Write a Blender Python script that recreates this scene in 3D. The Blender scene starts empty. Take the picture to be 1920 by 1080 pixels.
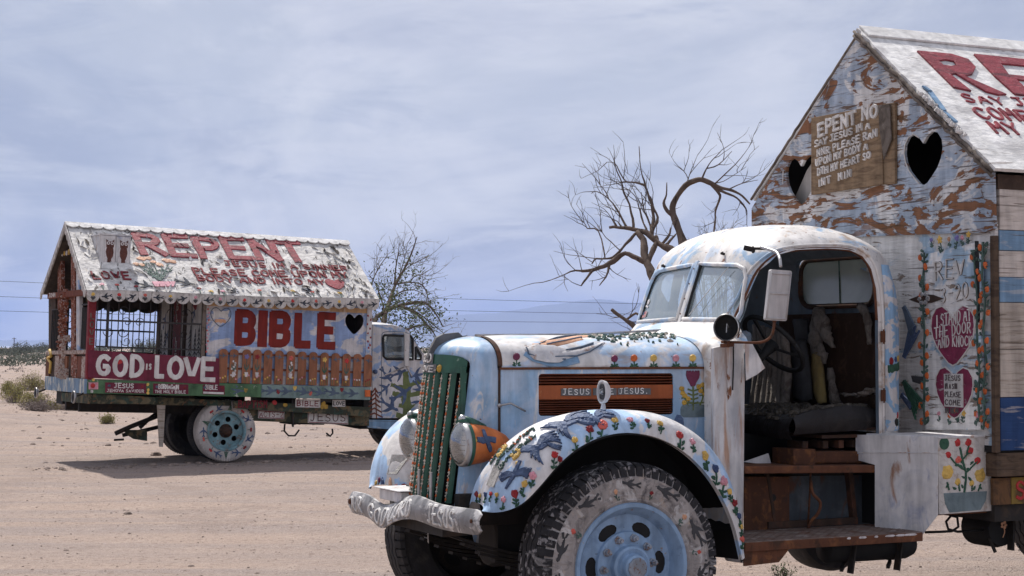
import bpy, bmesh, math, random
from mathutils import Vector, Matrix, noise
from mathutils.geometry import tessellate_polygon
R = math.radians
rnd = random.Random(7)
SC = bpy.context.scene
COL = SC.collection

# ------------------------------------------------------------------ camera
cam_d = bpy.data.cameras.new("camera"); cam = bpy.data.objects.new("camera", cam_d); COL.objects.link(cam)
cam.location = (0, 0, 1.77); cam.rotation_euler = (R(90 + 1.822), 0, 0)
cam_d.sensor_width = 36; cam_d.lens = 61.875; cam_d.clip_start = .1; cam_d.clip_end = 60000
SC.camera = cam

# ------------------------------------------------------------------ sun and sky
SUN = Vector((-.32, .66, 1.0)).normalized()          # towards the sun
sun_el = math.asin(SUN.z); sun_rot = math.atan2(SUN.x, SUN.y)
sd = bpy.data.lights.new("sun", 'SUN'); sd.energy = 5.0; sd.angle = R(.6); sd.color = (1, .955, .89)
so = bpy.data.objects.new("sun", sd); COL.objects.link(so); so.location = (-20, 40, 60)
so.rotation_euler = SUN.to_track_quat('Z', 'Y').to_euler()
wd = bpy.data.worlds.new("World"); SC.world = wd; wd.use_nodes = True
nt = wd.node_tree; nt.nodes.clear()
def N(t, **k):
    n = nt.nodes.new(t)
    for a, b in k.items(): setattr(n, a, b)
    return n
def Lk(a, b): nt.links.new(a, b)
sky = N('ShaderNodeTexSky', sky_type='NISHITA', sun_disc=False); sky.sun_elevation = sun_el; sky.sun_rotation = sun_rot
bg1 = N('ShaderNodeBackground'); bg1.inputs[1].default_value = .08; Lk(sky.outputs[0], bg1.inputs[0])
tc = N('ShaderNodeTexCoord'); sep = N('ShaderNodeSeparateXYZ'); Lk(tc.outputs['Generated'], sep.inputs[0])
def wnoise(scale, off, detail, rough=.5, dist=0):
    mp = N('ShaderNodeMapping'); mp.inputs['Scale'].default_value = scale; mp.inputs['Location'].default_value = off
    Lk(tc.outputs['Generated'], mp.inputs[0]); n = N('ShaderNodeTexNoise'); Lk(mp.outputs[0], n.inputs['Vector'])
    n.inputs['Scale'].default_value = 1; n.inputs['Detail'].default_value = detail; n.inputs['Roughness'].default_value = rough
    n.inputs['Distortion'].default_value = dist
    return n.outputs[0]
def wmap(v, a, b, c=0., d=1.):
    m = N('ShaderNodeMapRange', interpolation_type='SMOOTHSTEP'); Lk(v, m.inputs[0])
    for i, x in enumerate((a, b, c, d)): m.inputs[i + 1].default_value = x
    return m.outputs[0]
def wmix(f, a, b):
    m = N('ShaderNodeMix', data_type='RGBA')
    if isinstance(f, float): m.inputs[0].default_value = f
    else: Lk(f, m.inputs[0])
    for s, x in ((m.inputs[6], a), (m.inputs[7], b)):
        if isinstance(x, tuple): s.default_value = x + (1,)
        else: Lk(x, s)
    return m.outputs[2]
# thin overcast: lavender white above, blue grey layers, clearer blue low down
low = wmap(sep.outputs[2], .0, .035)
mid = wmap(sep.outputs[2], .03, .17)
c0 = wmix(low, (.37, .45, .66), (.40, .45, .60))
c1 = wmix(mid, c0, (.52, .555, .66))
big = wnoise((3.0, 3.0, 6.5), (1.7, .3, .45), 6, .55, .9)
c2 = wmix(wmap(big, .42, .62, 0, .95), c1, (.72, .73, .81))
grey = wnoise((2.4, 2.4, 9), (4.1, 2.0, .2), 7, .58, 1.0)
c3 = wmix(wmap(grey, .48, .68, 0, .75), c2, (.36, .40, .54))
puff = wnoise((9, 9, 42), (.4, 7.0, 1.1), 9, .62, .8)
pm = N('ShaderNodeMath', operation='MULTIPLY'); Lk(wmap(puff, .50, .64, 0, .7), pm.inputs[0]); Lk(wmap(sep.outputs[2], .20, .04, 0, 1), pm.inputs[1])
wisp = wnoise((5, 5, 17), (2.4, 1.0, 3.1), 10, .62, 1.4)
c3 = wmix(wmap(wisp, .48, .72, 0, .5), c3, (.74, .75, .81))
wisp2 = wnoise((7, 7, 30), (8.4, 5.0, 1.1), 9, .6, 1.0)
c3 = wmix(wmap(wisp2, .52, .70, 0, .45), c3, (.36, .41, .56))
c4 = wmix(pm.outputs[0], c3, (.70, .71, .79))
bg2 = N('ShaderNodeBackground'); bg2.inputs[1].default_value = 1.0; Lk(c4, bg2.inputs[0])
mx = N('ShaderNodeMixShader'); mx.inputs[0].default_value = .88; Lk(bg1.outputs[0], mx.inputs[1]); Lk(bg2.outputs[0], mx.inputs[2])
wo = N('ShaderNodeOutputWorld'); Lk(mx.outputs[0], wo.inputs[0])
SC.view_settings.view_transform = 'Standard'; SC.view_settings.look = 'None'
SC.view_settings.exposure = .10; SC.view_settings.gamma = 1; SC.view_settings.use_curve_mapping = False
SC.cycles.max_bounces = 6; SC.cycles.volume_bounces = 0; SC.cycles.transparent_max_bounces = 12

# ------------------------------------------------------------------ materials
def srgb(r, g, b):
    f = lambda c: (c / 12.92 if c <= .04045 else ((c + .055) / 1.055) ** 2.4)
    return (f(r / 255), f(g / 255), f(b / 255))
MATS = {}
def material(name, base, layers=(), rough=.75, metal=0., bump=None, var=.15, vs=6, spec=.3, coat=0):
    """base colour, then layers of (colour, scale xyz, lo, hi, detail, distortion[, strength]) each masked by its own noise"""
    if name in MATS: return MATS[name]
    m = bpy.data.materials.new(name); MATS[name] = m; m.use_nodes = True; t = m.node_tree; t.nodes.clear()
    def n(ty, **k):
        q = t.nodes.new(ty)
        for a, b in k.items(): setattr(q, a, b)
        return q
    l = t.links.new
    co = n('ShaderNodeTexCoord').outputs['Object']
    def nz(scale, off, detail, dist, rg=.6):
        mp = n('ShaderNodeMapping'); mp.inputs['Scale'].default_value = scale; mp.inputs['Location'].default_value = off; l(co, mp.inputs[0])
        q = n('ShaderNodeTexNoise'); q.inputs['Scale'].default_value = 1; q.inputs['Detail'].default_value = detail
        q.inputs['Distortion'].default_value = dist; q.inputs['Roughness'].default_value = rg; l(mp.outputs[0], q.inputs['Vector']); return q.outputs[0]
    seed = sum(ord(c) for c in name)
    # overall tone variation
    a = nz((vs,) * 3, (seed, 1, 2), 5, 0)
    mr = n('ShaderNodeMapRange'); mr.inputs[1].default_value = .3; mr.inputs[2].default_value = .7; mr.inputs[3].default_value = 1 - var; mr.inputs[4].default_value = 1 + var; l(a, mr.inputs[0])
    a2 = nz((13, 13, 1.5), (seed * .7, 4, 1), 6, .4); mr2 = n('ShaderNodeMapRange'); mr2.inputs[1].default_value = .38; mr2.inputs[2].default_value = .62; mr2.inputs[3].default_value = .80; mr2.inputs[4].default_value = 1.07; l(a2, mr2.inputs[0])
    mm_ = n('ShaderNodeMath', operation='MULTIPLY'); l(mr.outputs[0], mm_.inputs[0]); l(mr2.outputs[0], mm_.inputs[1])
    cur = None; masks = []
    bc = n('ShaderNodeRGB'); bc.outputs[0].default_value = (*base, 1); cur = bc.outputs[0]
    for i, ly in enumerate(layers):
        c, s, lo, hi, det, dist = ly[:6]; st = ly[6] if len(ly) > 6 else 1.
        if not hasattr(s, '__len__'): s = (s, s, s)
        q = nz(s, (seed * .37 + i * 11.3, i * 5.1, seed * .11), det, dist)
        r_ = n('ShaderNodeMapRange'); l(q, r_.inputs[0])
        for k, x in enumerate((lo, hi, 0, st)): r_.inputs[k + 1].default_value = x
        masks.append(r_.outputs[0])
        mi = n('ShaderNodeMix', data_type='RGBA'); l(r_.outputs[0], mi.inputs[0]); l(cur, mi.inputs[6]); mi.inputs[7].default_value = (*c, 1); cur = mi.outputs[2]
    mu = n('ShaderNodeVectorMath', operation='SCALE'); l(cur, mu.inputs[0]); l(mm_.outputs[0], mu.inputs['Scale'])
    b = n('ShaderNodeBsdfPrincipled'); l(mu.outputs[0], b.inputs['Base Color']); b.inputs['Roughness'].default_value = rough
    b.inputs['Metallic'].default_value = metal; b.inputs['Specular IOR Level'].default_value = spec
    if coat: b.inputs['Coat Weight'].default_value = coat
    if bump:
        bs, bst, bdist = bump[:3]
        if not hasattr(bs, '__len__'): bs = (bs, bs, bs)
        h = nz(bs, (3, 9, seed), 6, .3)
        if masks and len(bump) > 3:
            ad = n('ShaderNodeMath', operation='MULTIPLY_ADD'); l(masks[bump[3]], ad.inputs[0]); ad.inputs[1].default_value = bump[4]; l(h, ad.inputs[2]); h = ad.outputs[0]
        bp = n('ShaderNodeBump'); bp.inputs['Strength'].default_value = bst; bp.inputs['Distance'].default_value = bdist
        l(h, bp.inputs['Height']); l(bp.outputs[0], b.inputs['Normal'])
    o = n('ShaderNodeOutputMaterial'); l(b.outputs[0], o.inputs[0])
    return m
WHITE = (.66, .63, .61); BLUE = (.27, .42, .60); RUST = (.20, .075, .03); PALE = (.42, .52, .66); DKRUST = (.07, .03, .018)
TAN = (.50, .36, .27); WOODB = (.26, .135, .06); GREYW = (.20, .165, .13)
mt = material
mt('truck_blue', BLUE, [(PALE, (5, 5, 2.5), .46, .60, 8, .8, .9), (WHITE, (12, 12, 2.6), .56, .61, 9, .8, .85), (TAN, (10, 10, 4), .60, .68, 8, .5, .7), ((.18, .30, .50), (4, 4, 4), .58, .66, 7, .5, .6), (RUST, 23, .70, .73, 6, .3)], rough=.42, bump=(26, .25, .004), spec=.45)
mt('truck_white', (.66, .64, .63), [((.36, .50, .68), (2.2, 3, 2.6), .485, .56, 7, .9, .9), ((.42, .33, .28), (5, 5, 14), .56, .66, 8, .5, .6), (TAN, (5, 5, 3), .60, .72, 8, .5, .55), (RUST, (11, 11, 5), .66, .70, 8, .4, .8)], rough=.55, bump=(30, .35, .004), spec=.35)
mt('cab_paint', (.66, .63, .61), [(BLUE, (2.2, 2.6, 3.0), .57, .60, 8, .6, .9), (PALE, (7, 7, 7), .56, .64, 8, .5, .7), ((.45, .33, .25), (6, 6, 6), .57, .64, 10, .5, .8), ((.30, .28, .27), (22, 22, 22), .60, .66, 8, .4, .6), (RUST, (13, 13, 13), .64, .67, 9, .3, .9)], rough=.5, bump=(34, .35, .004), spec=.4)
mt('cowl_paint', (.62, .60, .60), [((.42, .43, .47), (4, 4, 2), .46, .60, 8, .8, .8), ((.40, .22, .13), (13, 13, 1.5), .52, .66, 8, .6, .85), (RUST, (20, 20, 5), .62, .67, 8, .3)], rough=.6, bump=(30, .4, .004))
mt('fender_paint', (.70, .68, .68), [((.38, .56, .80), (3.4, 3.4, 3.4), .52, .56, 4, .9, .9), ((.55, .66, .8), (8, 8, 8), .60, .68, 6, .5, .6)], rough=.45, bump=(38, .6, .006), spec=.4)
mt('fender_far', (.66, .63, .61), [((.38, .56, .80), (4, 4, 4), .55, .58, 4, .9, .9), ((.45, .30, .22), (6, 6, 6), .58, .66, 6, .8, .7)], rough=.55, bump=(30, .6, .006))
mt('inner_white', (.5, .47, .44), [((.25, .2, .17), 4, .55, .68, 7, .6, .7)], rough=.9)
mt('rust', (.12, .048, .026), [((.25, .10, .04), 12, .54, .68, 9, .5, .7), ((.05, .03, .02), 13, .56, .66, 8, .4, .8)], rough=.9, bump=(50, .5, .004))
mt('rust_dark', (.05, .03, .022), [((.12, .05, .03), 8, .5, .66, 8, .5, .8)], rough=.9, bump=(50, .5, .004))
mt('rust_panel', (.08, .034, .02), [((.21, .085, .03), 16, .52, .64, 9, .4, .7), ((.03, .02, .02), 6, .60, .70, 8, .5, .8)], rough=.9, bump=(60, .4, .003))
mt('louver', (.22, .06, .025), [((.10, .035, .02), (5, 5, 20), .5, .65, 6, .3, .8), ((.36, .15, .08), 30, .62, .68, 6, .3, .6)], rough=.6, bump=(50, .25, .002))
mt('louver_band', (.30, .075, .022), [((.42, .16, .07), 22, .62, .68, 6, .3, .6)], rough=.6, bump=(50, .25, .002))
mt('black', (.012, .012, .013), rough=.7)
mt('chassis', (.028, .024, .022), [((.07, .045, .03), 9, .55, .7, 6, .4, .7)], rough=.8, bump=(40, .4, .004))
mt('rubber', (.03, .029, .031), [((.09, .08, .075), 10, .5, .72, 8, .4, .7)], rough=.85, bump=(60, .5, .004))
mt('tyre_painted', (.026, .025, .028), [((.33, .31, .32), (14, 14, 14), .56, .60, 9, 1.0, .8), ((.45, .43, .43), (4, 4, 4), .58, .68, 10, 1.6, .7)], rough=.85, bump=(60, .8, .006))
mt('tyre_wall', (.33, .30, .29), [((.06, .055, .06), (11, 11, 11), .50, .66, 10, 1.0, .85), ((.50, .40, .33), (16, 16, 16), .58, .70, 8, .4, .7), ((.58, .56, .56), (9, 9, 9), .56, .62, 8, 1, .7)], rough=.85, bump=(45, 1., .008))
mt('wheel_blue', (.25, .37, .54), [((.15, .24, .38), 9, .55, .7, 8, .4, .7), ((.30, .20, .13), 16, .66, .69, 8, .3, .9), ((.04, .03, .03), 34, .68, .70, 6, .3)], rough=.5, bump=(40, .3, .003))
mt('lug', (.30, .33, .38), [((.22, .10, .05), 40, .52, .6, 6, .3, .8)], rough=.55, metal=.3)
mt('chrome', (.55, .54, .53), [((.22, .2, .18), 20, .52, .66, 8, .3, .7)], rough=.28, metal=.9, bump=(60, .1, .002))
mt('chrome_dull', (.45, .44, .44), [((.20, .10, .06), 24, .6, .68, 8, .3, .7)], rough=.42, metal=.75, bump=(60, .2, .002))
mt('bumper', (.25, .245, .25), [((.60, .58, .57), (5, 5, 9), .50, .57, 9, 1., .9), ((.12, .12, .125), (9, 9, 9), .58, .66, 8, .6, .8), ((.25, .14, .1), 20, .68, .72, 6, .3)], rough=.5, metal=.15, bump=(26, .8, .006))
mt('bumper_letter', (.70, .68, .66), [((.40, .39, .39), 14, .5, .66, 8, .6, .8)], rough=.5, bump=(50, .5, .004))
mt('green', (.020, .095, .060), [((.25, .35, .28), (24, 24, 24), .66, .70, 8, .5, .7), ((.012, .05, .035), 8, .5, .65, 5, .4, .7)], rough=.42, bump=(40, .3, .003), spec=.5)
mt('orange', (.60, .17, .045), [((.42, .11, .04), 9, .5, .68, 6, .4, .6), ((.7, .5, .4), 40, .69, .71, 6, .3, .5)], rough=.5, bump=(50, .35, .003))
mt('steel_white', (.62, .60, .60), [((.46, .46, .50), 5, .5, .66, 8, .6, .7), ((.22, .26, .40), (5, 5, 4), .56, .66, 10, 1.2, .6), ((.28, .12, .05), (7, 7, 3), .59, .66, 10, .6, .85)], rough=.55, bump=(30, .3, .003))
mt('plate_white', (.62, .58, .55), [((.34, .22, .15), (9, 9, 9), .57, .66, 8, .5, .7), ((.50, .47, .47), 20, .5, .66, 6, .3, .6)], rough=.6, bump=(60, .7, .004))
mt('step_plate', (.17, .12, .10), [((.34, .30, .28), 12, .5, .66, 8, .4, .7), ((.14, .055, .03), 7, .55, .66, 8, .4, .8)], rough=.85, bump=(90, .9, .005))
mt('plate_grey', (.13, .13, .135), rough=.75, bump=(60, .5, .003), var=.3)
mt('grey_dark', (.055, .055, .06), rough=.8, bump=(60, .4, .003), var=.3)
mt('recess_grey', (.045, .055, .068), [((.11, .12, .13), 4, .5, .68, 7, .6, .7), ((.09, .04, .025), (6, 6, 3), .55, .64, 8, .6, .9)], rough=.8, bump=(30, .3, .003))
mt('pillar_paint', (.27, .45, .66), [((.66, .63, .62), (6, 6, 9), .50, .53, 3, .6, .95), ((.45, .33, .25), (16, 16, 10), .62, .68, 8, .5, .8), ((.2, .34, .54), 9, .55, .66, 7, .5, .5)], rough=.5, bump=(34, .35, .004), spec=.4)
mt('scroll_ink', (.12, .10, .10), rough=.8)
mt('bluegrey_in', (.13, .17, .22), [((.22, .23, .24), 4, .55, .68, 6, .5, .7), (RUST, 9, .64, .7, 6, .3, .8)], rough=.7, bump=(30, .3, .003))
mt('cloth_grey', (.20, .175, .16), [((.10, .085, .075), (9, 9, 1.6), .5, .62, 6, .7, .8), ((.34, .31, .28), (14, 14, 2), .6, .7, 6, .5, .6)], rough=.95, bump=(40, .8, .01))
mt('batting', (.26, .225, .20), [((.13, .10, .085), 14, .50, .64, 8, .8, .8)], rough=1, bump=(55, 1., .02))
mt('foam', (.30, .22, .09), [((.16, .12, .07), 8, .5, .66, 6, .5, .6)], rough=1, bump=(60, .6, .008))
mt('vinyl', (.014, .012, .013), [((.04, .032, .03), (5, 5, 5), .55, .68, 7, .8, .7)], rough=.55, bump=(11, .7, .02))
mt('batt_dark', (.07, .06, .05), [((.20, .175, .15), 16, .56, .66, 8, .7, .8)], rough=1, bump=(40, 1., .02))
mt('cork_dark', (.045, .024, .016), [((.11, .06, .04), 12, .55, .68, 8, .6, .6)], rough=.95, bump=(40, .6, .006))
# weathered timber and plywood
mt('gable_ply', (.33, .39, .48), [((.47, .51, .57), (3.5, 3.5, 9), .45, .60, 8, 1.0, .8), ((.66, .64, .63), (1.6, 1.6, 2.6), .515, .545, 8, 1.2, .95), ((.23, .10, .045), (1.2, 1.2, 3.6), .530, .550, 10, 3.4, .97), ((.20, .09, .04), (2, 2, 14), .60, .63, 8, 1.5, .7), ((.13, .07, .035), (2.4, 2.4, 30), .58, .62, 6, 1.6, .9), ((.08, .07, .07), (2.5, 2.5, 75), .59, .63, 6, .6, .85)], rough=.9, bump=((4, 4, 60), .8, .010, 2, -.7))
mt('wall_ply', (.72, .70, .69), [((.28, .43, .58), (1.6, 1.6, 2.2), .52, .56, 7, .8, .85), ((.22, .16, .12), (2.6, 2.6, 9), .60, .625, 6, 1.8, .9), ((.14, .12, .11), (2.2, 2.2, 60), .615, .65, 6, .8, .8), ((.52, .51, .51), (6, 6, 14), .58, .64, 7, .6, .5)], rough=.85, bump=((5, 5, 50), .9, .012, 1, -.5))
mt('plank_white', (.56, .50, .46), [((.36, .30, .26), (3, 3, 40), .50, .66, 6, .6, .7), ((.12, .09, .07), (2, 2, 70), .62, .66, 5, .4, .8)], rough=.9, bump=((3, 3, 70), .7, .006))
mt('plank_blue', (.19, .31, .46), [((.42, .46, .52), (3, 3, 16), .56, .62, 7, .6, .8), ((.10, .09, .08), (2, 2, 70), .63, .67, 5, .4, .8)], rough=.85, bump=((3, 3, 70), .7, .006))
mt('plank_navy', (.020, .055, .16), [((.34, .32, .34), (2, 2, 14), .58, .62, 7, .6, .8)], rough=.8, bump=((3, 3, 70), .7, .006))
mt('plank_tan', (.44, .38, .33), [((.22, .17, .13), (3, 3, 50), .5, .66, 6, .6, .8), ((.10, .07, .05), (2, 2, 80), .62, .66, 5, .4, .8)], rough=.9, bump=((3, 3, 70), .7, .006))
mt('oldwood', (.25, .17, .105), [((.14, .09, .055), (5, 5, 26), .48, .62, 7, 1.2, .9), ((.38, .29, .2), (3, 3, 20), .60, .70, 6, .8, .6)], rough=.92, bump=((6, 6, 60), .8, .008))
mt('greywood', (.17, .14, .12), [((.08, .062, .05), (8, 8, 8), .48, .62, 7, 1.0, .9), ((.30, .26, .22), (12, 12, 12), .60, .70, 6, .8, .6)], rough=.92, bump=(40, .7, .006))
mt('darkwood', (.055, .035, .026), [((.11, .07, .05), 9, .5, .68, 7, .8, .8)], rough=.9, bump=(30, .6, .006))
mt('roof_white', (.74, .72, .70), [((.50, .48, .48), (4, 4, 9), .55, .64, 7, .6, .6), ((.30, .26, .24), (2.2, 2.2, 34), .62, .66, 7, .7, .8)], rough=.75, bump=((9, 14, 18), .9, .012))
mt('roof_peel', (.68, .65, .62), [((.42, .40, .39), (5, 5, 5), .53, .60, 7, .6, .6), ((.13, .11, .10), (13, 5, 5), .625, .645, 7, 1.0, .9)], rough=.8, bump=(16, 1., .02, 1, -1.))
mt('scallop', (.52, .49, .47), [((.26, .24, .22), 14, .50, .60, 8, .6, .7)], rough=.85, bump=(26, .8, .008))
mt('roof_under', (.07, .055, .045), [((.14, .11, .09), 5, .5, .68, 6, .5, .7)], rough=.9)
mt('maroon', (.20, .022, .03), [((.30, .06, .07), (12, 12, 12), .56, .66, 8, .6, .6), ((.07, .012, .015), 16, .6, .68, 8, .6, .7)], rough=.7, bump=(30, .9, .010))
mt('roof_red', (.28, .045, .06), [((.42, .20, .20), 16, .60, .66, 8, .6, .6), ((.09, .03, .035), (2, 2, 22), .53, .60, 9, .8, .75)], rough=.6, bump=(30, .9, .010))
mt('bible_red', (.19, .020, .014), [((.16, .02, .02), 7, .5, .68, 6, .5, .6)], rough=.8, bump=(30, .6, .006))
mt('sign_maroon', (.16, .022, .045), [((.09, .015, .03), 6, .5, .68, 6, .5, .6)], rough=.75, bump=(30, .5, .005))
mt('letter_white', (.66, .63, .61), [((.42, .40, .39), 18, .58, .68, 8, .5, .7)], rough=.7, bump=(40, .9, .008))
mt('house_blue', (.26, .35, .56), [((.58, .55, .55), (2.6, 2.6, 3.4), .50, .535, 6, .7, .95), ((.20, .17, .16), (3, 3, 40), .62, .66, 6, .6, .7), ((.20, .28, .47), 9, .56, .68, 6, .4, .6)], rough=.85, bump=((8, 8, 40), .8, .010))
mt('bed_wood', (.12, .08, .055), [((.06, .04, .03), (4, 4, 20), .5, .62, 7, 1, .9)], rough=.95, bump=((4, 4, 50), .7, .008))
mt('slat_yellow', (.26, .17, .04), [((.10, .05, .03), 7, .5, .62, 8, .6, .9)], rough=.8)
mt('slat_brown', (.16, .08, .035), [((.05, .03, .02), 7, .5, .62, 8, .6, .9)], rough=.8)
mt('fascia_tan', (.52, .33, .18), [((.6, .55, .5), 7, .54, .66, 6, .6, .8)], rough=.85, bump=(30, .5, .006))
mt('picket', (.29, .12, .065), [((.16, .07, .04), (9, 9, 3), .48, .66, 7, .8, .8), ((.17, .13, .10), (8, 8, 3), .66, .72, 6, .5, .8)], rough=.85, bump=((30, 30, 8), .6, .005))
mt('rail_red', (.16, .05, .03), rough=.85, bump=(30, .5, .005))
mt('deck_green', (.085, .17, .085), [((.045, .095, .05), 6, .5, .66, 6, .5, .8), ((.5, .5, .45), 14, .66, .69, 8, .4, .8)], rough=.8, bump=(30, .6, .006))
mt('deck_teal', (.20, .27, .26), [((.10, .16, .15), 6, .5, .66, 6, .5, .8), ((.4, .4, .38), 18, .66, .69, 8, .4, .6)], rough=.8, bump=(30, .6, .006))
mt('deck_end', (.17, .25, .35), [((.55, .54, .48), (9, 9, 3), .51, .57, 6, .9, .9), ((.10, .15, .10), 9, .6, .68, 6, .5, .7)], rough=.8, bump=(20, .8, .01))
mt('camo', (.045, .05, .035), [((.15, .12, .07), 5, .5, .56, 5, .8, .9), ((.20, .10, .05), 7, .6, .63, 5, .8, .9), ((.04, .075, .06), 6, .56, .6, 5, .7, .9)], rough=.85)
mt('crust_red', (.22, .065, .035), [((.52, .42, .38), 26, .54, .60, 7, .8, .9), ((.07, .03, .02), 14, .55, .63, 7, .6, .9)], rough=.85, bump=(34, 1., .02))
mt('crust_white', (.46, .38, .34), [((.20, .08, .05), 26, .50, .58, 7, .8, .9)], rough=.85, bump=(40, 1., .02))
mt('iron', (.035, .032, .032), [((.10, .05, .035), 20, .56, .66, 6, .4, .7)], rough=.7)
mt('tyre_white', (.50, .46, .44), [((.36, .32, .30), 9, .54, .68, 8, .5, .6), ((.06, .055, .05), 22, .66, .69, 8, .4, .8)], rough=.8, bump=(26, .7, .008))
mt('rim_teal', (.20, .33, .37), [((.22, .13, .09), 13, .53, .62, 9, .5, .85), ((.10, .20, .23), 7, .5, .64, 6, .5, .7)], rough=.6, bump=(40, .4, .004))
mt('cab2_paint', (.55, .53, .54), [((.24, .35, .56), (2.6, 2.6, 3.6), .55, .58, 5, .6, .9), ((.40, .38, .38), 6, .56, .68, 8, .5, .6), (RUST, 18, .68, .71, 8, .3, .8)], rough=.6, bump=(30, .4, .004))
mt('bird_blue', (.065, .10, .19), [((.11, .155, .26), (20, 20, 20), .52, .64, 7, .6, .8), ((.03, .05, .12), 14, .56, .66, 7, .5, .7)], rough=.6, bump=(50, .9, .006))
mt('bird_slate', (.10, .135, .19), [((.055, .075, .12), 10, .5, .66, 7, .5, .8)], rough=.75, bump=(40, .6, .005))
mt('bird_black', (.04, .045, .06), rough=.75, bump=(40, .6, .005), var=.3)
mt('leaf_paint', (.035, .105, .065), [((.02, .06, .045), 20, .5, .66, 6, .5, .8), ((.2, .28, .2), 50, .66, .7, 6, .4, .6)], rough=.6, bump=(60, .9, .006))
mt('vine_paint', (.085, .14, .12), [((.03, .06, .05), 24, .5, .6, 6, .5, .8)], rough=.6, bump=(60, .9, .006))
for k, c in dict(red=(.50, .035, .035), darkred=(.24, .015, .02), coral=(.62, .12, .09), yellow=(.68, .44, .11), pink=(.66, .30, .36), peach=(.66, .36, .22), orangef=(.60, .13, .03), navy=(.04, .07, .17), violet=(.20, .18, .42), plum=(.16, .025, .07), cream=(.55, .48, .40), whitef=(.66, .62, .62), gold=(.50, .30, .05), olive=(.12, .15, .05), dullgrey=(.42, .40, .37), tealg=(.12, .22, .20), brown=(.10, .03, .02)).items():
    mt('paint_' + k, c, [(tuple(x * .62 for x in c), 26, .52, .66, 7, .5, .7)], rough=.5, bump=(60, .9, .006), spec=.35)
mt('heart_plum', (.22, .03, .075), [((.5, .42, .44), (10, 10, 40), .62, .66, 7, .6, .8), ((.12, .015, .04), 9, .5, .68, 6, .5, .7)], rough=.6, bump=(40, .8, .008))
mt('planter', (.17, .22, .24), [((.11, .15, .17), 12, .5, .66, 6, .5, .7)], rough=.7, bump=(70, .6, .004))
mt('bark', (.12, .085, .068), [((.15, .11, .085), (14, 14, 3), .5, .64, 7, .7, .8), ((.03, .02, .018), (20, 20, 4), .58, .66, 7, .6, .8)], rough=.95, bump=((30, 30, 8), .9, .012))
mt('twig', (.12, .10, .095), rough=.95, var=.25)
mt('twig_grey', (.20, .185, .17), rough=.95, var=.25)
mt('leaf_green', (.085, .105, .045), rough=.8, var=.45, vs=2.5)
mt('leaf_dry', (.27, .24, .085), rough=.85, var=.4, vs=3)
mt('brush_grey', (.22, .18, .16), rough=.9, var=.35, vs=3)
mt('leaf_far', (.105, .115, .085), rough=.9, var=.35, vs=.05)
mt('stone', (.25, .195, .165), rough=.95, var=.4, vs=9)
mt('wire', (.03, .035, .05), rough=.7)
mt('insul', (.4, .4, .4), rough=.5)
mt('mirror_plastic', (.50, .48, .48), [((.36, .33, .33), (5, 5, 1.5), .5, .66, 6, .5, .6)], rough=.5)
mt('seal', (.02, .02, .02), rough=.6)

def glass(name, tint, mixf, rough=.06, trans=.5, dust_sheen=(.3, .36, .38)):
    m = bpy.data.materials.new(name); MATS[name] = m; m.use_nodes = True; t = m.node_tree; t.nodes.clear(); l = t.links.new
    def n(ty): return t.nodes.new(ty)
    tr = n('ShaderNodeBsdfTransparent'); tr.inputs[0].default_value = (*tint, 1)
    df = n('ShaderNodeBsdfDiffuse'); df.inputs[0].default_value = (*dust_sheen, 1)
    gl = n('ShaderNodeBsdfGlossy'); gl.inputs['Roughness'].default_value = rough; gl.inputs[0].default_value = (.9, .93, .95, 1)
    nz = n('ShaderNodeTexNoise'); nz.inputs['Scale'].default_value = 3; nz.inputs['Detail'].default_value = 8; nz.inputs['Distortion'].default_value = 1.2
    co = n('ShaderNodeTexCoord'); l(co.outputs['Object'], nz.inputs['Vector'])
    mr = n('ShaderNodeMapRange'); l(nz.outputs[0], mr.inputs[0])
    for i, x in enumerate((.3, .7, mixf - .10, mixf + .10)): mr.inputs[i + 1].default_value = x
    if name == 'glass_rear':
        tl = n('ShaderNodeBsdfTranslucent'); tl.inputs[0].default_value = (*dust_sheen, 1); ms = n('ShaderNodeMixShader'); ms.inputs[0].default_value = .6; l(df.outputs[0], ms.inputs[1]); l(tl.outputs[0], ms.inputs[2]); df = ms
    a = n('ShaderNodeMixShader'); l(mr.outputs[0], a.inputs[0]); l(tr.outputs[0], a.inputs[1]); l(df.outputs[0], a.inputs[2])
    fr = n('ShaderNodeFresnel'); fr.inputs[0].default_value = 1.5
    ad = n('ShaderNodeMath'); ad.operation = 'ADD'; l(fr.outputs[0], ad.inputs[0]); ad.inputs[1].default_value = trans
    b = n('ShaderNodeMixShader'); l(ad.outputs[0], b.inputs[0]); l(a.outputs[0], b.inputs[1]); l(gl.outputs[0], b.inputs[2])
    o = n('ShaderNodeOutputMaterial'); l(b.outputs[0], o.inputs[0]); return m
glass('glass_dust_sheen', (.72, .82, .86), .46, .05, .24, (.36, .44, .46))  # windscreen: teal film is dust plus sky reflection put into the diffuse colour
glass('glass_clear', (.9, .93, .93), .10, .03, .02)
glass('glass_rear', (.6, .7, .68), .86, .2, .04, (.62, .68, .64))
glass('lens', (.95, .95, .95), .10, .05, .12, (.7, .7, .7))

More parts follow.
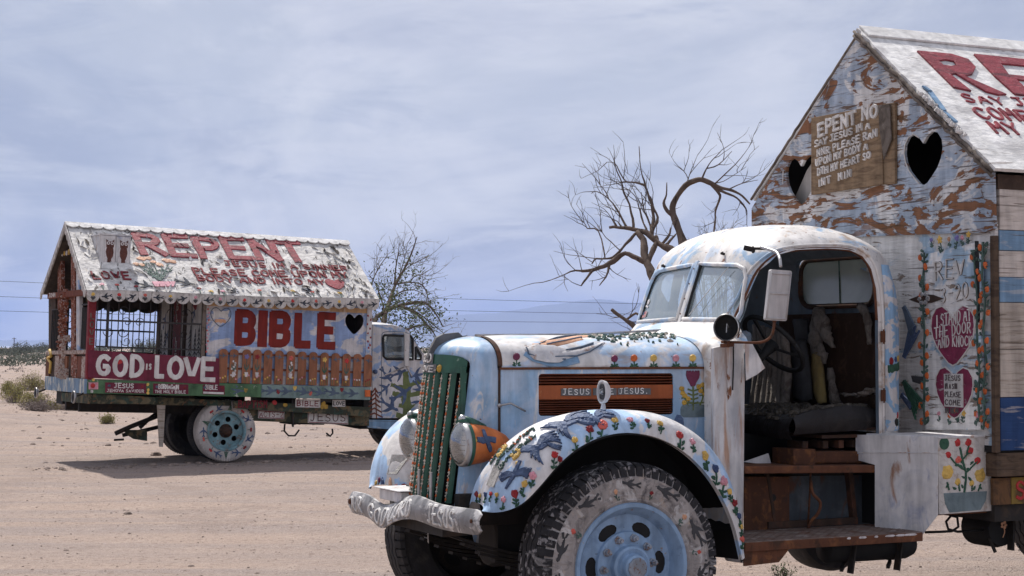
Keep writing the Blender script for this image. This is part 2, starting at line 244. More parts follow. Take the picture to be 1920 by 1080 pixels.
# ------------------------------------------------------------------ geometry helpers
def smooth_path(pts, sub=3):
    P = [Vector(p) for p in pts]; o = []
    for i in range(len(P) - 1):
        p0, p1, p2, p3 = P[max(i - 1, 0)], P[i], P[i + 1], P[min(i + 2, len(P) - 1)]
        for k in range(sub): t = k / sub; o.append(.5 * (2 * p1 + (p2 - p0) * t + (2 * p0 - 5 * p1 + 4 * p2 - p3) * t * t + (3 * p1 - p0 - 3 * p2 + p3) * t ** 3))
    return o + [P[-1]]
class MB:
    """collects faces; truck meshes are written in (u, v, z): rearward / towards the side in view / up"""
    def __init__(s, flip=True): s.v = []; s.f = []; s.m = []; s.flip = flip
    def add(s, vs, fs, mi=0):
        o = len(s.v); s.v += [tuple(p) for p in vs]
        for f in fs: s.f.append(tuple(i + o for i in f)); s.m.append(mi)
    def hexa(s, p, mi=0):
        s.add(p, [(0, 3, 2, 1), (4, 5, 6, 7), (0, 1, 5, 4), (1, 2, 6, 5), (2, 3, 7, 6), (3, 0, 4, 7)], mi)
    def box(s, a, b, mi=0):
        (x0, y0, z0), (x1, y1, z1) = a, b
        s.hexa([(x0, y0, z0), (x1, y0, z0), (x1, y1, z0), (x0, y1, z0), (x0, y0, z1), (x1, y0, z1), (x1, y1, z1), (x0, y1, z1)], mi)
    def bar(s, a, b, w, h, mi=0, up=(0, 0, 1)):
        a, b = Vector(a), Vector(b); d = (b - a).normalized(); up = Vector(up)
        if abs(d.dot(up)) > .98: up = Vector((1, 0, 0))
        x = d.cross(up).normalized() * w / 2; y = x.cross(d).normalized() * h / 2
        s.hexa([a - x - y, a + x - y, a + x + y, a - x + y, b - x - y, b + x - y, b + x + y, b - x + y], mi)
    def tube(s, pts, r, n=8, mi=0, cap=True):
        pts = [Vector(p) for p in pts]; rs = r if isinstance(r, (list, tuple)) else [r] * len(pts)
        o = len(s.v); prev = None
        for i, p in enumerate(pts):
            d = (pts[min(i + 1, len(pts) - 1)] - pts[max(i - 1, 0)])
            d = d.normalized() if d.length > 1e-9 else Vector((0, 0, 1))
            if prev is None:
                u = Vector((0, 0, 1)) if abs(d.z) < .9 else Vector((1, 0, 0)); x = d.cross(u).normalized()
            else:
                x = prev - d * prev.dot(d); x = x.normalized() if x.length > 1e-6 else d.orthogonal().normalized()
            prev = x; y = d.cross(x)
            for k in range(n):
                a = 2 * math.pi * k / n; s.v.append(tuple(p + (x * math.cos(a) + y * math.sin(a)) * rs[i]))
        for i in range(len(pts) - 1):
            for k in range(n):
                a = o + i * n + k; b = o + i * n + (k + 1) % n; s.f.append((a, b, b + n, a + n)); s.m.append(mi)
        if cap and n > 2:
            s.f.append(tuple(range(o + n - 1, o - 1, -1))); s.m.append(mi)
            e = o + (len(pts) - 1) * n; s.f.append(tuple(range(e, e + n))); s.m.append(mi)
    def prism(s, P, loop, h0, h1, mi=0, holes=(), side=None):
        loops = [list(loop)] + [list(h) for h in holes]; flat = [p for l in loops for p in l]
        tri = tessellate_polygon([[Vector((p[0], p[1], 0)) for p in l] for l in loops]); n = len(flat)
        o = len(s.v); s.v += [tuple(P(a, b, h1)) for a, b in flat] + [tuple(P(a, b, h0)) for a, b in flat]
        for t in tri: s.f.append(tuple(o + i for i in t)); s.m.append(mi); s.f.append(tuple(o + n + i for i in reversed(t))); s.m.append(mi)
        k = 0
        for l in loops:
            for i in range(len(l)):
                a = k + i; b = k + (i + 1) % len(l); s.f.append((o + a, o + b, o + b + n, o + a + n)); s.m.append(mi if side is None else side)
            k += len(l)
    def grid(s, fn, nu, nv, mi=0):
        o = len(s.v)
        for i in range(nu + 1):
            for j in range(nv + 1): s.v.append(tuple(fn(i / nu, j / nv)))
        for i in range(nu):
            for j in range(nv):
                a = o + i * (nv + 1) + j; s.f.append((a, a + 1, a + nv + 2, a + nv + 1)); s.m.append(mi)
    def lathe(s, c, ax, prof, n=32, mi=0, a0=0, a1=2 * math.pi, ref=None):
        """prof: (radius, offset along ax[, mi])"""
        c, ax = Vector(c), Vector(ax).normalized(); x = (Vector(ref) if ref else ax.orthogonal()).normalized(); y = ax.cross(x)
        full = abs(a1 - a0 - 2 * math.pi) < 1e-6; m = n if full else n + 1; o = len(s.v)
        for p in prof:
            for k in range(m):
                a = a0 + (a1 - a0) * k / n; s.v.append(tuple(c + ax * p[1] + (x * math.cos(a) + y * math.sin(a)) * p[0]))
        for i in range(len(prof) - 1):
            q = prof[i][2] if len(prof[i]) > 2 else mi
            for k in range(n):
                a = o + i * m + k; b = o + i * m + (k + 1) % m; s.f.append((a, b, b + m, a + m)); s.m.append(q)
    def dome(s, P, cx, cy, rx, ry, h, n=12, irr=.12, mi=0, rot=0, base=0.0, seed=None):
        rg = random.Random(seed if seed is not None else (cx * 91.7 + cy * 37.3)); rad = [1 + rg.uniform(-irr, irr) for _ in range(n)]
        o = len(s.v); cr, sr = math.cos(rot), math.sin(rot)
        for k_, hh in ((1., 0.), (.86, .7), (.45, 1.)):
            for k in range(n):
                a = 2 * math.pi * k / n; x = rx * rad[k] * k_ * math.cos(a); y = ry * rad[k] * k_ * math.sin(a)
                s.v.append(tuple(P(cx + x * cr - y * sr, cy + x * sr + y * cr, base + h * hh * (1 + (rg.uniform(-.18, .18) if hh else 0)))))
        s.v.append(tuple(P(cx, cy, base + h * .8)))
        for r_ in range(2):
            for k in range(n):
                a = o + r_ * n + k; b = o + r_ * n + (k + 1) % n; s.f.append((a, b, b + n, a + n)); s.m.append(mi)
        for k in range(n): s.f.append((o + 2 * n + k, o + 2 * n + (k + 1) % n, o + 3 * n)); s.m.append(mi)
    def stroke(s, P, path, w, h=.004, mi=0, jit=.08, sub=1, base=0.0, seed=0):
        """painted ribbon; w a number or per-point list"""
        ws = list(w) if isinstance(w, (list, tuple)) else [w] * len(path); pts = list(path)
        if len(ws) != len(pts): ws = [ws[0] + (ws[-1] - ws[0]) * i / (len(pts) - 1) for i in range(len(pts))]
        for _ in range(sub):
            q = [pts[0]]; qw = [ws[0]]
            for i in range(len(pts) - 1):
                a, b = pts[i], pts[i + 1]
                for t in (.22, .78): q.append((a[0] + (b[0] - a[0]) * t, a[1] + (b[1] - a[1]) * t)); qw.append(ws[i] + (ws[i + 1] - ws[i]) * t)
            q.append(pts[-1]); qw.append(ws[-1]); pts, ws = q, qw
        rg = random.Random(seed + int(pts[0][0] * 977) + int(pts[0][1] * 1313)); o = len(s.v); m = len(pts)
        for i in range(m):
            a = pts[max(i - 1, 0)]; b = pts[min(i + 1, m - 1)]; dx, dy = b[0] - a[0], b[1] - a[1]; L = math.hypot(dx, dy) or 1; nx, ny = -dy / L, dx / L
            e = 0.
            if i == 0: e = -.3
            if i == m - 1: e = .3
            x, y = pts[i][0] + dx / L * ws[i] * e, pts[i][1] + dy / L * ws[i] * e
            j1, j2 = 1 + rg.uniform(-jit, jit), 1 + rg.uniform(-jit, jit); hw = ws[i] / 2
            hh = h * (1 + rg.uniform(-.15, .15))
            for k, (q, z) in enumerate(((-hw * j1, 0), (-hw * .8 * j1, hh), (hw * .8 * j2, hh), (hw * j2, 0))): s.v.append(tuple(P(x + nx * q, y + ny * q, base + z)))
        for i in range(m - 1):
            for k in range(3): a = o + i * 4 + k; s.f.append((a, a + 1, a + 5, a + 4)); s.m.append(mi)
        for e in (o, o + (m - 1) * 4): s.f.append((e, e + 1, e + 2, e + 3)); s.m.append(mi)
ALL = []
def ob(name, mb, mats, parent=None, smooth=False, bevel=0, label=None, stuff=False, auto=None, xf=None, norm=True):
    me = bpy.data.meshes.new(name); vs = mb.v
    if mb.flip: vs = [(a, -b, c) for a, b, c in vs]
    me.from_pydata(vs, [], mb.f)
    for m in ([mats] if isinstance(mats, str) else mats): me.materials.append(MATS[m])
    me.polygons.foreach_set('material_index', mb.m)
    if norm:
        bm = bmesh.new(); bm.from_mesh(me); bmesh.ops.recalc_face_normals(bm, faces=bm.faces); bm.to_mesh(me); bm.free()
    if smooth:
        me.polygons.foreach_set('use_smooth', [True] * len(me.polygons))
        if auto is not None: me.set_sharp_from_angle(angle=R(auto))
    me.update()
    o = bpy.data.objects.new(name, me); COL.objects.link(o); o.parent = parent
    if xf is not None: o.matrix_local = xf
    if bevel:
        b = o.modifiers.new('bevel', 'BEVEL'); b.width = bevel; b.segments = 2; b.limit_method = 'ANGLE'; b.angle_limit = R(40)
    if label: o['label'] = label
    if stuff: o['kind'] = 'stuff'
    return o
def thing(name, label, cat, loc=(0, 0, 0), group=None):
    e = bpy.data.objects.new(name, None); COL.objects.link(e); e.location = loc; e.empty_display_size = .3
    e['label'] = label; e['category'] = cat
    if group: e['group'] = group
    return e
def tag(o, label, cat, group=None):
    o['label'] = label; o['category'] = cat
    if group: o['group'] = group
    return o
def struct(o): o['kind'] = 'structure'; return o
def plane(o, e1, e2, sgn=1):
    o, e1, e2 = Vector(o), Vector(e1).normalized(), Vector(e2); e2 = (e2 - e1 * e2.dot(e1)).normalized(); n = e1.cross(e2) * sgn
    return lambda a, b, h=0: o + e1 * a + e2 * b + n * h
def ellipse(cx, cy, rx, ry, n=20, rot=0): return [(cx + rx * math.cos(2 * math.pi * k / n + rot), cy + ry * math.sin(2 * math.pi * k / n + rot)) for k in range(n)]
def heart(cx, cy, w, h, n=28):
    # half outline, centre dip to tip, full sided
    H = [(0, .30), (.10, .42), (.24, .50), (.38, .46), (.48, .32), (.50, .16), (.46, -.02), (.36, -.20), (.22, -.35), (.10, -.46), (0, -.5)]
    return [(cx + x * w, cy + y * h) for x, y in H] + [(cx - x * w, cy + y * h) for x, y in H[-2:0:-1]]
def rrect(x0, y0, x1, y1, r, n=4):
    o = []
    for cx, cy, a in ((x1 - r, y1 - r, 0), (x0 + r, y1 - r, 90), (x0 + r, y0 + r, 180), (x1 - r, y0 + r, 270)):
        for k in range(n + 1): t = R(a + 90 * k / n); o.append((cx + r * math.cos(t), cy + r * math.sin(t)))
    return o
FONT = {
 'A': ['0,0 .5,1 1,0', '.2,.36 .8,.36'], 'B': ['.08,0 .08,1', '.08,1 .75,.97 .9,.76 .72,.55 .12,.53', '.2,.53 .8,.5 1,.27 .82,.04 .08,0'],
 'C': ['.95,.82 .6,1 .2,.88 0,.5 .2,.12 .6,0 .95,.18'], 'D': ['.08,0 .08,1', '.08,1 .6,.96 .97,.7 .97,.3 .6,.04 .08,0'],
 'E': ['.08,0 .08,1', '.08,1 .95,1', '.08,.52 .8,.52', '.08,0 .98,0'], 'F': ['.08,0 .08,1', '.08,1 .95,1', '.08,.52 .8,.52'],
 'G': ['.92,.84 .6,1 .2,.88 .02,.5 .2,.12 .6,0 .92,.14 .94,.44 .58,.44'], 'H': ['.05,0 .05,1', '.95,0 .95,1', '.05,.5 .95,.5'],
 'I': ['.5,0 .5,1'], 'J': ['.25,1 .95,1', '.68,1 .68,.2 .42,0 .1,.12'], 'K': ['.08,0 .08,1', '.92,1 .12,.5', '.3,.58 .95,0'],
 'L': ['.1,1 .1,0', '.1,0 .95,0'], 'M': ['.02,0 .12,1', '.12,1 .5,.35 .88,1', '.88,1 .98,0'], 'N': ['.06,0 .06,1', '.06,1 .94,0', '.94,0 .94,1'],
 'O': ['.5,1 .14,.85 0,.5 .14,.15 .5,0 .86,.15 1,.5 .86,.85 .5,1'], 'P': ['.08,0 .08,1', '.08,1 .75,.98 .95,.75 .72,.5 .12,.48'],
 'R': ['.08,0 .08,1', '.08,1 .72,.98 .92,.77 .7,.52 .12,.5', '.4,.5 .98,0'], 'S': ['.9,.84 .55,1 .15,.87 .15,.62 .85,.42 .88,.14 .5,0 .08,.13'],
 'T': ['0,1 1,1', '.5,1 .5,0'], 'U': ['.06,1 .06,.3 .28,0 .72,0 .94,.3 .94,1'], 'V': ['0,1 .5,0 1,1'], 'W': ['0,1 .25,0 .5,.7 .75,0 1,1'],
 'X': ['0,0 1,1', '0,1 1,0'], 'Y': ['0,1 .5,.5 1,1', '.5,.5 .5,0'], '0': ['.5,1 .14,.85 0,.5 .14,.15 .5,0 .86,.15 1,.5 .86,.85 .5,1'],
 '2': ['.05,.8 .4,1 .85,.85 .8,.55 .05,0 .95,0'], '3': ['.1,.9 .6,1 .9,.78 .5,.54 .95,.3 .6,0 .05,.12'], '7': ['.05,1 .95,1 .4,0'],
 '-': ['.15,.48 .85,.48'], '.': ['.4,.02 .6,.1'], ',': ['.5,.1 .35,-.15'], "'": ['.5,1 .45,.75'], 'd': ['.9,1 .9,0', '.9,.1 .5,0 .1,.2 .1,.45 .5,.62 .9,.5']}
GL = {k: [[tuple(float(c) for c in p.split(',')) for p in s.split()] for s in v] for k, v in FONT.items()}
def text(mb, P, st, x, y, h, w=None, adv=None, sw=.16, lift=.004, mi=0, jit=.04, slope=0., shear=0., seed=1, base=0.0):
    """hand painted strokes; (x, y) lower left, h letter height, w letter width"""
    rg = random.Random(seed + len(st) * 7); w = w or h * .62; adv = adv or w * 1.35; cx = x
    for ch in st:
        if ch == ' ': cx += adv * .55; continue
        a = adv * (.55 if ch in "I.,'" else 1); ww = w * (.5 if ch in "I.,'" else 1); dy = rg.uniform(-jit, jit) * h; rot = rg.uniform(-jit, jit) * .8; hh = h * (1 + rg.uniform(-jit, jit))
        for q, path in enumerate(GL[ch]):
            pp = []
            for (a_, b_) in path:
                X = a_ * ww; Y = b_ * hh; X, Y = X * math.cos(rot) - Y * math.sin(rot), Y * math.cos(rot) + X * math.sin(rot)
                pp.append((cx + X + Y * shear, y + dy + Y + (cx - x + X) * slope))
            mb.stroke(P, pp, sw * h, lift * (1 + .12 * q), mi, .10, 1, base)
        cx += a
    return cx
def flower(mb, P, x, y, s, c=0, g=1, kind='tulip', rot=0, h=.008):
    """impasto blossom on a leafy stem; (x, y) is the blossom, s its radius"""
    cr, sr = math.cos(rot), math.sin(rot)
    def Q(a, b, hh=0): return P(x + a * cr - b * sr, y + a * sr + b * cr, hh)
    rg = random.Random(int(x * 733 + y * 391) + int(s * 1e5) + int(P(0, 0)[0] * 977) + int(P(0, 0)[2] * 577)); s *= rg.uniform(.75, 1.2); q_ = rg.uniform(-.25, .25); cr, sr = math.cos(rot + q_), math.sin(rot + q_)
    mb.stroke(Q, [(0, -s * .6), (rg.uniform(-.3, .3) * s, -s * 2.0), (0, -s * 3.2)], s * .35, h * .5, g, .25)
    for k in range(5):
        t = rg.uniform(-1.4, -3.2); sd = rg.choice((-1, 1)) if k > 1 else (-1, 1)[k]
        mb.dome(Q, sd * s * rg.uniform(.35, .75), t * s, s * .55, s * .28, h * .7, 8, .25, g, sd * rg.uniform(.3, 1.0), 0, k + int(x * 100))
    if kind == 'daisy':
        for k in range(5): a = 2 * math.pi * k / 5 + .3; mb.dome(Q, s * .6 * math.cos(a), s * .6 * math.sin(a), s * .55, s * .38, h, 8, .15, c, a)
        mb.dome(Q, 0, 0, s * .35, s * .35, h * 1.5, 8, .1, c)
    else:
        mb.dome(Q, 0, 0, s * rg.uniform(.85, 1), s * rg.uniform(.8, 1.1), h * .9, 12, .24, c, rg.uniform(-.5, .5), 0, rg.random())
        for k in range(3): a = rg.uniform(0, 6.28); mb.dome(Q, s * .4 * math.cos(a), s * .4 * math.sin(a), s * .55, s * .42, h * 1.15, 8, .3, c, a, 0, rg.random())
def bird(mb, P, x, y, s, rot=0, mi=0, h=.006, flip=1, spread=1.0):
    """flying bird of broad strokes, s = body length"""
    cr, sr = math.cos(rot), math.sin(rot)
    def Q(a, b, hh=0): a *= flip; return P(x + a * cr - b * sr, y + a * sr + b * cr, hh)
    mb.stroke(Q, [(-.5 * s, 0), (-.2 * s, .0), (.15 * s, .02 * s), (.36 * s, .03 * s)], [.04 * s, .17 * s, .2 * s, .13 * s], h, mi, .05)
    mb.dome(Q, .42 * s, .05 * s, .1 * s, .09 * s, h, 8, .05, mi)
    mb.stroke(Q, [(.5 * s, .05 * s), (.6 * s, .04 * s)], [.05 * s, .012 * s], h * .6, mi)
    mb.stroke(Q, [(.12 * s, .02 * s), (-.02 * s, .3 * s * spread), (-.22 * s, .55 * s * spread)], [.24 * s, .2 * s, .04 * s], h * .8, mi, .1)
    mb.stroke(Q, [(.12 * s, -.02 * s), (-.04 * s, -.28 * s * spread), (-.26 * s, -.46 * s * spread)], [.22 * s, .18 * s, .04 * s], h * .9, mi, .1)
    mb.stroke(Q, [(-.35 * s, .0), (-.66 * s, .12 * s)], [.09 * s, .13 * s], h * .7, mi, .1)
    mb.stroke(Q, [(-.35 * s, .0), (-.66 * s, -.1 * s)], [.09 * s, .13 * s], h * .6, mi, .1)

# ------------------------------------------------------------------ body surfaces of the near truck (metres: rearward u, side v, height z)
def lerp(a, b, t): return a + (b - a) * t
def interp(x, tab):
    if x <= tab[0][0]: return tab[0][1:]
    for a, b in zip(tab, tab[1:]):
        if x <= b[0]:
            t = (x - a[0]) / (b[0] - a[0]); return tuple(lerp(p, q, t) for p, q in zip(a[1:], b[1:]))
    return tab[-1][1:]
F_LIP = [(-0.769,0.84,0.869),(-0.726,0.93,0.867),(-0.681,1.02,0.889),(-0.625,1.08,0.935),(-0.559,1.12,1.014),(-0.454,1.12,1.118),(-0.341,1.12,1.203),(-0.21,1.12,1.26),(-0.062,1.12,1.286),(0.089,1.12,1.274),(0.242,1.12,1.226),(0.379,1.12,1.143),(0.501,1.12,1.027),(0.598,1.12,0.89),(0.668,1.12,0.738),(0.717,1.12,0.557)]
F_CRN = [(-0.722,0.62,0.901),(-0.724,0.68,0.988),(-0.71,0.74,1.068),(-0.664,0.8,1.157),(-0.575,0.85,1.256),(-0.46,0.88,1.33),(-0.329,0.9,1.375),(-0.151,0.92,1.405),(0.052,0.92,1.405),(0.236,0.94,1.384),(0.398,0.96,1.322),(0.535,1,1.222),(0.64,1.03,1.086),(0.702,1.07,0.912),(0.724,1.09,0.748),(0.738,1.11,0.569)]
def fender_pt(s, t):
    """s 0..15 along the arch, t -1 inner edge, 0 crown, 1 outer lip"""
    i = min(max(int(s), 0), 14); f = s - i
    def cr(T, k):
        p0, p1, p2, p3 = (T[min(max(j, 0), 15)][k] for j in (i - 1, i, i + 1, i + 2))
        return .5 * (2 * p1 + (p2 - p0) * f + (2 * p0 - 5 * p1 + 4 * p2 - p3) * f * f + (3 * p1 - p0 - 3 * p2 + p3) * f ** 3)
    C = [cr(F_CRN, k) for k in range(3)]; L = [cr(F_LIP, k) for k in range(3)]
    if t >= 0:
        a = t * math.pi / 2; return (lerp(L[0], C[0], math.cos(a)), lerp(C[1], L[1], math.sin(a)), lerp(L[2], C[2], math.cos(a)))
    q = -t; vin = .36; k = min(1, max(0, (s - 3) / 6)); return (C[0] + lerp(.16, .02, k) * q * q, lerp(C[1], vin, q), C[2] - lerp(.34, .06, k) * q ** 1.6)
HOOD = [(-.45, .37, 1.815), (-.2, .415, 1.825), (.5, .54, 1.82), (.84, .60, 1.835), (1.0, .66, 1.875)]
def hood_pt(u, p):
    """p -1..1 across, 0 at the top"""
    w, zt = interp(u, HOOD); a = p * math.pi / 2; n = 2 / 2.5
    return (u, w * math.copysign(abs(math.sin(a)) ** n, p), 1.635 + (zt - 1.635) * abs(math.cos(a)) ** n)
def nose_curve(p, w, zt, zs, zb, n=.8):
    """p 0 top centre, .5 shoulder, 1 bottom"""
    if p <= .55: a = p / .55 * math.pi / 2; return (w * math.sin(a) ** n, zs + (zt - zs) * math.cos(a) ** n)
    return (w, lerp(zs, zb, (p - .55) / .45))
def grille_u(v, z): return -.70 - .10 * (1.68 - z) / .8 + 1.75 * v * v
def nose_pt(s, p):
    """s 0 at the grille edge, 1 at the hood seam"""
    q = abs(p); va, za = nose_curve(q, .27, 1.70, 1.63, .84, .55); vb, zb = nose_curve(q, .37, 1.815, 1.635, .84)
    ua = grille_u(va, za); ub = -.45; a = s * math.pi / 2; f, g = math.sin(a), 1 - math.cos(a)
    return (lerp(ua, ub, g), math.copysign(lerp(va, vb, f), p), lerp(za, zb, f))
def cab_slice(z):
    T = [(1.20, .90, 2.27, .775), (1.84, .92, 2.275, .775), (1.92, 1.00, 2.27, .775), (2.10, 1.06, 2.25, .765), (2.26, 1.12, 2.20, .745), (2.34, 1.16, 2.16, .715), (2.40, 1.21, 2.10, .67), (2.45, 1.27, 2.03, .60), (2.49, 1.35, 1.94, .50), (2.515, 1.44, 1.85, .36), (2.53, 1.58, 1.74, .15)]
    return interp(z, T)
def cab_pt(z, a, off=0.):
    uf, ub, w = cab_slice(z); uf += off; ub -= off; w -= off; n = 2 / 4.6 if z < 2.35 else 2 / (4.6 - (z - 2.35) * 12)
    c, s = math.cos(a), math.sin(a); return ((uf + ub) / 2 + (ub - uf) / 2 * math.copysign(abs(c) ** n, c), w * math.copysign(abs(s) ** n, s), z)
def surf(fn, flip=1):
    """paint frame on a parametric surface: (a, b) parameters, h lifts along the normal"""
    def P(a, b, h=0):
        p = Vector(fn(a, b)); e = 1e-3; x = Vector(fn(a + e, b)) - p; y = Vector(fn(a, b + e)) - p; n = x.cross(y)
        return p + n.normalized() * h * flip if n.length > 1e-12 else p
    return P

# ================================================================== NEAR TRUCK
T1 = thing('house_truck', 'nearest truck, blue and white with painted flowers, carrying a tall gabled wooden house', 'truck')
ca, sa = math.cos(R(26)), math.sin(R(26))
T1.matrix_world = Matrix(((ca, -sa, 0, .1591), (sa, ca, 0, 10.6266), (0, 0, 1, 0), (0, 0, 0, 1)))
def worldpt(u, v, z): return T1.matrix_world @ Vector((u, -v, z))

# ---- wheels
def tyre_prof(r, w, rim): # (radius, offset outward)
    return [(rim, -w * .42), (rim + .03, -w * .5), (r * .80, -w * .53), (r * .95, -w * .47), (r * .99, -w * .36), (r, -w * .2), (r, w * .2), (r * .99, w * .36), (r * .95, w * .47), (r * .80, w * .53), (rim + .03, w * .5), (rim, w * .42)]
def front_wheel(c, sg, painted):
    """sg +1 outer face towards +v"""
    cx = Vector(c); ax = Vector((0, sg, 0)); name = 'wheel'
    hub = MB(); yo = .015
    hub.lathe(cx, ax, [(.335, .0), (.35, .02), (.345, .035), (.325, .032), (.305, .005), (.29, -.02), (.275, -.055)], 48)
    WB = 'wheel_blue' if painted else 'chassis'; w = ob(name, hub, WB, T1, True, auto=40)
    m = MB(); P = plane(cx + ax * -.05, (1, 0, 0), (0, 0, 1), -1 if sg > 0 else 1)
    holes = []
    for k in range(6):
        a = R(60 * k + 2); o = []
        for q in range(14): t = 2 * math.pi * q / 14; rr, tt = .215 + .037 * math.sin(t), a + .30 * math.cos(t); o.append((rr * math.cos(tt), rr * math.sin(tt)))
        holes.append(o)
    m.prism(P, ellipse(0, 0, .28, .28, 48), -.006, .006, 0, holes); d = ob('wheel_disc', m, WB, w)
    m = MB(); m.lathe(cx + ax * -.04, ax, [(.19, -.004), (.185, .012), (.17, .02), (.125, .022), (.115, .03), (.112, .07), (.10, .078), (.075, .07), (.07, .075), (.068, .115), (.055, .125), (.0, .128)], 40)
    ob('hub', m, WB, w, True, auto=35)
    m = MB(); m.lathe(cx + ax * .08, ax, [(.058, .0), (.058, .012), (.05, .018), (0, .018)], 10); ob('hub_cap', m, 'lug', w)
    for k in range(10):
        a = R(36 * k + 5); p = cx + Vector((math.cos(a) * .155, sg * -.02, math.sin(a) * .155)); m = MB()
        m.lathe(p, ax, [(.024, 0), (.024, .008), (.017, .010), (.017, .034), (.010, .038), (.010, .05), (0, .05)], 6); ob('lug_nut', m, 'lug', w)
    m = MB(); m.lathe(cx + ax * -.10, ax, [(.30, 0), (.30, .05), (0, .05)], 24); ob('brake_drum', m, 'black', w)
    # tyre
    m = MB(); W_ = .28; cc = cx - ax * .12
    m.lathe(cc, ax, [(.33, -.11), (.36, -.14), (.46, -.15), (.535, -.13)], 72, 1)
    m.lathe(cc, ax, [(.535, -.13), (.548, -.11), (.553, -.04), (.553, .04), (.548, .11), (.535, .13)], 72, 0)
    m.lathe(cc, ax, [(.535, .13), (.50, .142), (.49, .149), (.44, .153), (.40, .150), (.395, .153), (.37, .148), (.365, .151), (.345, .140), (.33, .12), (.328, .08)], 72, 1)
    t = ob('tyre', m, ['rubber', 'tyre_wall' if painted else 'rubber'], w, True, auto=30)
    # shoulder lugs and circumferential ribs with zigzag grooves
    m = MB(); nb = 64
    for k in range(nb):
        a = 2 * math.pi * k / nb; da = 2 * math.pi / nb * .40
        def pt(r, an, o): return cc + ax * o + Vector((math.cos(an), 0, math.sin(an))) * r
        r0, r1 = .525, .566
        m.hexa([pt(r0, a - da, .09), pt(r0, a + da, .09), pt(.492, a + da, .150), pt(.492, a - da, .150), pt(r1, a - da, .085), pt(r1, a + da, .085), pt(.545, a + da * .9, .141), pt(.545, a - da * .9, .141)])
        m.hexa([pt(r0, a - da, -.15), pt(r0, a + da, -.15), pt(r0, a + da, -.09), pt(r0, a - da, -.09), pt(.552, a - da, -.138), pt(.552, a + da, -.138), pt(r1, a + da, -.085), pt(r1, a - da, -.085)])
    for q, o0 in enumerate((-.055, 0, .055)):
        n = 144; o = len(m.v)
        for k in range(n):
            a = 2 * math.pi * k / n; z = .007 * (1 if k % 4 < 2 else -1)
            for dr, dd in ((.550, -.024), (.566, -.021), (.566, .021), (.550, .024)): m.v.append(tuple(cc + ax * (o0 + dd + z) + Vector((math.cos(a), 0, math.sin(a))) * dr))
        for k in range(n):
            for j in range(3): a_ = o + k * 4 + j; b_ = o + ((k + 1) % n) * 4 + j; m.f.append((a_, a_ + 1, b_ + 1, b_)); m.m.append(0)
    ob('tread', m, 'tyre_painted' if painted else 'rubber', t)
    return w, t, cc
wl, tyre1, cc1 = front_wheel((0, 1.10, .558), 1, True)
front_wheel((0, -1.10, .558), -1, False)
front_wheel((5.1, 1.05, .558), 1, False); front_wheel((5.1, -1.05, .558), -1, False)
# paintings on the sidewall in view (ring frame: angle, radius)
def ringP(c, sg, off):
    def P(a, r, h=0): return Vector((c[0] + math.cos(a) * r, c[1] + sg * (off + h), c[2] + math.sin(a) * r))
    return P
RP = ringP(cc1, 1, .152)
def ringlocal(ang, rad):
    ca_, sa_ = math.cos(ang), math.sin(ang)
    def P(a, b, h=0): x = rad * ca_ + a * sa_ + b * ca_; z = rad * sa_ - a * ca_ + b * sa_; return Vector((cc1[0] + x, cc1[1] + .150 + h, cc1[2] + z))
    return P
for ang, rad, c in ((104, .415, 'peach'), (73, .405, 'darkred'), (150, .41, 'coral'), (38, .41, 'peach'), (196, .41, 'darkred'), (8, .42, 'coral')):
    m = MB(); flower(m, ringlocal(R(ang), rad), 0, .01, .016, 0, 1, 'tulip', 0, .006); ob('painted_flower', m, ['paint_' + c, 'vine_paint'], tyre1)
for ang, rad, s in ((92, .45, .10), (62, .45, .13), (24, .44, .14), (128, .45, .12), (165, .45, .13), (190, .44, .1), (-8, .44, .12)):
    m = MB(); Pq = ringlocal(R(ang), rad); bird(m, Pq, 0, 0, s, R(rnd.uniform(-30, 30)), 0, .006, rnd.choice((-1, 1)), .5)
    for k in range(6): x = rnd.uniform(-.6, .6) * s; m.stroke(Pq, [(x, -.05), (x + rnd.uniform(-.03, .03), .03)], .010, .004, 1, .3)
    ob('painted_bird', m, ['grey_dark', 'tyre_wall'], tyre1)

# ---- chassis and front axle
m = MB()
for s in (-1, 1): m.box((-.70, s * .36 - .04, .74), (6.2, s * .36 + .04, .92)); 
for u in (-.62, .6, 1.6, 2.6, 3.6, 4.8): m.box((u - .05, -.32, .76), (u + .05, .32, .88))
ch = ob('chassis_frame', m, 'chassis', T1, bevel=.008)
m = MB(); m.tube([(0, -.95, .52), (0, -.6, .50), (0, -.45, .44), (0, .45, .44), (0, .6, .50), (0, .95, .52)], .05, 8); ob('front_axle', m, 'chassis', T1)
for s in (-1, 1):
    for k in range(7):
        L_ = .78 - k * .095; m = MB(); z0 = .70 - k * .022; pts = []
        for q in range(9): t = q / 8 * 2 - 1; pts.append((t * L_, s * .40, z0 - .16 * (1 - t * t * L_ * L_ / .6)))
        for a, b in zip(pts, pts[1:]): m.bar(a, b, .07, .017)
        ob('spring_leaf', m, 'chassis', T1)
m = MB(); m.box((-.40, -.26, .72), (.55, .26, 1.15)); m.lathe((0, 0, .62), (1, 0, 0), [(0, -.35), (.17, -.35), (.17, .45), (0, .45)], 14); ob('engine', m, 'chassis', T1, bevel=.03)
m = MB(); m.grid(lambda a, b: (-.45 + 1.35 * a, .375 + .24 * a, .55 + (.30 + .50 * math.sin(math.pi * min(1, a * .95 + .1))) * b), 12, 4); m.grid(lambda a, b: (-.45 + 1.35 * a, -.375 - .24 * a, .55 + (.30 + .5 * math.sin(math.pi * min(1, a * .95 + .1))) * b), 12, 4); ob('inner_apron', m, 'black', T1)
# ---- nose shell, grille
m = MB(); m.grid(lambda a, b: nose_pt(a, b * 2 - 1), 14, 60); nose = ob('nose_shell', m, 'truck_blue', T1, True, auto=60)
m = MB()
for p in range(-40, 41):
    pass
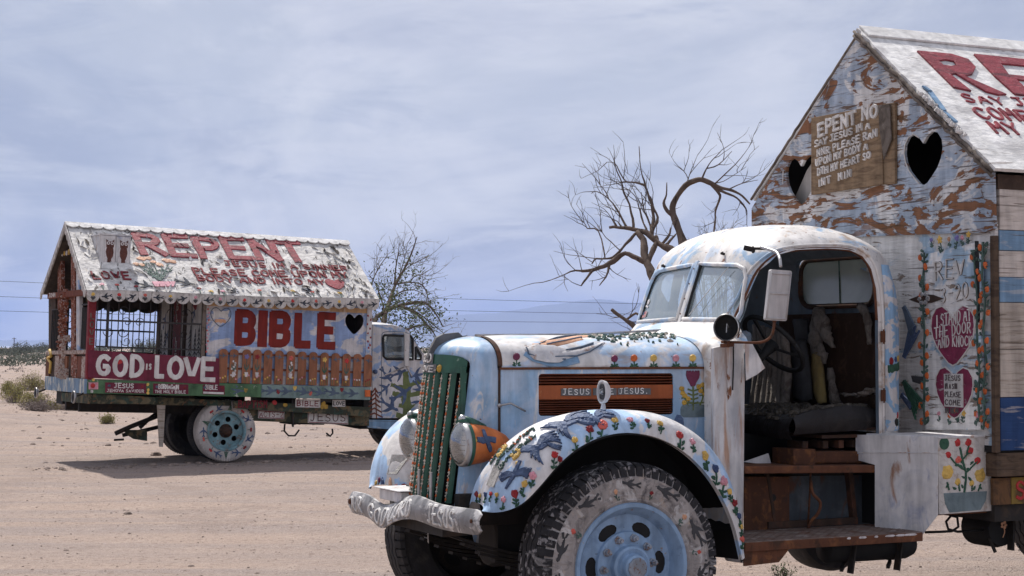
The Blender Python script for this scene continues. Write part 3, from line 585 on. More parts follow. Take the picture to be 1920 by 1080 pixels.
# green grille surround: a shallow frame around the grille opening, swooping top band
def gpt(v, z, h=0): return (grille_u(v, z) - h, v, z)
def gsurf(z0f, z1f, nv=24, off=.012):
    return lambda a, b: gpt(lerp(-.265, .265, a), lerp(z0f(lerp(-.265, .265, a)), z1f(lerp(-.265, .265, a)), b), off)
topz = lambda v: 1.632 + .07 * max(0., 1 - min(1, abs(v) / .268) ** 3.64) ** .275 + .008
botz = lambda v: 1.603
m = MB(); m.grid(gsurf(botz, topz), 24, 3); m.grid(lambda a, b: gpt(lerp(-.265, .265, a), botz(0), .012 - .05 * b), 24, 1); gb = ob('grille_surround', m, 'green', T1, True, auto=50)
m = MB(); m.grid(lambda a, b: gpt(lerp(-.27, .27, a), lerp(.84, 1.62, b), -.05), 16, 4); ob('radiator_core', m, 'black', gb)
for s in (-1, 1): m = MB(); m.box((grille_u(.27, 1.2) - .0, s * .262 - .008, .84), (grille_u(.27, 1.2) + .03, s * .262 + .008, 1.64)); ob('grille_edge', m, 'green', gb)
nbar = 10
for k in range(nbar):
    v = lerp(-.245, .245, k / (nbar - 1)); m = MB(); rows = []
    zz = [.86 + (1.603 - .86) * q / 10 for q in range(11)]
    # half round green bar, painted crust vine on its front
    nv = 6; o = len(m.v); wv = .027; sp = 1.0 - .0 * 1
    for z in zz:
        vv = v * (1 - .03 * (1.5 - z))
        for j in range(nv + 1): a = math.pi * j / nv; m.v.append((grille_u(vv, z) + .012 - .030 * math.sin(a), vv - wv * .8 * math.cos(a), z))
    for i in range(10):
        for j in range(nv): q = o + i * (nv + 1) + j; m.f.append((q, q + 1, q + nv + 2, q + nv + 1)); m.m.append(0)
    gbar = ob('grille_bar', m, 'green', T1, True)
    m = MB(); P = lambda a, b, h=0, v=v: (grille_u(v * (1 - .03 * (1.5 - b)), b) - .017 - h, v * (1 - .03 * (1.5 - b)) + a, b)
    z = .875 + rnd.uniform(0, .03)
    m.stroke(P, [(0, .87), (.003, 1.05), (-.003, 1.25), (.002, 1.59)], .0075, .003, 2, .35)
    while z < 1.585:
        c = 0 if rnd.random() < .55 else 2
        m.dome(P, rnd.uniform(-.003, .003), z, .0075, .010, .006, 7, .3, 0); z += rnd.uniform(.018, .026)
        for s in (-1, 1): m.dome(P, s * rnd.uniform(.005, .010), z, .0065, .005, .005, 6, .3, 2 if rnd.random() < .6 else 1, s * .6)
        z += rnd.uniform(.016, .024)
        for s in (-1, 1): m.dome(P, s * rnd.uniform(.004, .009), z, .0065, .005, .005, 6, .3, 2, -s * .6)
        z += rnd.uniform(.014, .02)
    ob('painted_vine', m, ['paint_orangef', 'vine_paint', 'paint_cream'], gbar)
# badge on the grille top
P = lambda a, b, h=0: gpt(a, b, .014 + h)
m = MB(); m.grid(lambda a, b: P(lerp(-.13, .05, a), lerp(1.656, 1.716, b), .004), 10, 2); bd = ob('badge', m, 'plate_grey', T1)
m = MB(); m.grid(lambda a, b: P(lerp(-.15, .088, a), lerp(1.604, 1.652, b), .004), 10, 2); bd2 = ob('badge', m, 'plate_grey', T1)
m = MB(); text(m, lambda a, b, h=0: P(a, b, .006 + h), 'GOD', -.115, 1.664, .048, .042, .054, .17, .006); ob('lettering', m, 'letter_white', bd)
m = MB(); text(m, lambda a, b, h=0: P(a, b, .006 + h), 'LOVE', -.13, 1.609, .034, .040, .052, .19, .006); ob('lettering', m, 'letter_white', bd2)
m = MB(); m.dome(P, .112, 1.628, .014, .020, .012, 8, .2); ob('painted_flower', m, 'paint_gold', gb)
# nose ornament fin
m = MB(); pts = [(-0.7,-0.076,1.629),(-0.685,-0.063,1.71),(-0.66,-0.074,1.767),(-0.6,-0.069,1.811),(-0.54,-0.049,1.817),(-0.5,-0.045,1.827)]
m = MB(); fin = [(-0.733,0,1.686),(-0.712,0,1.748),(-0.675,0,1.808),(-0.631,-0,1.83),(-0.534,0,1.839),(-0.507,0,1.817),(-0.423,0,1.814),(-0.493,-0,1.792),(-0.579,0,1.795),(-0.644,0,1.77),(-0.692,-0,1.711),(-0.712,0,1.667)]
m.prism(lambda a, b, h=0: (a, h, b), [(q[0], q[2]) for q in fin], -.016, .016); ob('nose_ornament', m, 'plate_grey', T1, bevel=.010)
# ---- hood
m = MB(); m.grid(lambda a, b: hood_pt(lerp(-.425, .98, a), b * 2 - 1), 30, 48); hood = ob('hood', m, 'truck_white', T1, True, auto=60)
hoodP = surf(hood_pt)
def chk(P, a, b):  # flip if the normal points inwards
    return P
m = MB()
for s in (1,):
    m.grid(lambda a, b: (lambda q: (q[0], q[1] * 1.012 + (.004 if q[1] > 0 else -.004), q[2] + .006))(hood_pt(lerp(-.452, -.425, a), b * 2 - 1)), 2, 48)
m.tube([(-.44, .372, 1.63), (-.44, .372, 1.2), (-.44, .372, .86)], .008, 6); ob('hood_strap', m, 'rust_dark', T1, True)
m = MB(); m.tube([(-.42, 0, 1.822), (.3, 0, 1.828), (.93, 0, 1.86)], .008, 6); ob('hood_hinge', m, 'chrome_dull', hood)
m = MB(); m.bar((-.44, .376, 1.629), (.85, .604, 1.629), .012, .014); m.bar((-.44, -.376, 1.629), (.85, -.604, 1.629), .012, .014); ob('seam_trim', m, 'rust', T1)
HS = plane((-.45, .37, 0), (1.29, .23, 0), (0, 0, 1), -1); HS_ = lambda s: (lambda a, b, h=0: (lambda q: Vector((q[0], s * q[1], q[2])))(HS(a, b, h)))
hole = [(0.246,1.598),(1.074,1.597),(1.083,1.349),(0.243,1.355)]
hx0, hx1, hz0, hz1 = hole[0][0], hole[1][0], hole[3][1], hole[0][1]
for s in (1, -1):
    m = MB(); m.prism(HS_(s), [(0, 1.02), (.10, 1.16), (.25, 1.25), (.5, 1.30), (.85, 1.28), (1.08, 1.18), (1.22, 1.02), (1.30, .80), (1.30, 1.622), (0, 1.622)], -.012, .0, 0, [rrect(hx0, hz0, hx1, hz1, .02)])
    hp = ob('hood_side_panel', m, 'truck_blue', T1)
    P = HS_(s); nsl = 12; bz0, bz1 = 1.475, 1.535
    bz0 = [(0.636,1.45)][0][1]; bz1 = [(0.636,1.531)][0][1]
    m = MB(); m.prism(P, [(hx0, hz0), (hx1, hz0), (hx1, hz1), (hx0, hz1)], -.07, -.06); ob('louver_backing', m, 'black', hp)
    def slats(za, zb, n):
        for k in range(n):
            z = lerp(za, zb, k / n); d = (zb - za) / n; m = MB()
            for sec in range(2):
                a0, a1 = (hx0, hx1)
            m.hexa([P(hx0, z, -.05), P(hx1, z, -.05), P(hx1, z + .006, -.05), P(hx0, z + .006, -.05), P(hx0, z + d * .78, -.004), P(hx1, z + d * .78, -.004), P(hx1, z + d * .98, -.006), P(hx0, z + d * .98, -.006)])
            ob('louver', m, 'louver', hp, bevel=.002)
    slats(hz0, bz0, 7); slats(bz1, hz1, 4)
    m = MB(); m.prism(P, [(hx0, bz0), (hx1, bz0), (hx1, bz1), (hx0, bz1)], -.02, -.002); bnd = ob('louver_band', m, 'louver_band', hp, bevel=.002)
    if s == 1:
        pl = [(0.382,1.471),(0.564,1.469),(0.564,1.51),(0.382,1.511),(0.577,1.472),(0.721,1.471),(0.721,1.512),(0.577,1.513),(0.728,1.474),(0.933,1.473),(0.933,1.51),(0.728,1.512)]
        for k, tx in ((0, 'JESUS'), (4, 'E'), (8, 'JESUS.')):
            q = pl[k:k + 4]; m = MB(); m.prism(P, q, -.002, .003); pp = ob('name_plate', m, 'plate_grey', bnd)
            m = MB(); L_ = q[1][0] - q[0][0]; n = len(tx); ad = L_ / (n + .2) if n > 1 else L_ * .5
            text(m, lambda a, b, h=0: P(a, b, .003 + h), tx, q[0][0] + ad * .25 if n > 1 else q[0][0] + L_ * .55, q[0][1] + .006, .032, ad * .62, ad, .17, .004); ob('lettering', m, 'letter_white', pp)
# painted things on the hood side
P = HS_(1)
def paint_obj(name, fn, mats, par):
    m = MB(); fn(m); return ob(name, m, mats, par)
def tul(m):
    c = [(1.199,1.571)][0]
    for k in range(5): a = R(-40 + 20 * k); m.stroke(P, [(c[0], c[1] - .035), (c[0] + math.sin(a) * .05, c[1] + .015 + .01 * (k % 2)), (c[0] + math.sin(a) * .055, c[1] + .038)], [.035, .03, .012], .006, 0)
    m.stroke(P, [(c[0], c[1] - .04), (c[0] + .003, c[1] - .12), (c[0], c[1] - .19)], .010, .005, 1)
    for z in (.08, .105, .13, .155): m.stroke(P, [(c[0] - .03, c[1] - z + .012), (c[0], c[1] - z), (c[0] + .03, c[1] - z + .01)], .010, .005, 1)
paint_obj('painted_tulip', tul, ['paint_plum', 'paint_olive'], hp if False else T1)
for pts, st in (([(1.128,1.506),(1.148,1.465),(1.168,1.446),(1.144,1.424),(1.134,1.48)], [(1.134,1.509),(1.151,1.439),(1.168,1.408)]), ([(1.236,1.517),(1.259,1.527),(1.28,1.508),(1.273,1.476),(1.286,1.47),(1.249,1.492)], [(1.263,1.527),(1.263,1.454),(1.242,1.407)])):
    m = MB()
    for q in pts: m.dome(P, q[0], q[1], .017, .016, .008, 9, .15, 0)
    m.stroke(P, st, .009, .005, 1)
    for q in st[1:]: m.stroke(P, [(q[0] - .022, q[1] + .012), (q[0] + .022, q[1] + .016)], .009, .005, 1)
    ob('painted_flower', m, ['paint_gold', 'paint_olive'], T1)
m = MB(); c = [(1.205,1.376)][0]; m.prism(P, rrect(c[0] - .085, c[1] - .038, c[0] + .085, c[1] + .035, .025), 0, .004); ob('painted_pot', m, 'planter', T1)
for (a, b), (rx, ry) in zip([(1.11,1.298),(1.023,1.309),(0.973,1.306)], ((.035, .05), (.02, .03), (.015, .02))):
    m = MB(); m.dome(P, a, b, rx, ry, .006, 10, .25); ob('painted_flower', m, 'bird_blue', T1)
m = MB(); hd = [(0.01,1.419),(0.013,1.358)]; m.tube([tuple(P(hd[0][0], hd[0][1], .02)), tuple(P(hd[0][0] + .06, hd[0][1] + .012, .032)), tuple(P(hd[0][0] + .15, hd[0][1] - .035, .028))], .006, 8)
m.lathe(P(hd[0][0], hd[0][1], 0), P(0, 0, 1) - P(0, 0, 0), [(.012, 0), (.012, .02), (0, .024)], 8); ob('latch_handle', m, 'chrome_dull', T1, True)
# flowers and bird on the hood
for (a, b), c in zip([(-0.337,0.833),(0.248,0.877),(0.368,0.868),(0.488,0.868),(0.626,0.877),(0.731,0.877)], ('plum', 'plum', 'orangef', 'yellow', 'pink', 'yellow')):
    q = Vector(hood_pt(a, b)); Pv = lambda x, y, h=0, q=q: (q.x + x * .985, q.y + .006 + h + x * .17 - abs(y) * 0, q.z + y)
    m = MB(); s = .021; m.dome(Pv, 0, 0, s, s * 1.1, .008, 10, .12, 0); m.stroke(Pv, [(0, -s), (0, -.055)], .008, .004, 1)
    for k in (-1, 1):
        m.dome(Pv, k * .014, -.038, .014, .008, .006, 7, .25, 1, k * .7); m.dome(Pv, k * .016, -.05, .015, .008, .006, 7, .25, 1, k * .4)
    ob('painted_flower', m, ['paint_' + c, 'leaf_paint'], hood)
HP = lambda du=1: (lambda a, b, h=0: hoodP(a, b, h))
m = MB(); hb = [(-0.254,0.586),(-0.196,0.745),(-0.137,0.833),(-0.039,0.771),(0.07,0.683),(0.193,0.542),(0.251,0.463)]
def hoodQ(a, b, h=0):
    p = Vector(hood_pt(a, b)); n = Vector((0, math.sin(b * 1.3), math.cos(b * 1.3))); return p + n * h
body = [(-0.257,0.683),(-0.217,0.771),(-0.137,0.824),(-0.032,0.789),(0.088,0.692),(0.23,0.498)]
def metric(P0, pts, w, **k): return P0
def hstroke(m, pts, w, h, mi):
    # ribbon whose width runs across the hood (b direction), width in metres
    o = len(m.v); n = len(pts)
    for i, (a, b) in enumerate(pts):
        a0, b0 = pts[max(i - 1, 0)]; a1, b1 = pts[min(i + 1, n - 1)]; pA, pB = hoodQ(a0, b0), hoodQ(a1, b1); d = (pB - pA).normalized(); nn = (hoodQ(a, b, .01) - hoodQ(a, b)).normalized(); sd_ = d.cross(nn)
        ww = w[i] if isinstance(w, (list, tuple)) else w
        for q, z in ((-.5, 0), (-.4, h), (.4, h), (.5, 0)): m.v.append(tuple(hoodQ(a, b) + sd_ * ww * q + nn * z))
    for i in range(n - 1):
        for k in range(3): q = o + i * 4 + k; m.f.append((q, q + 1, q + 5, q + 4)); m.m.append(mi)
def dense(pts, n=6):
    o = []
    for a, b in zip(pts, pts[1:]):
        for k in range(n): t = k / n; o.append((lerp(a[0], b[0], t), lerp(a[1], b[1], t)))
    return o + [pts[-1]]
m = MB()
hstroke(m, dense([(-0.272,0.683),(-0.217,0.736),(-0.156,0.78),(-0.087,0.789),(-0.01,0.745)]), [.02 + .10 * min(1, k / 6) * min(1, (24 - k) / 8 + .2) for k in range(25)], .006, 1)
hstroke(m, dense([(-0.214,0.621),(-0.112,0.595),(0.004,0.498),(0.139,0.357)]), [.05] * 19, .005, 0)
hstroke(m, dense([(-0.152,0.542),(-0.021,0.463),(0.15,0.269),(0.266,0.19)]), [.05] * 19, .005, 0)
hstroke(m, dense([(-0.058,0.806),(0.062,0.745),(0.171,0.613),(0.244,0.498)]), [.05 - .0018 * k for k in range(19)], .006, 1)
hstroke(m, dense([(-0.108,0.85),(0.022,0.833),(0.11,0.745),(0.219,0.551)]), [.008] * 19, .010, 2)
hstroke(m, dense([(-0.261,0.648),(-0.261,0.789),(-0.225,0.842),(-0.156,0.894),(-0.047,0.894)]), [.009] * 25, .010, 2)
hstroke(m, dense([(-0.217,0.648),(-0.127,0.498),(-0.003,0.322),(0.175,0.155)]), [.007] * 19, .010, 2)
hstroke(m, dense([(-0.127,0.577),(0.015,0.454),(0.153,0.313)]), [.010] * 13, .012, 2)
hstroke(m, dense([(-0.032,0.718),(0.077,0.639),(0.168,0.533)]), [.010] * 13, .012, 2)
ob('painted_bird', m, ['paint_peach', 'steel_white', 'bird_slate'], hood, True)
m = MB(); hstroke(m, dense([(-0.279,0.762),(-0.236,0.868),(-0.145,0.947),(-0.043,0.947),(0.033,0.894)]), [.045] * 25, .004, 0); ob('painted_wave', m, 'plank_blue', hood)
m = MB(); rg = random.Random(5)
for k in range(150):
    t = rg.random(); a = lerp(.22, .80, t) + rg.uniform(-.03, .03); b = rg.gauss(.22, .14); p = hoodQ(a, b, .002); q = rg.uniform(.008, .022)
    m.dome(lambda x, y, h=0, p=p, b=b: (p.x + x, p.y + y * math.cos(b), p.z + h - y * math.sin(b) * .8), 0, 0, q, q * .5, .010, 6, .3, 0 if rg.random() < .7 else 1, rg.uniform(0, 3))
ob('painted_foliage', m, ['vine_paint', 'paint_cream'], hood)
# ---- front fenders with paintings
def fender(sg, mat):
    m = MB(); F = (lambda s, t: fender_pt(s, t)) if sg > 0 else (lambda s, t: (lambda q: (q[0], -q[1], q[2]))(fender_pt(s, t)))
    m.grid(lambda a, b: F(a * 15, b * 2 - 1), 60, 28)
    m.grid(lambda a, b: (lambda q: (q[0], q[1] - sg * .006 * b - sg * .03 * b, q[2] - .004 * b))(F(a * 15, 1)), 60, 2)
    fo = ob('front_fender', m, mat, T1, True, auto=70)
    m = MB(); m.grid(lambda a, b: (lambda q: (q[0] + .02 * (1 - a), q[1] - sg * .016, q[2] - .018 + .0 * a))(F(2.2 + a * 12.8, b * 1.92 - .95)), 40, 14); ob('fender_liner', m, 'black', fo, True)
    return fo
fen = fender(1, 'fender_paint'); fen2 = fender(-1, 'fender_far')
def fsurf(s, t, sg=1):
    """flat metric paint frame tangent to the fender: b up, a rearwards; follows the surface"""
    f = lambda a, b: (lambda q: Vector((q[0], sg * q[1], q[2])))(fender_pt(a, b))
    e = .02; p = f(s, t); ds = (f(s + e, t) - f(s - e, t)) / (2 * e); dt = (f(s, t + e) - f(s, t - e)) / (2 * e)
    n = ds.cross(dt).normalized()
    if n.dot(p - Vector((0, 0, .6))) < 0: n = -n
    up = Vector((0, 0, 1)); up = up - n * up.dot(n)
    if up.length < .35: up = Vector((-ds.x, -ds.y, -ds.z)).normalized() * .01 + Vector((0, -sg, 0)); up = up - n * up.dot(n)
    up.normalize(); ri = up.cross(n) * (1 if sg > 0 else 1)
    if ri.x < 0: ri = -ri
    G = Matrix(((ds.dot(ds), ds.dot(dt)), (ds.dot(dt), dt.dot(dt)))).inverted()
    def P(a, b, h=0):
        d = ri * a + up * b; r = G @ Vector((ds.dot(d), dt.dot(d))); q = f(min(max(s + r[0], 0), 15), min(max(t + r[1], -1), 1.0)); 
        return q + n * (h + .002)
    return P
FL = [(2.519,0.798),(3.195,0.782),(3.722,0.782),(4.925,0.798),(5.94,0.798),(6.617,0.714),(7.105,0.681),(7.519,0.597),(8.045,0.613),(8.684,0.613),(9.173,0.613),(10.038,0.697),(10.564,0.664),(11.278,0.714),(11.842,0.714),(12.368,0.681),(12.744,0.63),(13.158,0.563),(13.647,0.462),(14.023,0.412),(14.361,0.462),(0.564,0.227),(0.827,0.378),(1.128,0.496),(1.429,0.613),(1.729,0.765),(5.15,0.933),(0.564,0.092)]
CL = ['darkred', 'yellow', 'pink', 'red', 'yellow', 'darkred', 'coral', 'yellow', 'pink', 'darkred', 'yellow', 'red', 'pink', 'yellow', 'navy', 'pink', 'yellow', 'darkred', 'navy', 'yellow', 'coral', 'yellow', 'navy', 'red', 'yellow', 'pink', 'darkred', 'darkred']
SZ = [.030, .024, .028, .026, .026, .026, .030, .025, .024, .017, .020, .025, .026, .026, .024, .026, .02, .02, .024, .02, .024, .014, .013, .016, .016, .020, .02, .016]
for (s, t), c, z in zip(FL, CL, SZ):
    rr = 0
    m = MB(); flower(m, fsurf(s, t), 0, 0, z, 0, 1, 'tulip', rr, .010); ob('painted_flower', m, ['paint_' + c, 'leaf_paint'], fen)
for (s, t), z, ro, fl in zip([(2.857,0.563),(4.436,0.496),(5.902,0.361),(6.955,0.445)], (.15, .30, .40, .22), (R(75), R(35), R(20), R(12)), (1, 1, 1, 1)):
    m = MB(); P = fsurf(s, t); sp = .9
    if z == .15:
        m.stroke(P, [(-.075, -.01), (-.04, .012), (0, .008), (.05, .026), (.085, .02)], [.05, .046, .026, .044, .05], .010, 0, .12, 2); m.stroke(P, [(-.035, -.08), (-.015, -.03), (0, .0), (.012, .04), (.02, .075)], [.008, .022, .03, .022, .016], .011, 0, .12, 2)
        for k in (-1, 1): m.stroke(P, [(-.06, .01 * k), (-.085, .022 * k)], [.014, .006], .012, 0, .2, 2)
    else:
        L = {.30: .17, .40: .20, .22: .13}[z]
        def feather(x0, y0, x1, y1, bend, w): m.stroke(P, [(lerp(x0, x1, t) + bend * math.sin(3.14 * t) * (y1 - y0), lerp(y0, y1, t) - bend * math.sin(3.14 * t) * (x1 - x0)) for t in (0, .2, .4, .6, .8, 1)], [w, w * 1.1, w, w * .8, w * .55, w * .2], .009 + rnd.uniform(0, .004), 0, .15, 1)
        feather(-.45 * L, -.12 * L, .35 * L, .10 * L, .10, .26 * L)                      # body
        m.dome(P, -.52 * L, -.16 * L, .12 * L, .10 * L, .010, 9, .1); m.stroke(P, [(-.6 * L, -.19 * L), (-.76 * L, -.24 * L)], [.05 * L, .01 * L], .008, 0, .1, 1)
        for k in range(5): feather(.0, .05 * L, (.75 - .09 * k) * L, (.20 + .15 * k) * L * .8, -.18, .15 * L)   # upper wing
        for k in range(4): feather(-.05 * L, -.05 * L, (.28 - .16 * k) * L, (-.62 + .05 * k) * L, .16, .14 * L)   # lower wing
        for k in range(3): feather(.28 * L, .06 * L, (.80) * L, (-.04 + .07 * k) * L - .05 * L, .05, .09 * L)
    ob('painted_bird', m, 'bird_blue', fen)
for (s, t), sc in zip([(3.308,0.042),(3.421,0.361)], (.04, .045)):
    m = MB(); P = fsurf(s, t)
    for k in range(9): m.dome(P, rnd.uniform(-1, 1) * sc * .7, rnd.uniform(-1, 1) * sc, .016, .014, .010, 7, .25)
    ob('painted_flower', m, 'paint_yellow', fen)
for path in ([(2.594,0.16),(3.195,0.126),(3.684,0.143),(4.211,0.126),(4.774,0.143)], [(2.556,0.294),(3.195,0.277),(3.684,0.277),(4.173,0.294),(4.474,0.294)], [(2.632,0.025),(3.195,-0.025),(3.722,-0.076)]):
    m = MB()
    for a, b in zip(path, path[1:]):
        for k in range(5):
            s, t = lerp(a[0], b[0], k / 5), lerp(a[1], b[1], k / 5); P = fsurf(s, t)
            m.dome(P, rnd.uniform(-.012, .012), 0, .012, .007, .009, 6, .3, 1, rnd.uniform(0, 3)); m.dome(P, rnd.uniform(-.014, .014), .008, .012, .006, .009, 6, .3, 0 if rnd.random() < .4 else 1, rnd.uniform(0, 3))
    ob('painted_vine', m, ['paint_orangef', 'vine_paint'], fen)
s, t = [(2.068,0.277)][0]; P = fsurf(s, t); m = MB(); m.prism(P, [(-.05, -.06), (.03, -.065), (.055, .05), (-.02, .062)], .001, .007); ob('painted_patch', m, 'paint_dullgrey', fen)
for (s, t), c, z in zip([(0,0.227),(0,-0.126),(0.789,-0.395),(1.466,-0.563),(0.226,0.496),(0.414,0.311)], ('navy', 'peach', 'coral', 'darkred', 'yellow', 'plum'), (.018, .018, .016, .02, .012, .014)):
    m = MB(); P = fsurf(s, t, -1); m.dome(P, 0, 0, z, z * 1.5, .008, 9, .15); m.stroke(P, [(0, -z), (0, -z * 3)], z * .4, .005, 1); ob('painted_flower', m, ['paint_' + c, 'leaf_paint'], fen2)
s, t = [(2.143,-0.328)][0]; P = fsurf(s, t, -1); m = MB(); m.prism(P, [(-.06, -.06), (.04, -.06), (.06, .06), (-.03, .07)], .001, .006); ob('painted_patch', m, 'paint_dullgrey', fen2)
# fender marker lamp
c = [(-0.063,0.92,1.407)][0]; m = MB(); m.tube([c, (c[0], c[1], c[2] + .035)], [.016, .010], 10); base = Vector((c[0], c[1], c[2] + .098))
m.lathe(base, (-1, .12, 0), [(.0, -.035), (.035, -.032), (.052, -.015), (.058, .012), (.050, .014), (.046, .0), (.0, -.012)], 20); 
for q in range(len(m.v)):
    if q >= 20: v = Vector(m.v[q]) - base; m.v[q] = tuple(base + Vector((v.x, v.y * .75, v.z * 1.15)))
lp = ob('marker_lamp', m, 'steel_white', T1, True, auto=40); m = MB(); m.lathe(base + Vector((-.006, 0, 0)), (-1, .12, 0), [(.044, 0), (.02, -.012), (0, -.014)], 16); ob('lamp_bowl', m, 'grey_dark', lp, True); m = MB(); m.lathe(base + Vector((-.012, 0, 0)), (-1, 0, 0), [(.012, -.02), (.015, .0), (0, .012)], 10); ob('bulb', m, 'lens', lp, True)
# ---- headlights
for s, c in ((1, (-.70, .43, 1.205)), (-1, (-.69, -.345, 1.20))):
    m = MB(); ax = (-1, 0, 0); HSC = .93
    m.lathe(c, ax, [(.0, -.30), (.02, -.295), (.05, -.265), (.08, -.205), (.105, -.13), (.118, -.05), (.121, .0)], 32); hl = ob('headlight', m, 'orange', T1, True)
    m = MB(); m.lathe(c, ax, [(.119, -.03), (.126, -.026), (.129, -.008), (.126, .010), (.117, .020), (.110, .020)], 36); ob('rim', m, 'chrome_dull' if s > 0 else 'chrome_dull', hl, True)
    m = MB(); m.lathe(c, ax, [(.120, -.032), (.130, -.026), (.1315, -.006)], 36, 0, R(15), R(140), (0, .3, 1) if s > 0 else (0, -1, .2)); ob('rim_paint', m, 'green', hl, True)
    m = MB(); m.lathe(c, ax, [(.115, .018), (.10, .034), (.07, .046), (.035, .052), (0, .053)], 28); ob('lens', m, 'lens', hl, True)
    m = MB()
    for k in range(-3, 4):
        y = k * .028; hw = math.sqrt(max(.108 ** 2 - y * y, 0)); m.tube([(c[0] - .052 + .35 * (y * y + q * q) * 6, c[1] + q, c[2] + y) for q in (-hw, -hw / 2, 0, hw / 2, hw)], .0016, 4)
    ob('lens_ribs', m, 'lens', hl)
    m = MB(); m.lathe(c, ax, [(.110, .012), (.09, -.03), (.05, -.06), (.02, -.07), (0, -.07)], 28); ob('reflector', m, 'chrome', hl, True)
    m = MB(); m.tube([(c[0] + .02, c[1], c[2] + .12), (c[0] - .01, c[1], c[2] + .148)], [.035, .018], 10); m.tube([(c[0] + .14, c[1], c[2] + .09), (c[0] + .06, c[1], c[2] + .122), (c[0] - .0, c[1], c[2] + .145)], [.02, .026, .02], 8); ob('parking_lamp', m, 'green', hl, True)
    m = MB(); m.lathe((c[0] - .0, c[1], c[2] + .148), (-.6, 0, .8), [(.022, -.01), (.022, .006), (.012, .016), (0, .018)], 12); ob('parking_lens', m, 'chrome', hl, True)
    m = MB(); m.tube([(c[0] + .22, c[1], c[2]), (c[0] + .27, c[1] + .02 * s, c[2] - .01), (c[0] + .28, c[1], c[2] - .2)], .018, 8); ob('headlight_bracket', m, 'chassis', T1)
    if s == 1:
        def HPn(a, b, h=0, c=c):
            an = a / .11; rr = interp(b, [(0, .121), (.05, .118), (.13, .105), (.205, .08), (.265, .05)])[0] + .001; return (c[0] + b, c[1] + math.cos(an) * (rr + h), c[2] + math.sin(an) * (rr + h))
        m = MB(); Q = lambda x, y, h=0: HPn(y, x, h)
        m.stroke(Q, [(.05, .03), (.085, .025), (.125, .035), (.155, .03)], [.03, .04, .035, .04], .006, 0, .1, 2); m.stroke(Q, [(.095, .085), (.10, .03), (.125, -.02), (.13, -.035)], [.02, .03, .03, .02], .007, 0, .1, 2)
        ob('painted_bird', m, 'bird_blue', hl)
        m = MB(); m.dome(Q, .032, .025, .008, .012, .006, 7, .2); ob('painted_flower', m, 'paint_yellow', hl)
# ---- bumper with raised letters
def bz(v): return .80 + .022 * (v) - .05 * math.exp(-((v + .30) / .20) ** 2) + .035 * math.exp(-((v - .18) / .25) ** 2)
def bpt(a, b): # a -1..1 lateral, b -1..1 height
    v = a * .965 + .03; e = math.sqrt(max(0, 1 - max(0, abs(a) - .93) ** 2 / .0049)); h = .068 * (.62 + .38 * e)
    tw = .10 * math.exp(-((v + .05) / .25) ** 2)
    return (-.86 - .05 * math.cos(a * 1.4) + .02 * b * b + tw * b * .35, v, bz(v) + h * b)
m = MB(); m.grid(lambda a, b: bpt(a * 2 - 1, b * 2 - 1), 70, 8); o_ = MB()
m.grid(lambda a, b: (lambda q: (q[0] + .014, q[1], q[2]))(bpt(a * 2 - 1, b * 2 - 1)), 70, 8)

for e_ in (1, -1): m.grid(lambda a, b: (lambda q: (q[0] + .014 * b, q[1], q[2]))(bpt(a * 2 - 1, e_)), 70, 1); m.grid(lambda a, b: (lambda q: (q[0] + .014 * b, q[1], q[2]))(bpt(e_, a * 2 - 1)), 8, 1)
bmp = ob('front_bumper', m, 'bumper', T1, True, auto=60)
BP = lambda a, b, h=0: (lambda q: (q[0] - h, q[1], q[2]))(bpt(a / 1.02, b / .070))
for tx, x, w, hh in (('OUR', -.98, .095, .095), ('GOD', -.57, .125, .10), ('LORD', -.16, .085, .10), ('JESUS', .40, .072, .105)):
    m = MB(); text(m, BP, tx, x, -.05, hh * .95, w * .74, w, .13, .007, 0, .05); ob('lettering', m, 'bumper_letter', bmp)
m = MB(); m.lathe(Vector(bpt(.94, .1)) + Vector((-.002, 0, 0)), (-1, 0, 0), [(.012, 0), (.011, .006), (0, .009)], 10); ob('bumper_bolt', m, 'rust', bmp); m = MB(); m.lathe(Vector(bpt(-.94, .1)) + Vector((-.002, 0, 0)), (-1, 0, 0), [(.018, 0), (.016, .008), (0, .012)], 10); ob('bumper_bolt', m, 'rust', bmp)
for v in (.10, .30):
    m = MB(); q = bpt(v / 1.02, .9); m.tube([(q[0] + .05, v, q[2] - .02), (q[0] + .052, v, q[2] + .15)], .009, 8); ob('guide_post', m, 'chrome_dull', T1)
m = MB(); m.box((-.86, -.42, .84), (-.66, -.08, .90)); m.box((-.88, -.46, .905), (-.66, -.06, .912)); ob('tow_bracket', m, 'steel_white', T1, bevel=.006)
m = MB(); m.box((-.85, -.5, .70), (-.70, .5, .80)); ob('bumper_mount', m, 'chassis', T1)
# ---- cowl side panel with brackets
m = MB(); q = [(0.764,1.748),(0.972,1.786),(0.982,1.597),(0.965,0.484),(0.862,0.502),(0.759,0.668)]
CP = lambda a, b, h=0: (a, .752 + h, b)
m.prism(CP, q, -.03, .004); cw = ob('cowl_panel', m, 'cowl_paint', T1, bevel=.006)
m = MB(); m.box((.86, -.72, .62), (.90, .72, 1.60)); ob('firewall', m, 'cowl_paint', T1)
m = MB(); st = [(0.849,1.748),(0.893,1.748),(0.899,1.488),(0.877,1.457),(0.855,1.473)]; m.prism(CP, st, .004, .014); ob('bracket_strip', m, 'cowl_paint', cw)
m = MB(); m.tube([(st[0][0] + .04, .775, 1.78), (st[0][0] + .04, .775, 1.66), (st[0][0] + .035, .772, 1.50)], .004, 6); ob('cable', m, 'black', cw)
m = MB(); wq = [(0.953,1.786),(0.998,1.779),(1.091,1.628),(1.034,1.591),(0.959,1.557)]; m.prism(lambda a, b, h=0: (a, .80 + h, b), wq, -.003, .003); ob('vent_flap', m, 'cowl_paint', T1)
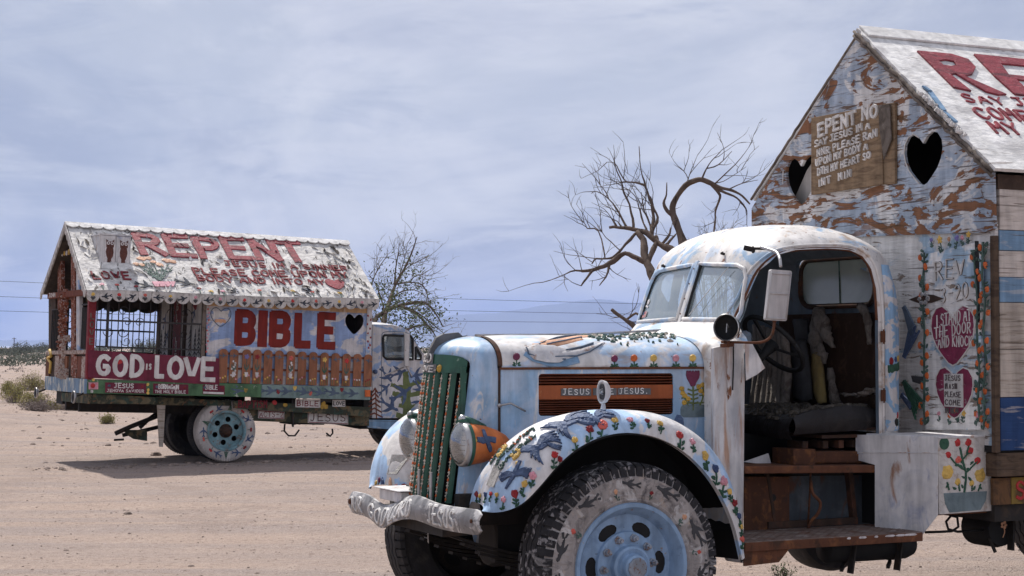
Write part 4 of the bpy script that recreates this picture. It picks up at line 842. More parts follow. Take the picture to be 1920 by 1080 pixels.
# cowl top
def cowl(a, b):
    v = lerp(-1, 1, b); w = lerp(.62, .74, a); u = lerp(.82, 1.06, a); zt = lerp(1.84, 1.915, a); n = abs(v)
    return (u - .05 * n * n * a, v * w, zt - (lerp(.17, .20, a)) * n ** 5)
COW = [(0, .79, .612, 1.832), (.12, .80, .66, 1.838), (.3, .83, .722, 1.85), (.5, .88, .742, 1.87), (1, 1.05, .75, 1.93)]
def cowl2(a, b):
    u, w, zt = interp(a, COW); q = abs(b * 2 - 1)
    if q < .62: an = q / .62 * math.pi / 2; v, z = w * math.sin(an) ** (2 / 2.8), 1.60 + (zt - 1.60) * math.cos(an) ** (2 / 2.8)
    else: v, z = w, lerp(1.60, 1.15, (q - .62) / .38)
    t_ = min(1, max(0, (q - .40) / .25)); return (lerp(u, min(u, .935), t_ * t_ * (3 - 2 * t_)), math.copysign(v, b - .5), z)
m = MB(); m.grid(cowl2, 16, 60); ob('cowl_top', m, 'cab_paint', T1, True)

# ------------------------------------------------------------------ cab of the near truck
def closed_slices(zs, off, n=64):
    m = MB(); k = len(zs)
    for z in zs:
        zz = z
        for j in range(n): p = cab_pt(zz, 2 * math.pi * j / n, off); m.v.append((p[0], p[1], z - (off * .9 if z > 2.3 else 0)))
    for i in range(k - 1):
        for j in range(n): a = i * n + j; b = i * n + (j + 1) % n; m.f.append((a, b, b + n, a + n)); m.m.append(0)
    m.f.append(tuple(range(n - 1, -1, -1))); m.m.append(0); e = (k - 1) * n; m.f.append(tuple(range(e, e + n))); m.m.append(0); return m
ZS = [1.22, 1.5, 1.84, 1.88, 1.92, 2.0, 2.1, 2.18, 2.26, 2.30, 2.34, 2.37, 2.40, 2.425, 2.45, 2.47, 2.49, 2.503, 2.515, 2.524, 2.53]
cab = ob('cab_shell', closed_slices(ZS, 0, 96), 'cab_paint', T1)
inner = closed_slices([1.10] + ZS[1:-1], .028, 64)
def cutter(mb): return ob('cutter', mb, 'bluegrey_in', T1)
door = [(0.968,1.096),(0.969,1.284),(0.975,1.629),(1.025,1.88),(1.089,2.039),(1.17,2.214),(1.266,2.305),(1.382,2.337),(1.616,2.352),(1.775,2.346),(1.863,2.309),(1.915,2.228),(1.939,2.114),(1.945,1.917),(1.95,1.068)]
cuts = [cutter(inner)]
m = MB(); m.prism(lambda a, b, h=0: (a, h, b), door, .45, 1.2); cuts.append(cutter(m))
wL = [(-.585, 1.915), (-.05, 1.935), (-.05, 2.275), (-.30, 2.265), (-.50, 2.225), (-.565, 2.15)]
def wind(sg):
    return rr([(sg * .035, 1.928), (sg * .585, 1.915), (sg * .60, 1.96), (sg * .565, 2.17), (sg * .53, 2.225), (sg * .46, 2.25), (sg * .035, 2.275)])
def rr(l): return l
for sg in (1, -1):
    m = MB(); m.prism(lambda a, b, h=0: (h, a, b), wind(sg), .80, 1.40); cuts.append(cutter(m))
rw = rrect(-.40, 2.02, .41, 2.335, .10, 5)
m = MB(); m.prism(lambda a, b, h=0: (h, a, b), rw, 1.95, 2.5); cuts.append(cutter(m))
m = MB(); m.prism(lambda a, b, h=0: (a, h, b), rrect(1.28, 1.86, 1.90, 2.24, .08, 4), -1.2, -.45); cuts.append(cutter(m))
for c in cuts:
    bo = cab.modifiers.new('b', 'BOOLEAN'); bo.operation = 'DIFFERENCE'; bo.object = c; bo.solver = 'EXACT'
bpy.context.view_layer.update()
me = bpy.data.meshes.new_from_object(cab.evaluated_get(bpy.context.evaluated_depsgraph_get()))
cab.modifiers.clear(); cab.data = me
for c in cuts: bpy.data.objects.remove(c)
me.polygons.foreach_set('use_smooth', [True] * len(me.polygons)); me.set_sharp_from_angle(angle=R(38))
print('cab faces', len(me.polygons))
# inner lining colour: faces whose normal points inwards
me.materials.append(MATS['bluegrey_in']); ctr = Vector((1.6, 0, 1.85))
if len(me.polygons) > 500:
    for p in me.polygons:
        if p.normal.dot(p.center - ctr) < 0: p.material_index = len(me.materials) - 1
# rust lip round the door opening
def ring(path, r, n=8, closed=False): m = MB(); m.tube(path + ([path[0]] if closed else []), r, n); return m
def cab_side(u, z):
    # side position of the cab surface for a given u, z
    uf, ub, w = cab_slice(z); c = (u - (uf + ub) / 2) / ((ub - uf) / 2); n = 4.6 if z < 2.35 else 4.6 - (z - 2.35) * 12; c = min(abs(c), .999); return w * (1 - c ** n) ** (1 / n)
dl = [tuple(p)[:2] for p in smooth_path([(a, b, 0) for a, b in door[1:-1]], 4)]
ob('door_seal', ring([(a, cab_side(a, b) - .012, b) for a, b in dl], .011), 'rust', T1, True)
m = MB()
dl2 = [(0.963,1.629),(1.01,1.893),(1.071,2.051),(1.151,2.23),(1.255,2.327),(1.382,2.359),(1.617,2.375),(1.788,2.369),(1.892,2.329),(1.948,2.245),(1.975,2.114),(1.982,1.917),(1.984,1.224)]
ob('drip_rail', ring([(a, cab_side(a, b) + .004, b) for a, b in [tuple(p)[:2] for p in smooth_path([(a, b, 0) for a, b in dl2], 4)]], .009), 'cab_paint', T1, True)
for z in (1.42, 1.78): m = MB(); m.box((1.955, .775, z), (1.985, .790, z + .07)); m.lathe((1.97, .79, z - .01), (0, 0, 1), [(.006, 0), (.006, .09)], 6); ob('door_hinge', m, 'rust', T1, bevel=.003)
# windscreen frames and glass
def on_front(v, z, off=0):
    uf, ub, w = cab_slice(z); n = 4.6; c = min(abs(v) / w, .995); return (uf + ub) / 2 - (ub - uf) / 2 * (1 - c ** n) ** (1 / n) + off
for sg in (1, -1):
    wf = wind(sg); pts = [(on_front(a, b, -.004), a, b) for a, b in dense(wf + [wf[0]], 5)]
    fr = ob('windscreen_frame', ring(pts, .013, 6), 'truck_white', T1, True)
    ob('windscreen_gasket', ring([(p[0] + .006, p[1] * .985 + sg * .006, p[2]) for p in pts], .012, 6), 'seal', fr, True)
    m = MB(); m.grid(lambda a, b: (lambda v, z: (on_front(v, z, .012), v, z))(sg * lerp(.02, .61, a), lerp(1.90, 2.285, b)), 10, 8); gp = ob('windscreen_pane', m, 'glass_dust_sheen', T1, True)
m = MB(); m.box((on_front(0, 1.9) - .012, -.022, 1.915), (on_front(0, 1.9) + .02, .022, 1.95)); m = MB(); m.bar((on_front(0, 1.92) - .006, 0, 1.90), (on_front(0, 2.29) - .004, 0, 2.295), .036, .018); mu = ob('windscreen_mullion', m, 'truck_white', T1, bevel=.003)
for k in range(4): m = MB(); z = 1.96 + k * .095; m.lathe((on_front(0, z) - .012, 0, z), (-1, 0, 0), [(.006, 0), (.004, .004), (0, .005)], 6); ob('screw', m, 'rust', mu)
for v, z in ((-.4, 2.275), (.28, 2.325)): m = MB(); u = on_front(v, z); m.tube([(u - .005, v, z), (u - .03, v, z + .006)], .009, 6); m.tube([(u - .028, v, z + .006), (u - .035, v + .03, z + .012)], .004, 5); ob('wiper_pivot', m, 'chassis', T1)
wp = [(1.09,0.699,2.087),(1.02,0.258,1.918)]
m = MB(); m.tube([(on_front(.40, 2.24, -.02), .40, 2.24), (on_front(.12, 1.95, -.02), .12, 1.95)], .003, 5); ob('wiper_arm', m, 'chrome_dull', T1)
# stickers inside the far pane
P = lambda a, b, h=0: (on_front(a, b, -.002) - h * .5 + .010, a, b)
m = MB(); m.prism(P, [(-.565, 1.94), (-.49, 1.945), (-.485, 1.985), (-.56, 1.98)], .001, .002, 0); fl = ob('flag_sticker', m, 'paint_whitef', T1)
m = MB()
for k in range(4): m.prism(P, [(-.56, 1.944 + k * .010), (-.492, 1.949 + k * .010), (-.492, 1.953 + k * .010), (-.56, 1.948 + k * .010)], .003, .004)
m.prism(P, [(-.560, 1.962), (-.535, 1.963), (-.534, 1.984), (-.559, 1.982)], .005, .006, 1); ob('flag_stripes', m, ['paint_red', 'paint_navy'], fl)
m = MB(); m.dome(P, -.52, 2.045, .022, .02, .003, 10, .05); m.stroke(P, [(-.545, 2.02), (-.50, 2.012)], .012, .002); ob('decal', m, 'paint_whitef', T1)
# rear window
m = MB(); m.tube([(2.20, a, b) for a, b in rw] + [(2.20, rw[0][0], rw[0][1])], .018, 6); ob('rear_window_frame', m, 'rust_dark', T1, True)
m = MB(); m.prism(lambda a, b, h=0: (2.215 + h, a, b), rw, -.004, .004); rp = ob('rear_window_pane', m, 'glass_rear', T1)
m = MB(); m.bar((2.208, .03, 2.03), (2.208, .02, 2.32), .009, .006); ob('pane_joint', m, 'vine_paint', rp)
# roof bracket, mirror, spotlight
q = [(1.085,0.72,2.341),(1.096,0.76,2.345),(1.104,0.82,2.33),(1.109,0.9,2.307),(1.083,0.97,2.269),(1.069,1,2.218)]
m = MB(); m.tube(smooth_path(q[1:], 4), .010, 8); ob('mirror_arm', m, 'chrome_dull', T1, True)
m = MB(); b_ = q[0]; m.bar((b_[0] - .045, .66, b_[2] + .004), (b_[0] + .01, .70, b_[2] - .012), .030, .030); m.bar((b_[0] - .02, .69, b_[2] - .002), (b_[0] + .05, .76, b_[2] - .006), .018, .016); m.tube([(b_[0], .69, b_[2] - .03), (b_[0], .69, b_[2] + .012)], .008, 6); ob('mirror_bracket', m, 'chassis', T1, bevel=.006)
mc = [(0.992,1,2.201),(1.14,1,2.195),(1.097,1,1.894),(0.953,1,1.908)]
mq = [Vector(p) for p in mc]; ex = (mq[1] - mq[0]).normalized(); ez = (mq[0] - mq[3]).normalized(); nn = Vector((0, 1, 0))
MP = lambda a, b, h=0: mq[3] + ex * a + ez * b + nn * h
wM, hM = (mq[1] - mq[0]).length, (mq[0] - mq[3]).length
m = MB(); m.prism(MP, rrect(0, 0, wM, hM, .012), -.012, .012); mi_ = ob('mirror', m, 'mirror_plastic', T1, bevel=.006)
m = MB()
for z in (.012, hM * .53, hM - .022): m.tube([MP(.004, z, .012), MP(wM / 2, z, .016), MP(wM - .004, z, .012)], .005, 6)
for x in (.006, wM - .006): m.tube([MP(x, .01, .012), MP(x, hM - .01, .012)], .005, 6)
ob('mirror_ribs', m, 'mirror_plastic', mi_, True)
m = MB(); m.prism(MP, rrect(.008, .008, wM - .008, hM - .008, .01), -.016, -.0125); ob('mirror_glass', m, 'chrome', mi_)
q = [(1.023,1,1.896),(1.015,1,1.847),(0.996,0.99,1.804),(0.95,0.96,1.779),(0.875,0.88,1.779),(0.787,0.8,1.782)]
m = MB(); m.tube(smooth_path(q, 4), .008, 8); m.tube([q[0], (q[0][0], q[0][1], q[0][2] + .03)], .012, 8); ob('mirror_stay', m, 'rust', T1, True)
c = Vector([(0.785,0.86,1.866)][0]); ax = Vector((-.80, .60, .02)).normalized()
m = MB(); m.lathe(c, ax, [(.0, -.085), (.03, -.082), (.055, -.068), (.070, -.045), (.076, -.015), (.078, .0), (.080, .006), (.076, .010), (.072, .004), (.068, -.02), (.05, -.05), (0, -.065)], 28); sp = ob('spotlight', m, ['chrome'], T1, True, auto=50)
m = MB(); m.lathe(c, ax, [(.071, -.001), (.066, -.02), (.048, -.045), (0, -.058)], 24); ob('lamp_bowl', m, 'black', sp, True)
m = MB(); m.tube([c + ax * -.04, c + ax * -.01 + Vector((0, 0, .02)), c + Vector((0, 0, -.03))], .003, 5); ob('lamp_wire', m, 'chrome_dull', sp)
m = MB(); m.tube([c - ax * .02 + Vector((0, 0, -.07)), c - ax * .02 + Vector((0, 0, -.115))], .014, 8); m.bar(c - ax * .02 + Vector((-.05, .02, -.105)), c - ax * .02 + Vector((.07, -.06, -.10)), .03, .022); ob('spotlight_mount', m, 'rust', T1, bevel=.004)
# ---- inside the cab
m = MB(); m.box((1.05, -.60, 1.62), (1.16, .58, 1.85)); ob('dashboard', m, 'bluegrey_in', T1, bevel=.03)
ctr = Vector([(1.454,0.36,1.77)][0]); a = Vector((.74, 0, .67)).normalized(); e1 = Vector((0, 1, 0)); e2 = a.cross(e1)
m = MB(); m.tube([ctr + e1 * math.cos(2 * math.pi * k / 32) * .225 + e2 * math.sin(2 * math.pi * k / 32) * .225 for k in range(33)], .016, 8); sw_ = ob('steering_wheel', m, 'black', T1, True)
for k in range(3): an = R(90 + 120 * k); m = MB(); m.bar(ctr - a * .03, ctr + e1 * math.cos(an) * .22 + e2 * math.sin(an) * .22, .024, .014); ob('spoke', m, 'black', sw_)
m = MB(); m.tube([ctr, ctr - a * .10, ctr - a * .55], [.045, .025, .02], 10); ob('steering_column', m, 'black', T1, True)
m = MB(); m.box((1.60, -.68, 1.195), (2.12, .66, 1.215)); ob('cab_floor', m, 'rust_dark', T1)
# seat cushion: slumped vinyl with frayed top
def seatp(a, b):
    u = lerp(1.36, 2.12, b); v = lerp(-.70, .70, a); t = abs(b * 2 - 1)
    z = 1.375 - .05 * t ** 3 + .014 * math.sin(9 * v + 3 * b) + .012 * noise.noise(Vector((u * 6, v * 6, 1))) - .02 * (1 - a)
    return (u, v, z)
m = MB(); m.grid(seatp, 24, 14)
m.grid(lambda a, b: (lerp(1.36, 1.33, math.sin(b * 3)), lerp(-.70, .70, a), lerp(seatp(a, 0)[2], 1.215 + .02 * math.sin(5 * a), b) ), 24, 5)
m.grid(lambda a, b: (lerp(1.36, 2.12, a), .70 + .025 * math.sin(3.1 * b) + .008 * math.sin(14 * a), lerp(seatp(1, a)[2], 1.225 + .025 * a, b)), 24, 6)
ob('seat_cushion', m, 'vinyl', T1, True)
m = MB(); rg = random.Random(3)
for k in range(230):
    a, b = rg.uniform(.3, 1), rg.random(); p = seatp(a, b); r_ = rg.uniform(.008, .03)
    m.dome(lambda x, y, h=0, p=p: (p[0] + x, p[1] + y, p[2] + h - .004), 0, 0, r_ * 1.8, r_, r_ * .8, 6, .4, 0, rg.uniform(0, 3), 0, k)
for k in range(26):
    p = Vector(seatp(rg.uniform(.6, 1), rg.random())); d = Vector((rg.uniform(-1, 1), rg.uniform(-.4, .4), 0)) * .12; m.tube([p, p + d * .5 + Vector((0, 0, rg.uniform(.01, .05))), p + d], .004, 4)
ob('seat_padding', m, 'batt_dark', T1, stuff=True)
m = MB(); m.prism(lambda a, b, h=0: (h, a, b), [(-.2, 1.24), (.70, 1.24), (.70, 1.30), (.3, 1.31), (-.2, 1.28)], 1.7, 2.1); ob('seat_riser', m, 'rust_dark', T1, bevel=.01)
m = MB(); m.box((2.16, -.60, 1.24), (2.19, .60, 1.97)); ob('back_panel', m, 'cork_dark', T1)
def lump(name, pts, rad, mat, sx=1., n=10, fr=.35, seed=0, par=T1):
    """sagging ragged strip: swept ellipse with noisy radius"""
    m = MB(); ps = dense(pts_ := [tuple(p[:2]) for p in pts], 1); P3 = [Vector(p) for p in pts]; Q = []; Rr = []
    for i in range(len(P3) - 1):
        for k in range(5): t = k / 5; Q.append(P3[i].lerp(P3[i + 1], t)); Rr.append(lerp(rad[i], rad[i + 1], t))
    Q.append(P3[-1]); Rr.append(rad[-1]); o = len(m.v)
    for i, (p, r_) in enumerate(zip(Q, Rr)):
        for k in range(n):
            a_ = 2 * math.pi * k / n; rr_ = r_ * (1 + fr * noise.noise(Vector((math.cos(a_) * 2 + seed, math.sin(a_) * 2, i * .45 + seed))) * 1.6)
            m.v.append((p.x + math.cos(a_) * rr_ * sx, p.y + math.sin(a_) * rr_, p.z + rr_ * .15 * math.sin(a_ * 3 + i)))
    for i in range(len(Q) - 1):
        for k in range(n): a_ = o + i * n + k; b_ = o + i * n + (k + 1) % n; m.f.append((a_, b_, b_ + n, a_ + n)); m.m.append(0)
    m.f.append(tuple(range(o, o + n))); m.m.append(0); e_ = o + (len(Q) - 1) * n; m.f.append(tuple(range(e_, e_ + n))); m.m.append(0)
    return ob(name, m, mat, par, True)
lump('torn_batting', [(2.12,-0.085,2.006),(2.1,-0.029,1.893),(2.09,0.054,1.805),(2.09,0.111,1.746)], [.05, .075, .045, .02], 'batting', .5, 12, .4, 1)
lump('torn_batting', [(2.13,-0.129,1.982),(2.1,-0.101,1.823),(2.08,-0.027,1.7),(2.08,0.031,1.641)], [.04, .065, .075, .02], 'batting', .4, 12, .4, 7)
lump('torn_batting', [(2.13,0.354,2.025),(2.1,0.453,1.956),(2.09,0.481,1.854),(2.09,0.491,1.767)], [.045, .035, .026, .02], 'batting', .6, 10, .4, 2)
lump('yellow_foam', [(2.07,-0.037,1.71),(2.07,-0.032,1.578),(2.06,0.004,1.456),(2.04,0.055,1.388)], [.05, .062, .06, .045], 'foam', .5, 14, .06, 3)
lump('torn_batting', [(2.1,0.062,1.614),(2.08,0.111,1.493),(2.06,0.171,1.392)], [.02, .03, .035], 'batting', .7, 10, .5, 4)
lump('grey_pad', [(2,-0.146,1.788),(1.99,-0.104,1.612),(1.97,-0.054,1.404)], [.07, .085, .09], 'grey_dark', .5, 12, .06, 5)
lump('torn_batting', [(2.05,0.31,1.454),(2,0.465,1.445),(2,0.605,1.462),(2.02,0.612,1.495)], [.04, .055, .06, .045], 'batting', 1, 12, .6, 6)
lump('dark_pad', [(2.13,-0.311,1.931),(2.13,-0.282,1.788)], [.08, .07], 'grey_dark', .4, 10, .1, 8)
# pleated cloth seat back leaning on the passenger side
for k, (x0, x1, c) in enumerate(((1397, 1392, 1), (1411, 1406, 0), (1424, 1421, 1), (1440, 1432, 0), (1452, 1446, 0), (1465, 1462, 1), (1477, 1474, 0))):
    lump("pleated_cloth", [(1.85, -.42 + k * .055, 1.90 - .01 * k), (1.86, -.42 + k * .058, 1.6), (1.83, -.43 + k * .060, 1.33)], [.03, .036, .034], "cloth_grey" if c else "batting", .8, 10, .16, 10 + k)
# ---- lower body: sill, recess panels, running board
m = MB(); q = [(0.975,1.052),(1.995,1.028),(1.994,0.982),(0.975,1.008)]; m.prism(lambda a, b, h=0: (a, h, b), q, .45, .765); ob('cab_sill', m, 'rust', T1, bevel=.006)
q = [(0.968,1.058),(1.995,1.034)][0]; m = MB(); m.box((q[0], -.7, 1.005), (1.97, .70, 1.025)); ob('floor_pan', m, 'rust_dark', T1)
q = [(1.377,0.68,1.138),(1.541,0.68,1.134),(1.54,0.68,1.037),(1.377,0.68,1.042)]; m = MB(); m.prism(lambda a, b, h=0: (a, h, b), [(p[0], p[2]) for p in q], .45, .68); ob('seat_stand', m, 'rust_panel', T1, bevel=.006)
q = [(1.516,0.66,1.12),(1.923,0.66,1.109),(1.922,0.66,1.034),(1.516,0.66,1.046)]; m = MB(); m.prism(lambda a, b, h=0: (a, h, b), [(p[0], p[2]) for p in q], .35, .66); tb = ob('battery_tray', m, 'rust_panel', T1, bevel=.008)
q = [(1.544,0.665,1.104),(1.89,0.665,1.094),(1.89,0.665,1.045),(1.543,0.665,1.055)]; m = MB(); m.prism(lambda a, b, h=0: (a, h, b), [(p[0], p[2]) for p in q], .66, .668); ob('tray_face', m, 'rust_panel', tb)
for x in (1500, 1545, 1580, 1612): p = Vector([(1.658,0.6,1.159)][0]); m = MB(); u = p.x + (x - 1545) / 300; m.box((u - .02, .45, p.z - .03), (u + .02, .62, p.z + .02)); ob('seat_spring_mount', m, 'rust_dark', T1, bevel=.005)
m = MB(); q = [(1.137,0.5,1.057),(1.315,0.5,1.104),(1.338,0.5,1.032)]; m.prism(lambda a, b, h=0: (a, .5 + h, b), [(p[0], p[2]) for p in q], -.004, .004); ob('scrap_panel', m, 'steel_white', T1)
m = MB(); m.box((.95, -.6, 1.02), (2.25, -.2, 1.22)); m.box((1.98, -.6, .66), (2.02, .70, 1.20)); m.box((.92, .2, 1.03), (2.0, .24, 1.21)); ob('cab_underfloor', m, 'black', T1)
RB = lambda d: (lambda a, b, h=0: (a, .60 + d + h, b))
q = [(1.078,0.6,0.976),(1.401,0.6,0.965),(1.399,0.6,0.65),(1.077,0.6,0.652)]; m = MB(); m.prism(RB(.0), [(p[0], p[2]) for p in q], -.01, .0); bp_ = ob('recess_panel', m, 'rust_panel', T1)
q = [(1.28,0.6,0.844)][0]; m = MB(); m.lathe((q[0], .600, q[2]), (0, 1, 0), [(.022, 0.001), (.022, .004), (0, .003)], 14); ob('panel_hole', m, 'black', bp_)
q = [(1.436,0.55,0.964),(2.079,0.55,0.95),(2.077,0.55,0.621),(1.434,0.55,0.643)]; m = MB(); m.prism(RB(-.05), [(p[0], p[2]) for p in q], -.01, .0); ob('recess_panel', m, 'recess_grey', T1)
m = MB(); m.bar((1.24, .59, 1.0), (1.30, .59, .66), .03, .02); m.bar((1.86, .57, 1.0), (1.90, .57, .66), .05, .03); m.bar((1.24, .60, .68), (1.9, .60, .68), .03, .04); ob('recess_bracing', m, 'rust_dark', T1)
q = [(1.515,0.66,0.94),(1.501,0.7,0.869),(1.541,0.72,0.815),(1.532,0.71,0.75),(1.499,0.68,0.698),(1.497,0.66,0.657)]; m = MB(); m.tube(smooth_path(q, 4), .010, 8); m.tube([(1.515,0.66,0.995),(1.511,0.66,0.908),(1.494,0.66,0.674)], .006, 6); ob('rusty_pipe', m, 'rust', T1, True)
# diamond plate running board
zt = .655; m = MB(); rb = [(.735, 1.12), (1.99, 1.12), (1.99, .60), (.735, .60)]
m.prism(lambda a, b, h=0: (a, b, h), rb, zt - .004, zt); st = ob('running_board', m, 'step_plate', T1)
m = MB(); m.box((.735, 1.105, zt - .055), (1.99, 1.123, zt - .003)); m.box((1.975, .6, zt - .05), (1.992, 1.10, zt - .004)); ob('step_edge', m, 'rust', st, bevel=.004)
m = MB(); m.prism(lambda a, b, h=0: (a, 1.10 + h, b), [(.735, .52), (.97, .53), (1.04, .60), (.735, .61)], .0, .012); ob('step_apron', m, 'rust', st)
m = MB(); 
for i in range(40):
    for j in range(16):
        u = .76 + i * .031; v = .62 + j * .031; d = .009; s = 1 if (i + j) % 2 else -1
        m.add([(u - d, v - d * s, zt + .001), (u + d * .4, v + d * s * .4 - .003, zt + .003), (u + d, v + d * s, zt + .001), (u - d * .4, v - d * s * .4 + .003, zt + .003)], [(0, 1, 2, 3)])
ob('tread_pattern', m, 'step_plate', st, stuff=True, norm=False)
m = MB()
for k in range(12): u = 1.42 + rnd.random() * .5; m.dome(lambda a, b, h=0, u=u: (u + a, 1.1235 + h, zt - .012 + b), 0, 0, rnd.uniform(.01, .035), .007, .003, 7, .4)
ob('paint_flakes', m, 'paint_whitef', st, stuff=True)
# tool box
q = [(-0.109,1.212),(0.45,1.222),(0.446,0.754),(0.335,0.62),(0.239,0.594),(0.021,0.607),(0.024,1.032),(-0.11,1.058)]; PP = plane((1.9, .75, 0), (.17, .42, 0), (0, 0, 1), -1)
m = MB(); m.prism(PP, q, -.006, .0); sk = ob('rear_skirt', m, 'steel_white', T1, bevel=.002)
m = MB(); m.prism(PP, [(q[0][0] + .02, q[0][1] - .11), (q[1][0], q[1][1] - .10), (q[1][0], q[1][1] - .096), (q[0][0] + .02, q[0][1] - .106)], .001, .004); ob('skirt_fold', m, 'cowl_paint', sk)
q = [(2.07,1.209),(2.473,1.222),(2.476,0.763),(2.078,0.757)]; m = MB(); BPn = lambda a, b, h=0: (a, 1.17 + h, b)
m.prism(BPn, q, -.02, .0); tbx = ob('toolbox', m, 'plate_white', T1, bevel=.004)
bx0, bx1, bzt, bzb = q[0][0], q[1][0], q[0][1], q[2][1]
m = MB(); m.prism(lambda a, b, h=0: (a, b, h), [(1.90, .70), (bx0, 1.175), (bx1 + .005, 1.175), (bx1 + .005, .70)], bzt - .002, bzt + .012); ob('toolbox_lid', m, 'steel_white', tbx, bevel=.003)
m = MB(); m.box((bx1 - .02, .72, bzb), (bx1 - .001, 1.148, bzt - .004)); m.box((bx0 + .01, .72, bzb - .012), (bx1 - .022, 1.148, bzb - .001)); m.box((2.28, .2, .9), (2.30, .8, 1.2)); ob('toolbox_side', m, 'rust', tbx)
m = MB(); d = [(2.114,1.177)][0]; m.lathe((d[0], 1.17, d[1]), (0, 1, 0), [(.036, .0005), (.036, .004), (.0, .003)], 18); ob('filler_hole', m, 'leaf_paint', tbx)
m = MB()  # raised tread pattern
for i in range(12):
    for j in range(17):
        u = bx0 + .02 + i * .031; z = bzb + .02 + j * .027; s = 1 if (i + j) % 2 else -1; d = .010
        m.stroke(BPn, [(u - d, z - d * s * .6), (u + d, z + d * s * .6)], .005, .002, 0, 0, 0)
ob('tread_pattern', m, 'plate_white', tbx, stuff=True, norm=False)
fl_ = [(2.218,1.18),(2.3,1.178),(2.315,1.13),(2.221,1.078),(2.368,1.071),(2.145,1.112),(2.136,1.008),(2.388,0.978),(2.216,0.948),(2.322,0.935)]
for (a, b), c, s in zip(fl_, ('red', 'red', 'red', 'coral', 'red', 'red', 'yellow', 'yellow', 'yellow', 'yellow'), (.022, .024, .024, .022, .022, .020, .042, .042, .022, .018)):
    m = MB(); m.dome(BPn, a, b, s, s * 1.05, .006, 11, .2); 
    if s < .03: m.dome(BPn, a + .004, b, s * .5, s * .5, .005, 7, .2, 0, 0, .005)
    ob('painted_flower', m, 'paint_' + c, tbx)
stp = [(2.264,0.886),(2.281,0.988),(2.258,1.052),(2.234,1.148)]; m = MB(); m.stroke(BPn, stp, .014, .006, 0, .2)
for pth in ([(2.282,1.003),(2.335,1.043),(2.36,1.062)], [(2.266,1.045),(2.226,1.078)], [(2.258,1.084),(2.295,1.115),(2.315,1.12)], [(2.257,1.02),(2.193,1.06),(2.161,1.093)], [(2.135,0.945),(2.147,0.903)], [(2.387,0.926),(2.37,0.889)], [(2.22,0.932),(2.228,0.894)], [(2.321,0.922),(2.321,0.891)], [(2.283,1.115),(2.299,1.159)]): m.stroke(BPn, pth, .010, .006, 0, .25)
for k in range(22): a = rnd.uniform(bx0 + .03, bx1 - .05); z = lerp(bzb + .17, bzt - .06, rnd.random() ** 1.6); 
for (a, b) in [(2.241,1.037),(2.298,1.019),(2.323,1.056),(2.257,0.972),(2.306,0.961),(2.209,1.047),(2.191,0.908),(2.135,0.923),(2.387,0.907),(2.338,0.903),(2.248,0.919)]: m.dome(BPn, a, b, .018, .009, .005, 7, .3, 0, rnd.uniform(-1, 1))
ob('painted_stems', m, 'leaf_paint', tbx)
q = [(2.107,0.883),(2.436,0.883),(2.427,0.829),(2.385,0.773),(2.15,0.767),(2.118,0.819)]; m = MB(); m.prism(BPn, q, 0, .003); ob('painted_basket', m, 'planter', tbx)
# tank, hangers, hoses
tz = .56; m = MB(); m.lathe((1.42, .90, tz), (1, 0, 0), [(0, 0), (.075, .01), (.088, .03), (.088, .60), (.07, .65), (0, .66)], 24); ft = ob('air_tank', m, 'black', T1, True, auto=50)
for u in (1.58, 1.92): m = MB(); m.lathe((u, .90, tz), (1, 0, 0), [(.092, -.02), (.092, .02)], 24); m.bar((u, 1.0, tz + .03), (u - .03, 1.0, tz - .14), .05, .012); m.bar((u, .9, tz - .1), (u - .08, .98, tz - .12), .02, .02); ob('tank_strap', m, 'chassis', T1)
pts = [(2.148,0.95,0.629),(2.271,0.95,0.626),(2.353,0.95,0.626),(2.403,0.95,0.65),(2.395,0.95,0.709),(2.346,0.95,0.72),(2.308,0.95,0.686),(2.324,0.95,0.64),(2.395,0.95,0.621),(2.625,0.95,0.62)]
m = MB(); m.tube(pts, .008, 8); ob('brake_hose', m, 'black', T1, True)
c = Vector([(2.708,1,0.627)][0]); m = MB(); m.lathe(c - Vector((0, .25, 0)), (0, 1, 0), [(0, 0), (.115, 0), (.118, .03), (.118, .20), (.105, .245), (0, .25)], 24); dr = ob('air_tank', m, 'black', T1, True, auto=40)
m = MB(); f_ = lambda a, b, h=0: (c.x + a, c.y + h, c.z + b)
for k in range(5): an = 1.26 * k; m.dome(f_, .01 + .016 * math.cos(an), .025 + .016 * math.sin(an), .012, .010, .004, 7, .2)
m.stroke(f_, [(.01, .01), (.016, -.02), (.0, -.05)], .006, .003); ob('painted_flower', m, 'paint_peach', dr)
m = MB(); m.bar(c + Vector((.06, .02, .20)), c + Vector((.045, .02, -.13)), .05, .015); m.bar(c + Vector((-.09, -.02, -.05)), c + Vector((-.06, .0, -.14)), .02, .02); ob('tank_strap', m, 'chassis', T1)
m = MB(); m.lathe((3.0, -.95, .50), (0, 1, 0), [(.2, 0), (.33, 0), (.335, .04), (.335, .18), (.31, .22), (.2, .22)], 40, 0); 
ob('rear_tyre_glimpse' if False else 'spare_tyre', m, 'rubber', T1, True, auto=40, xf=Matrix.Translation((-.27, 0, .0)))
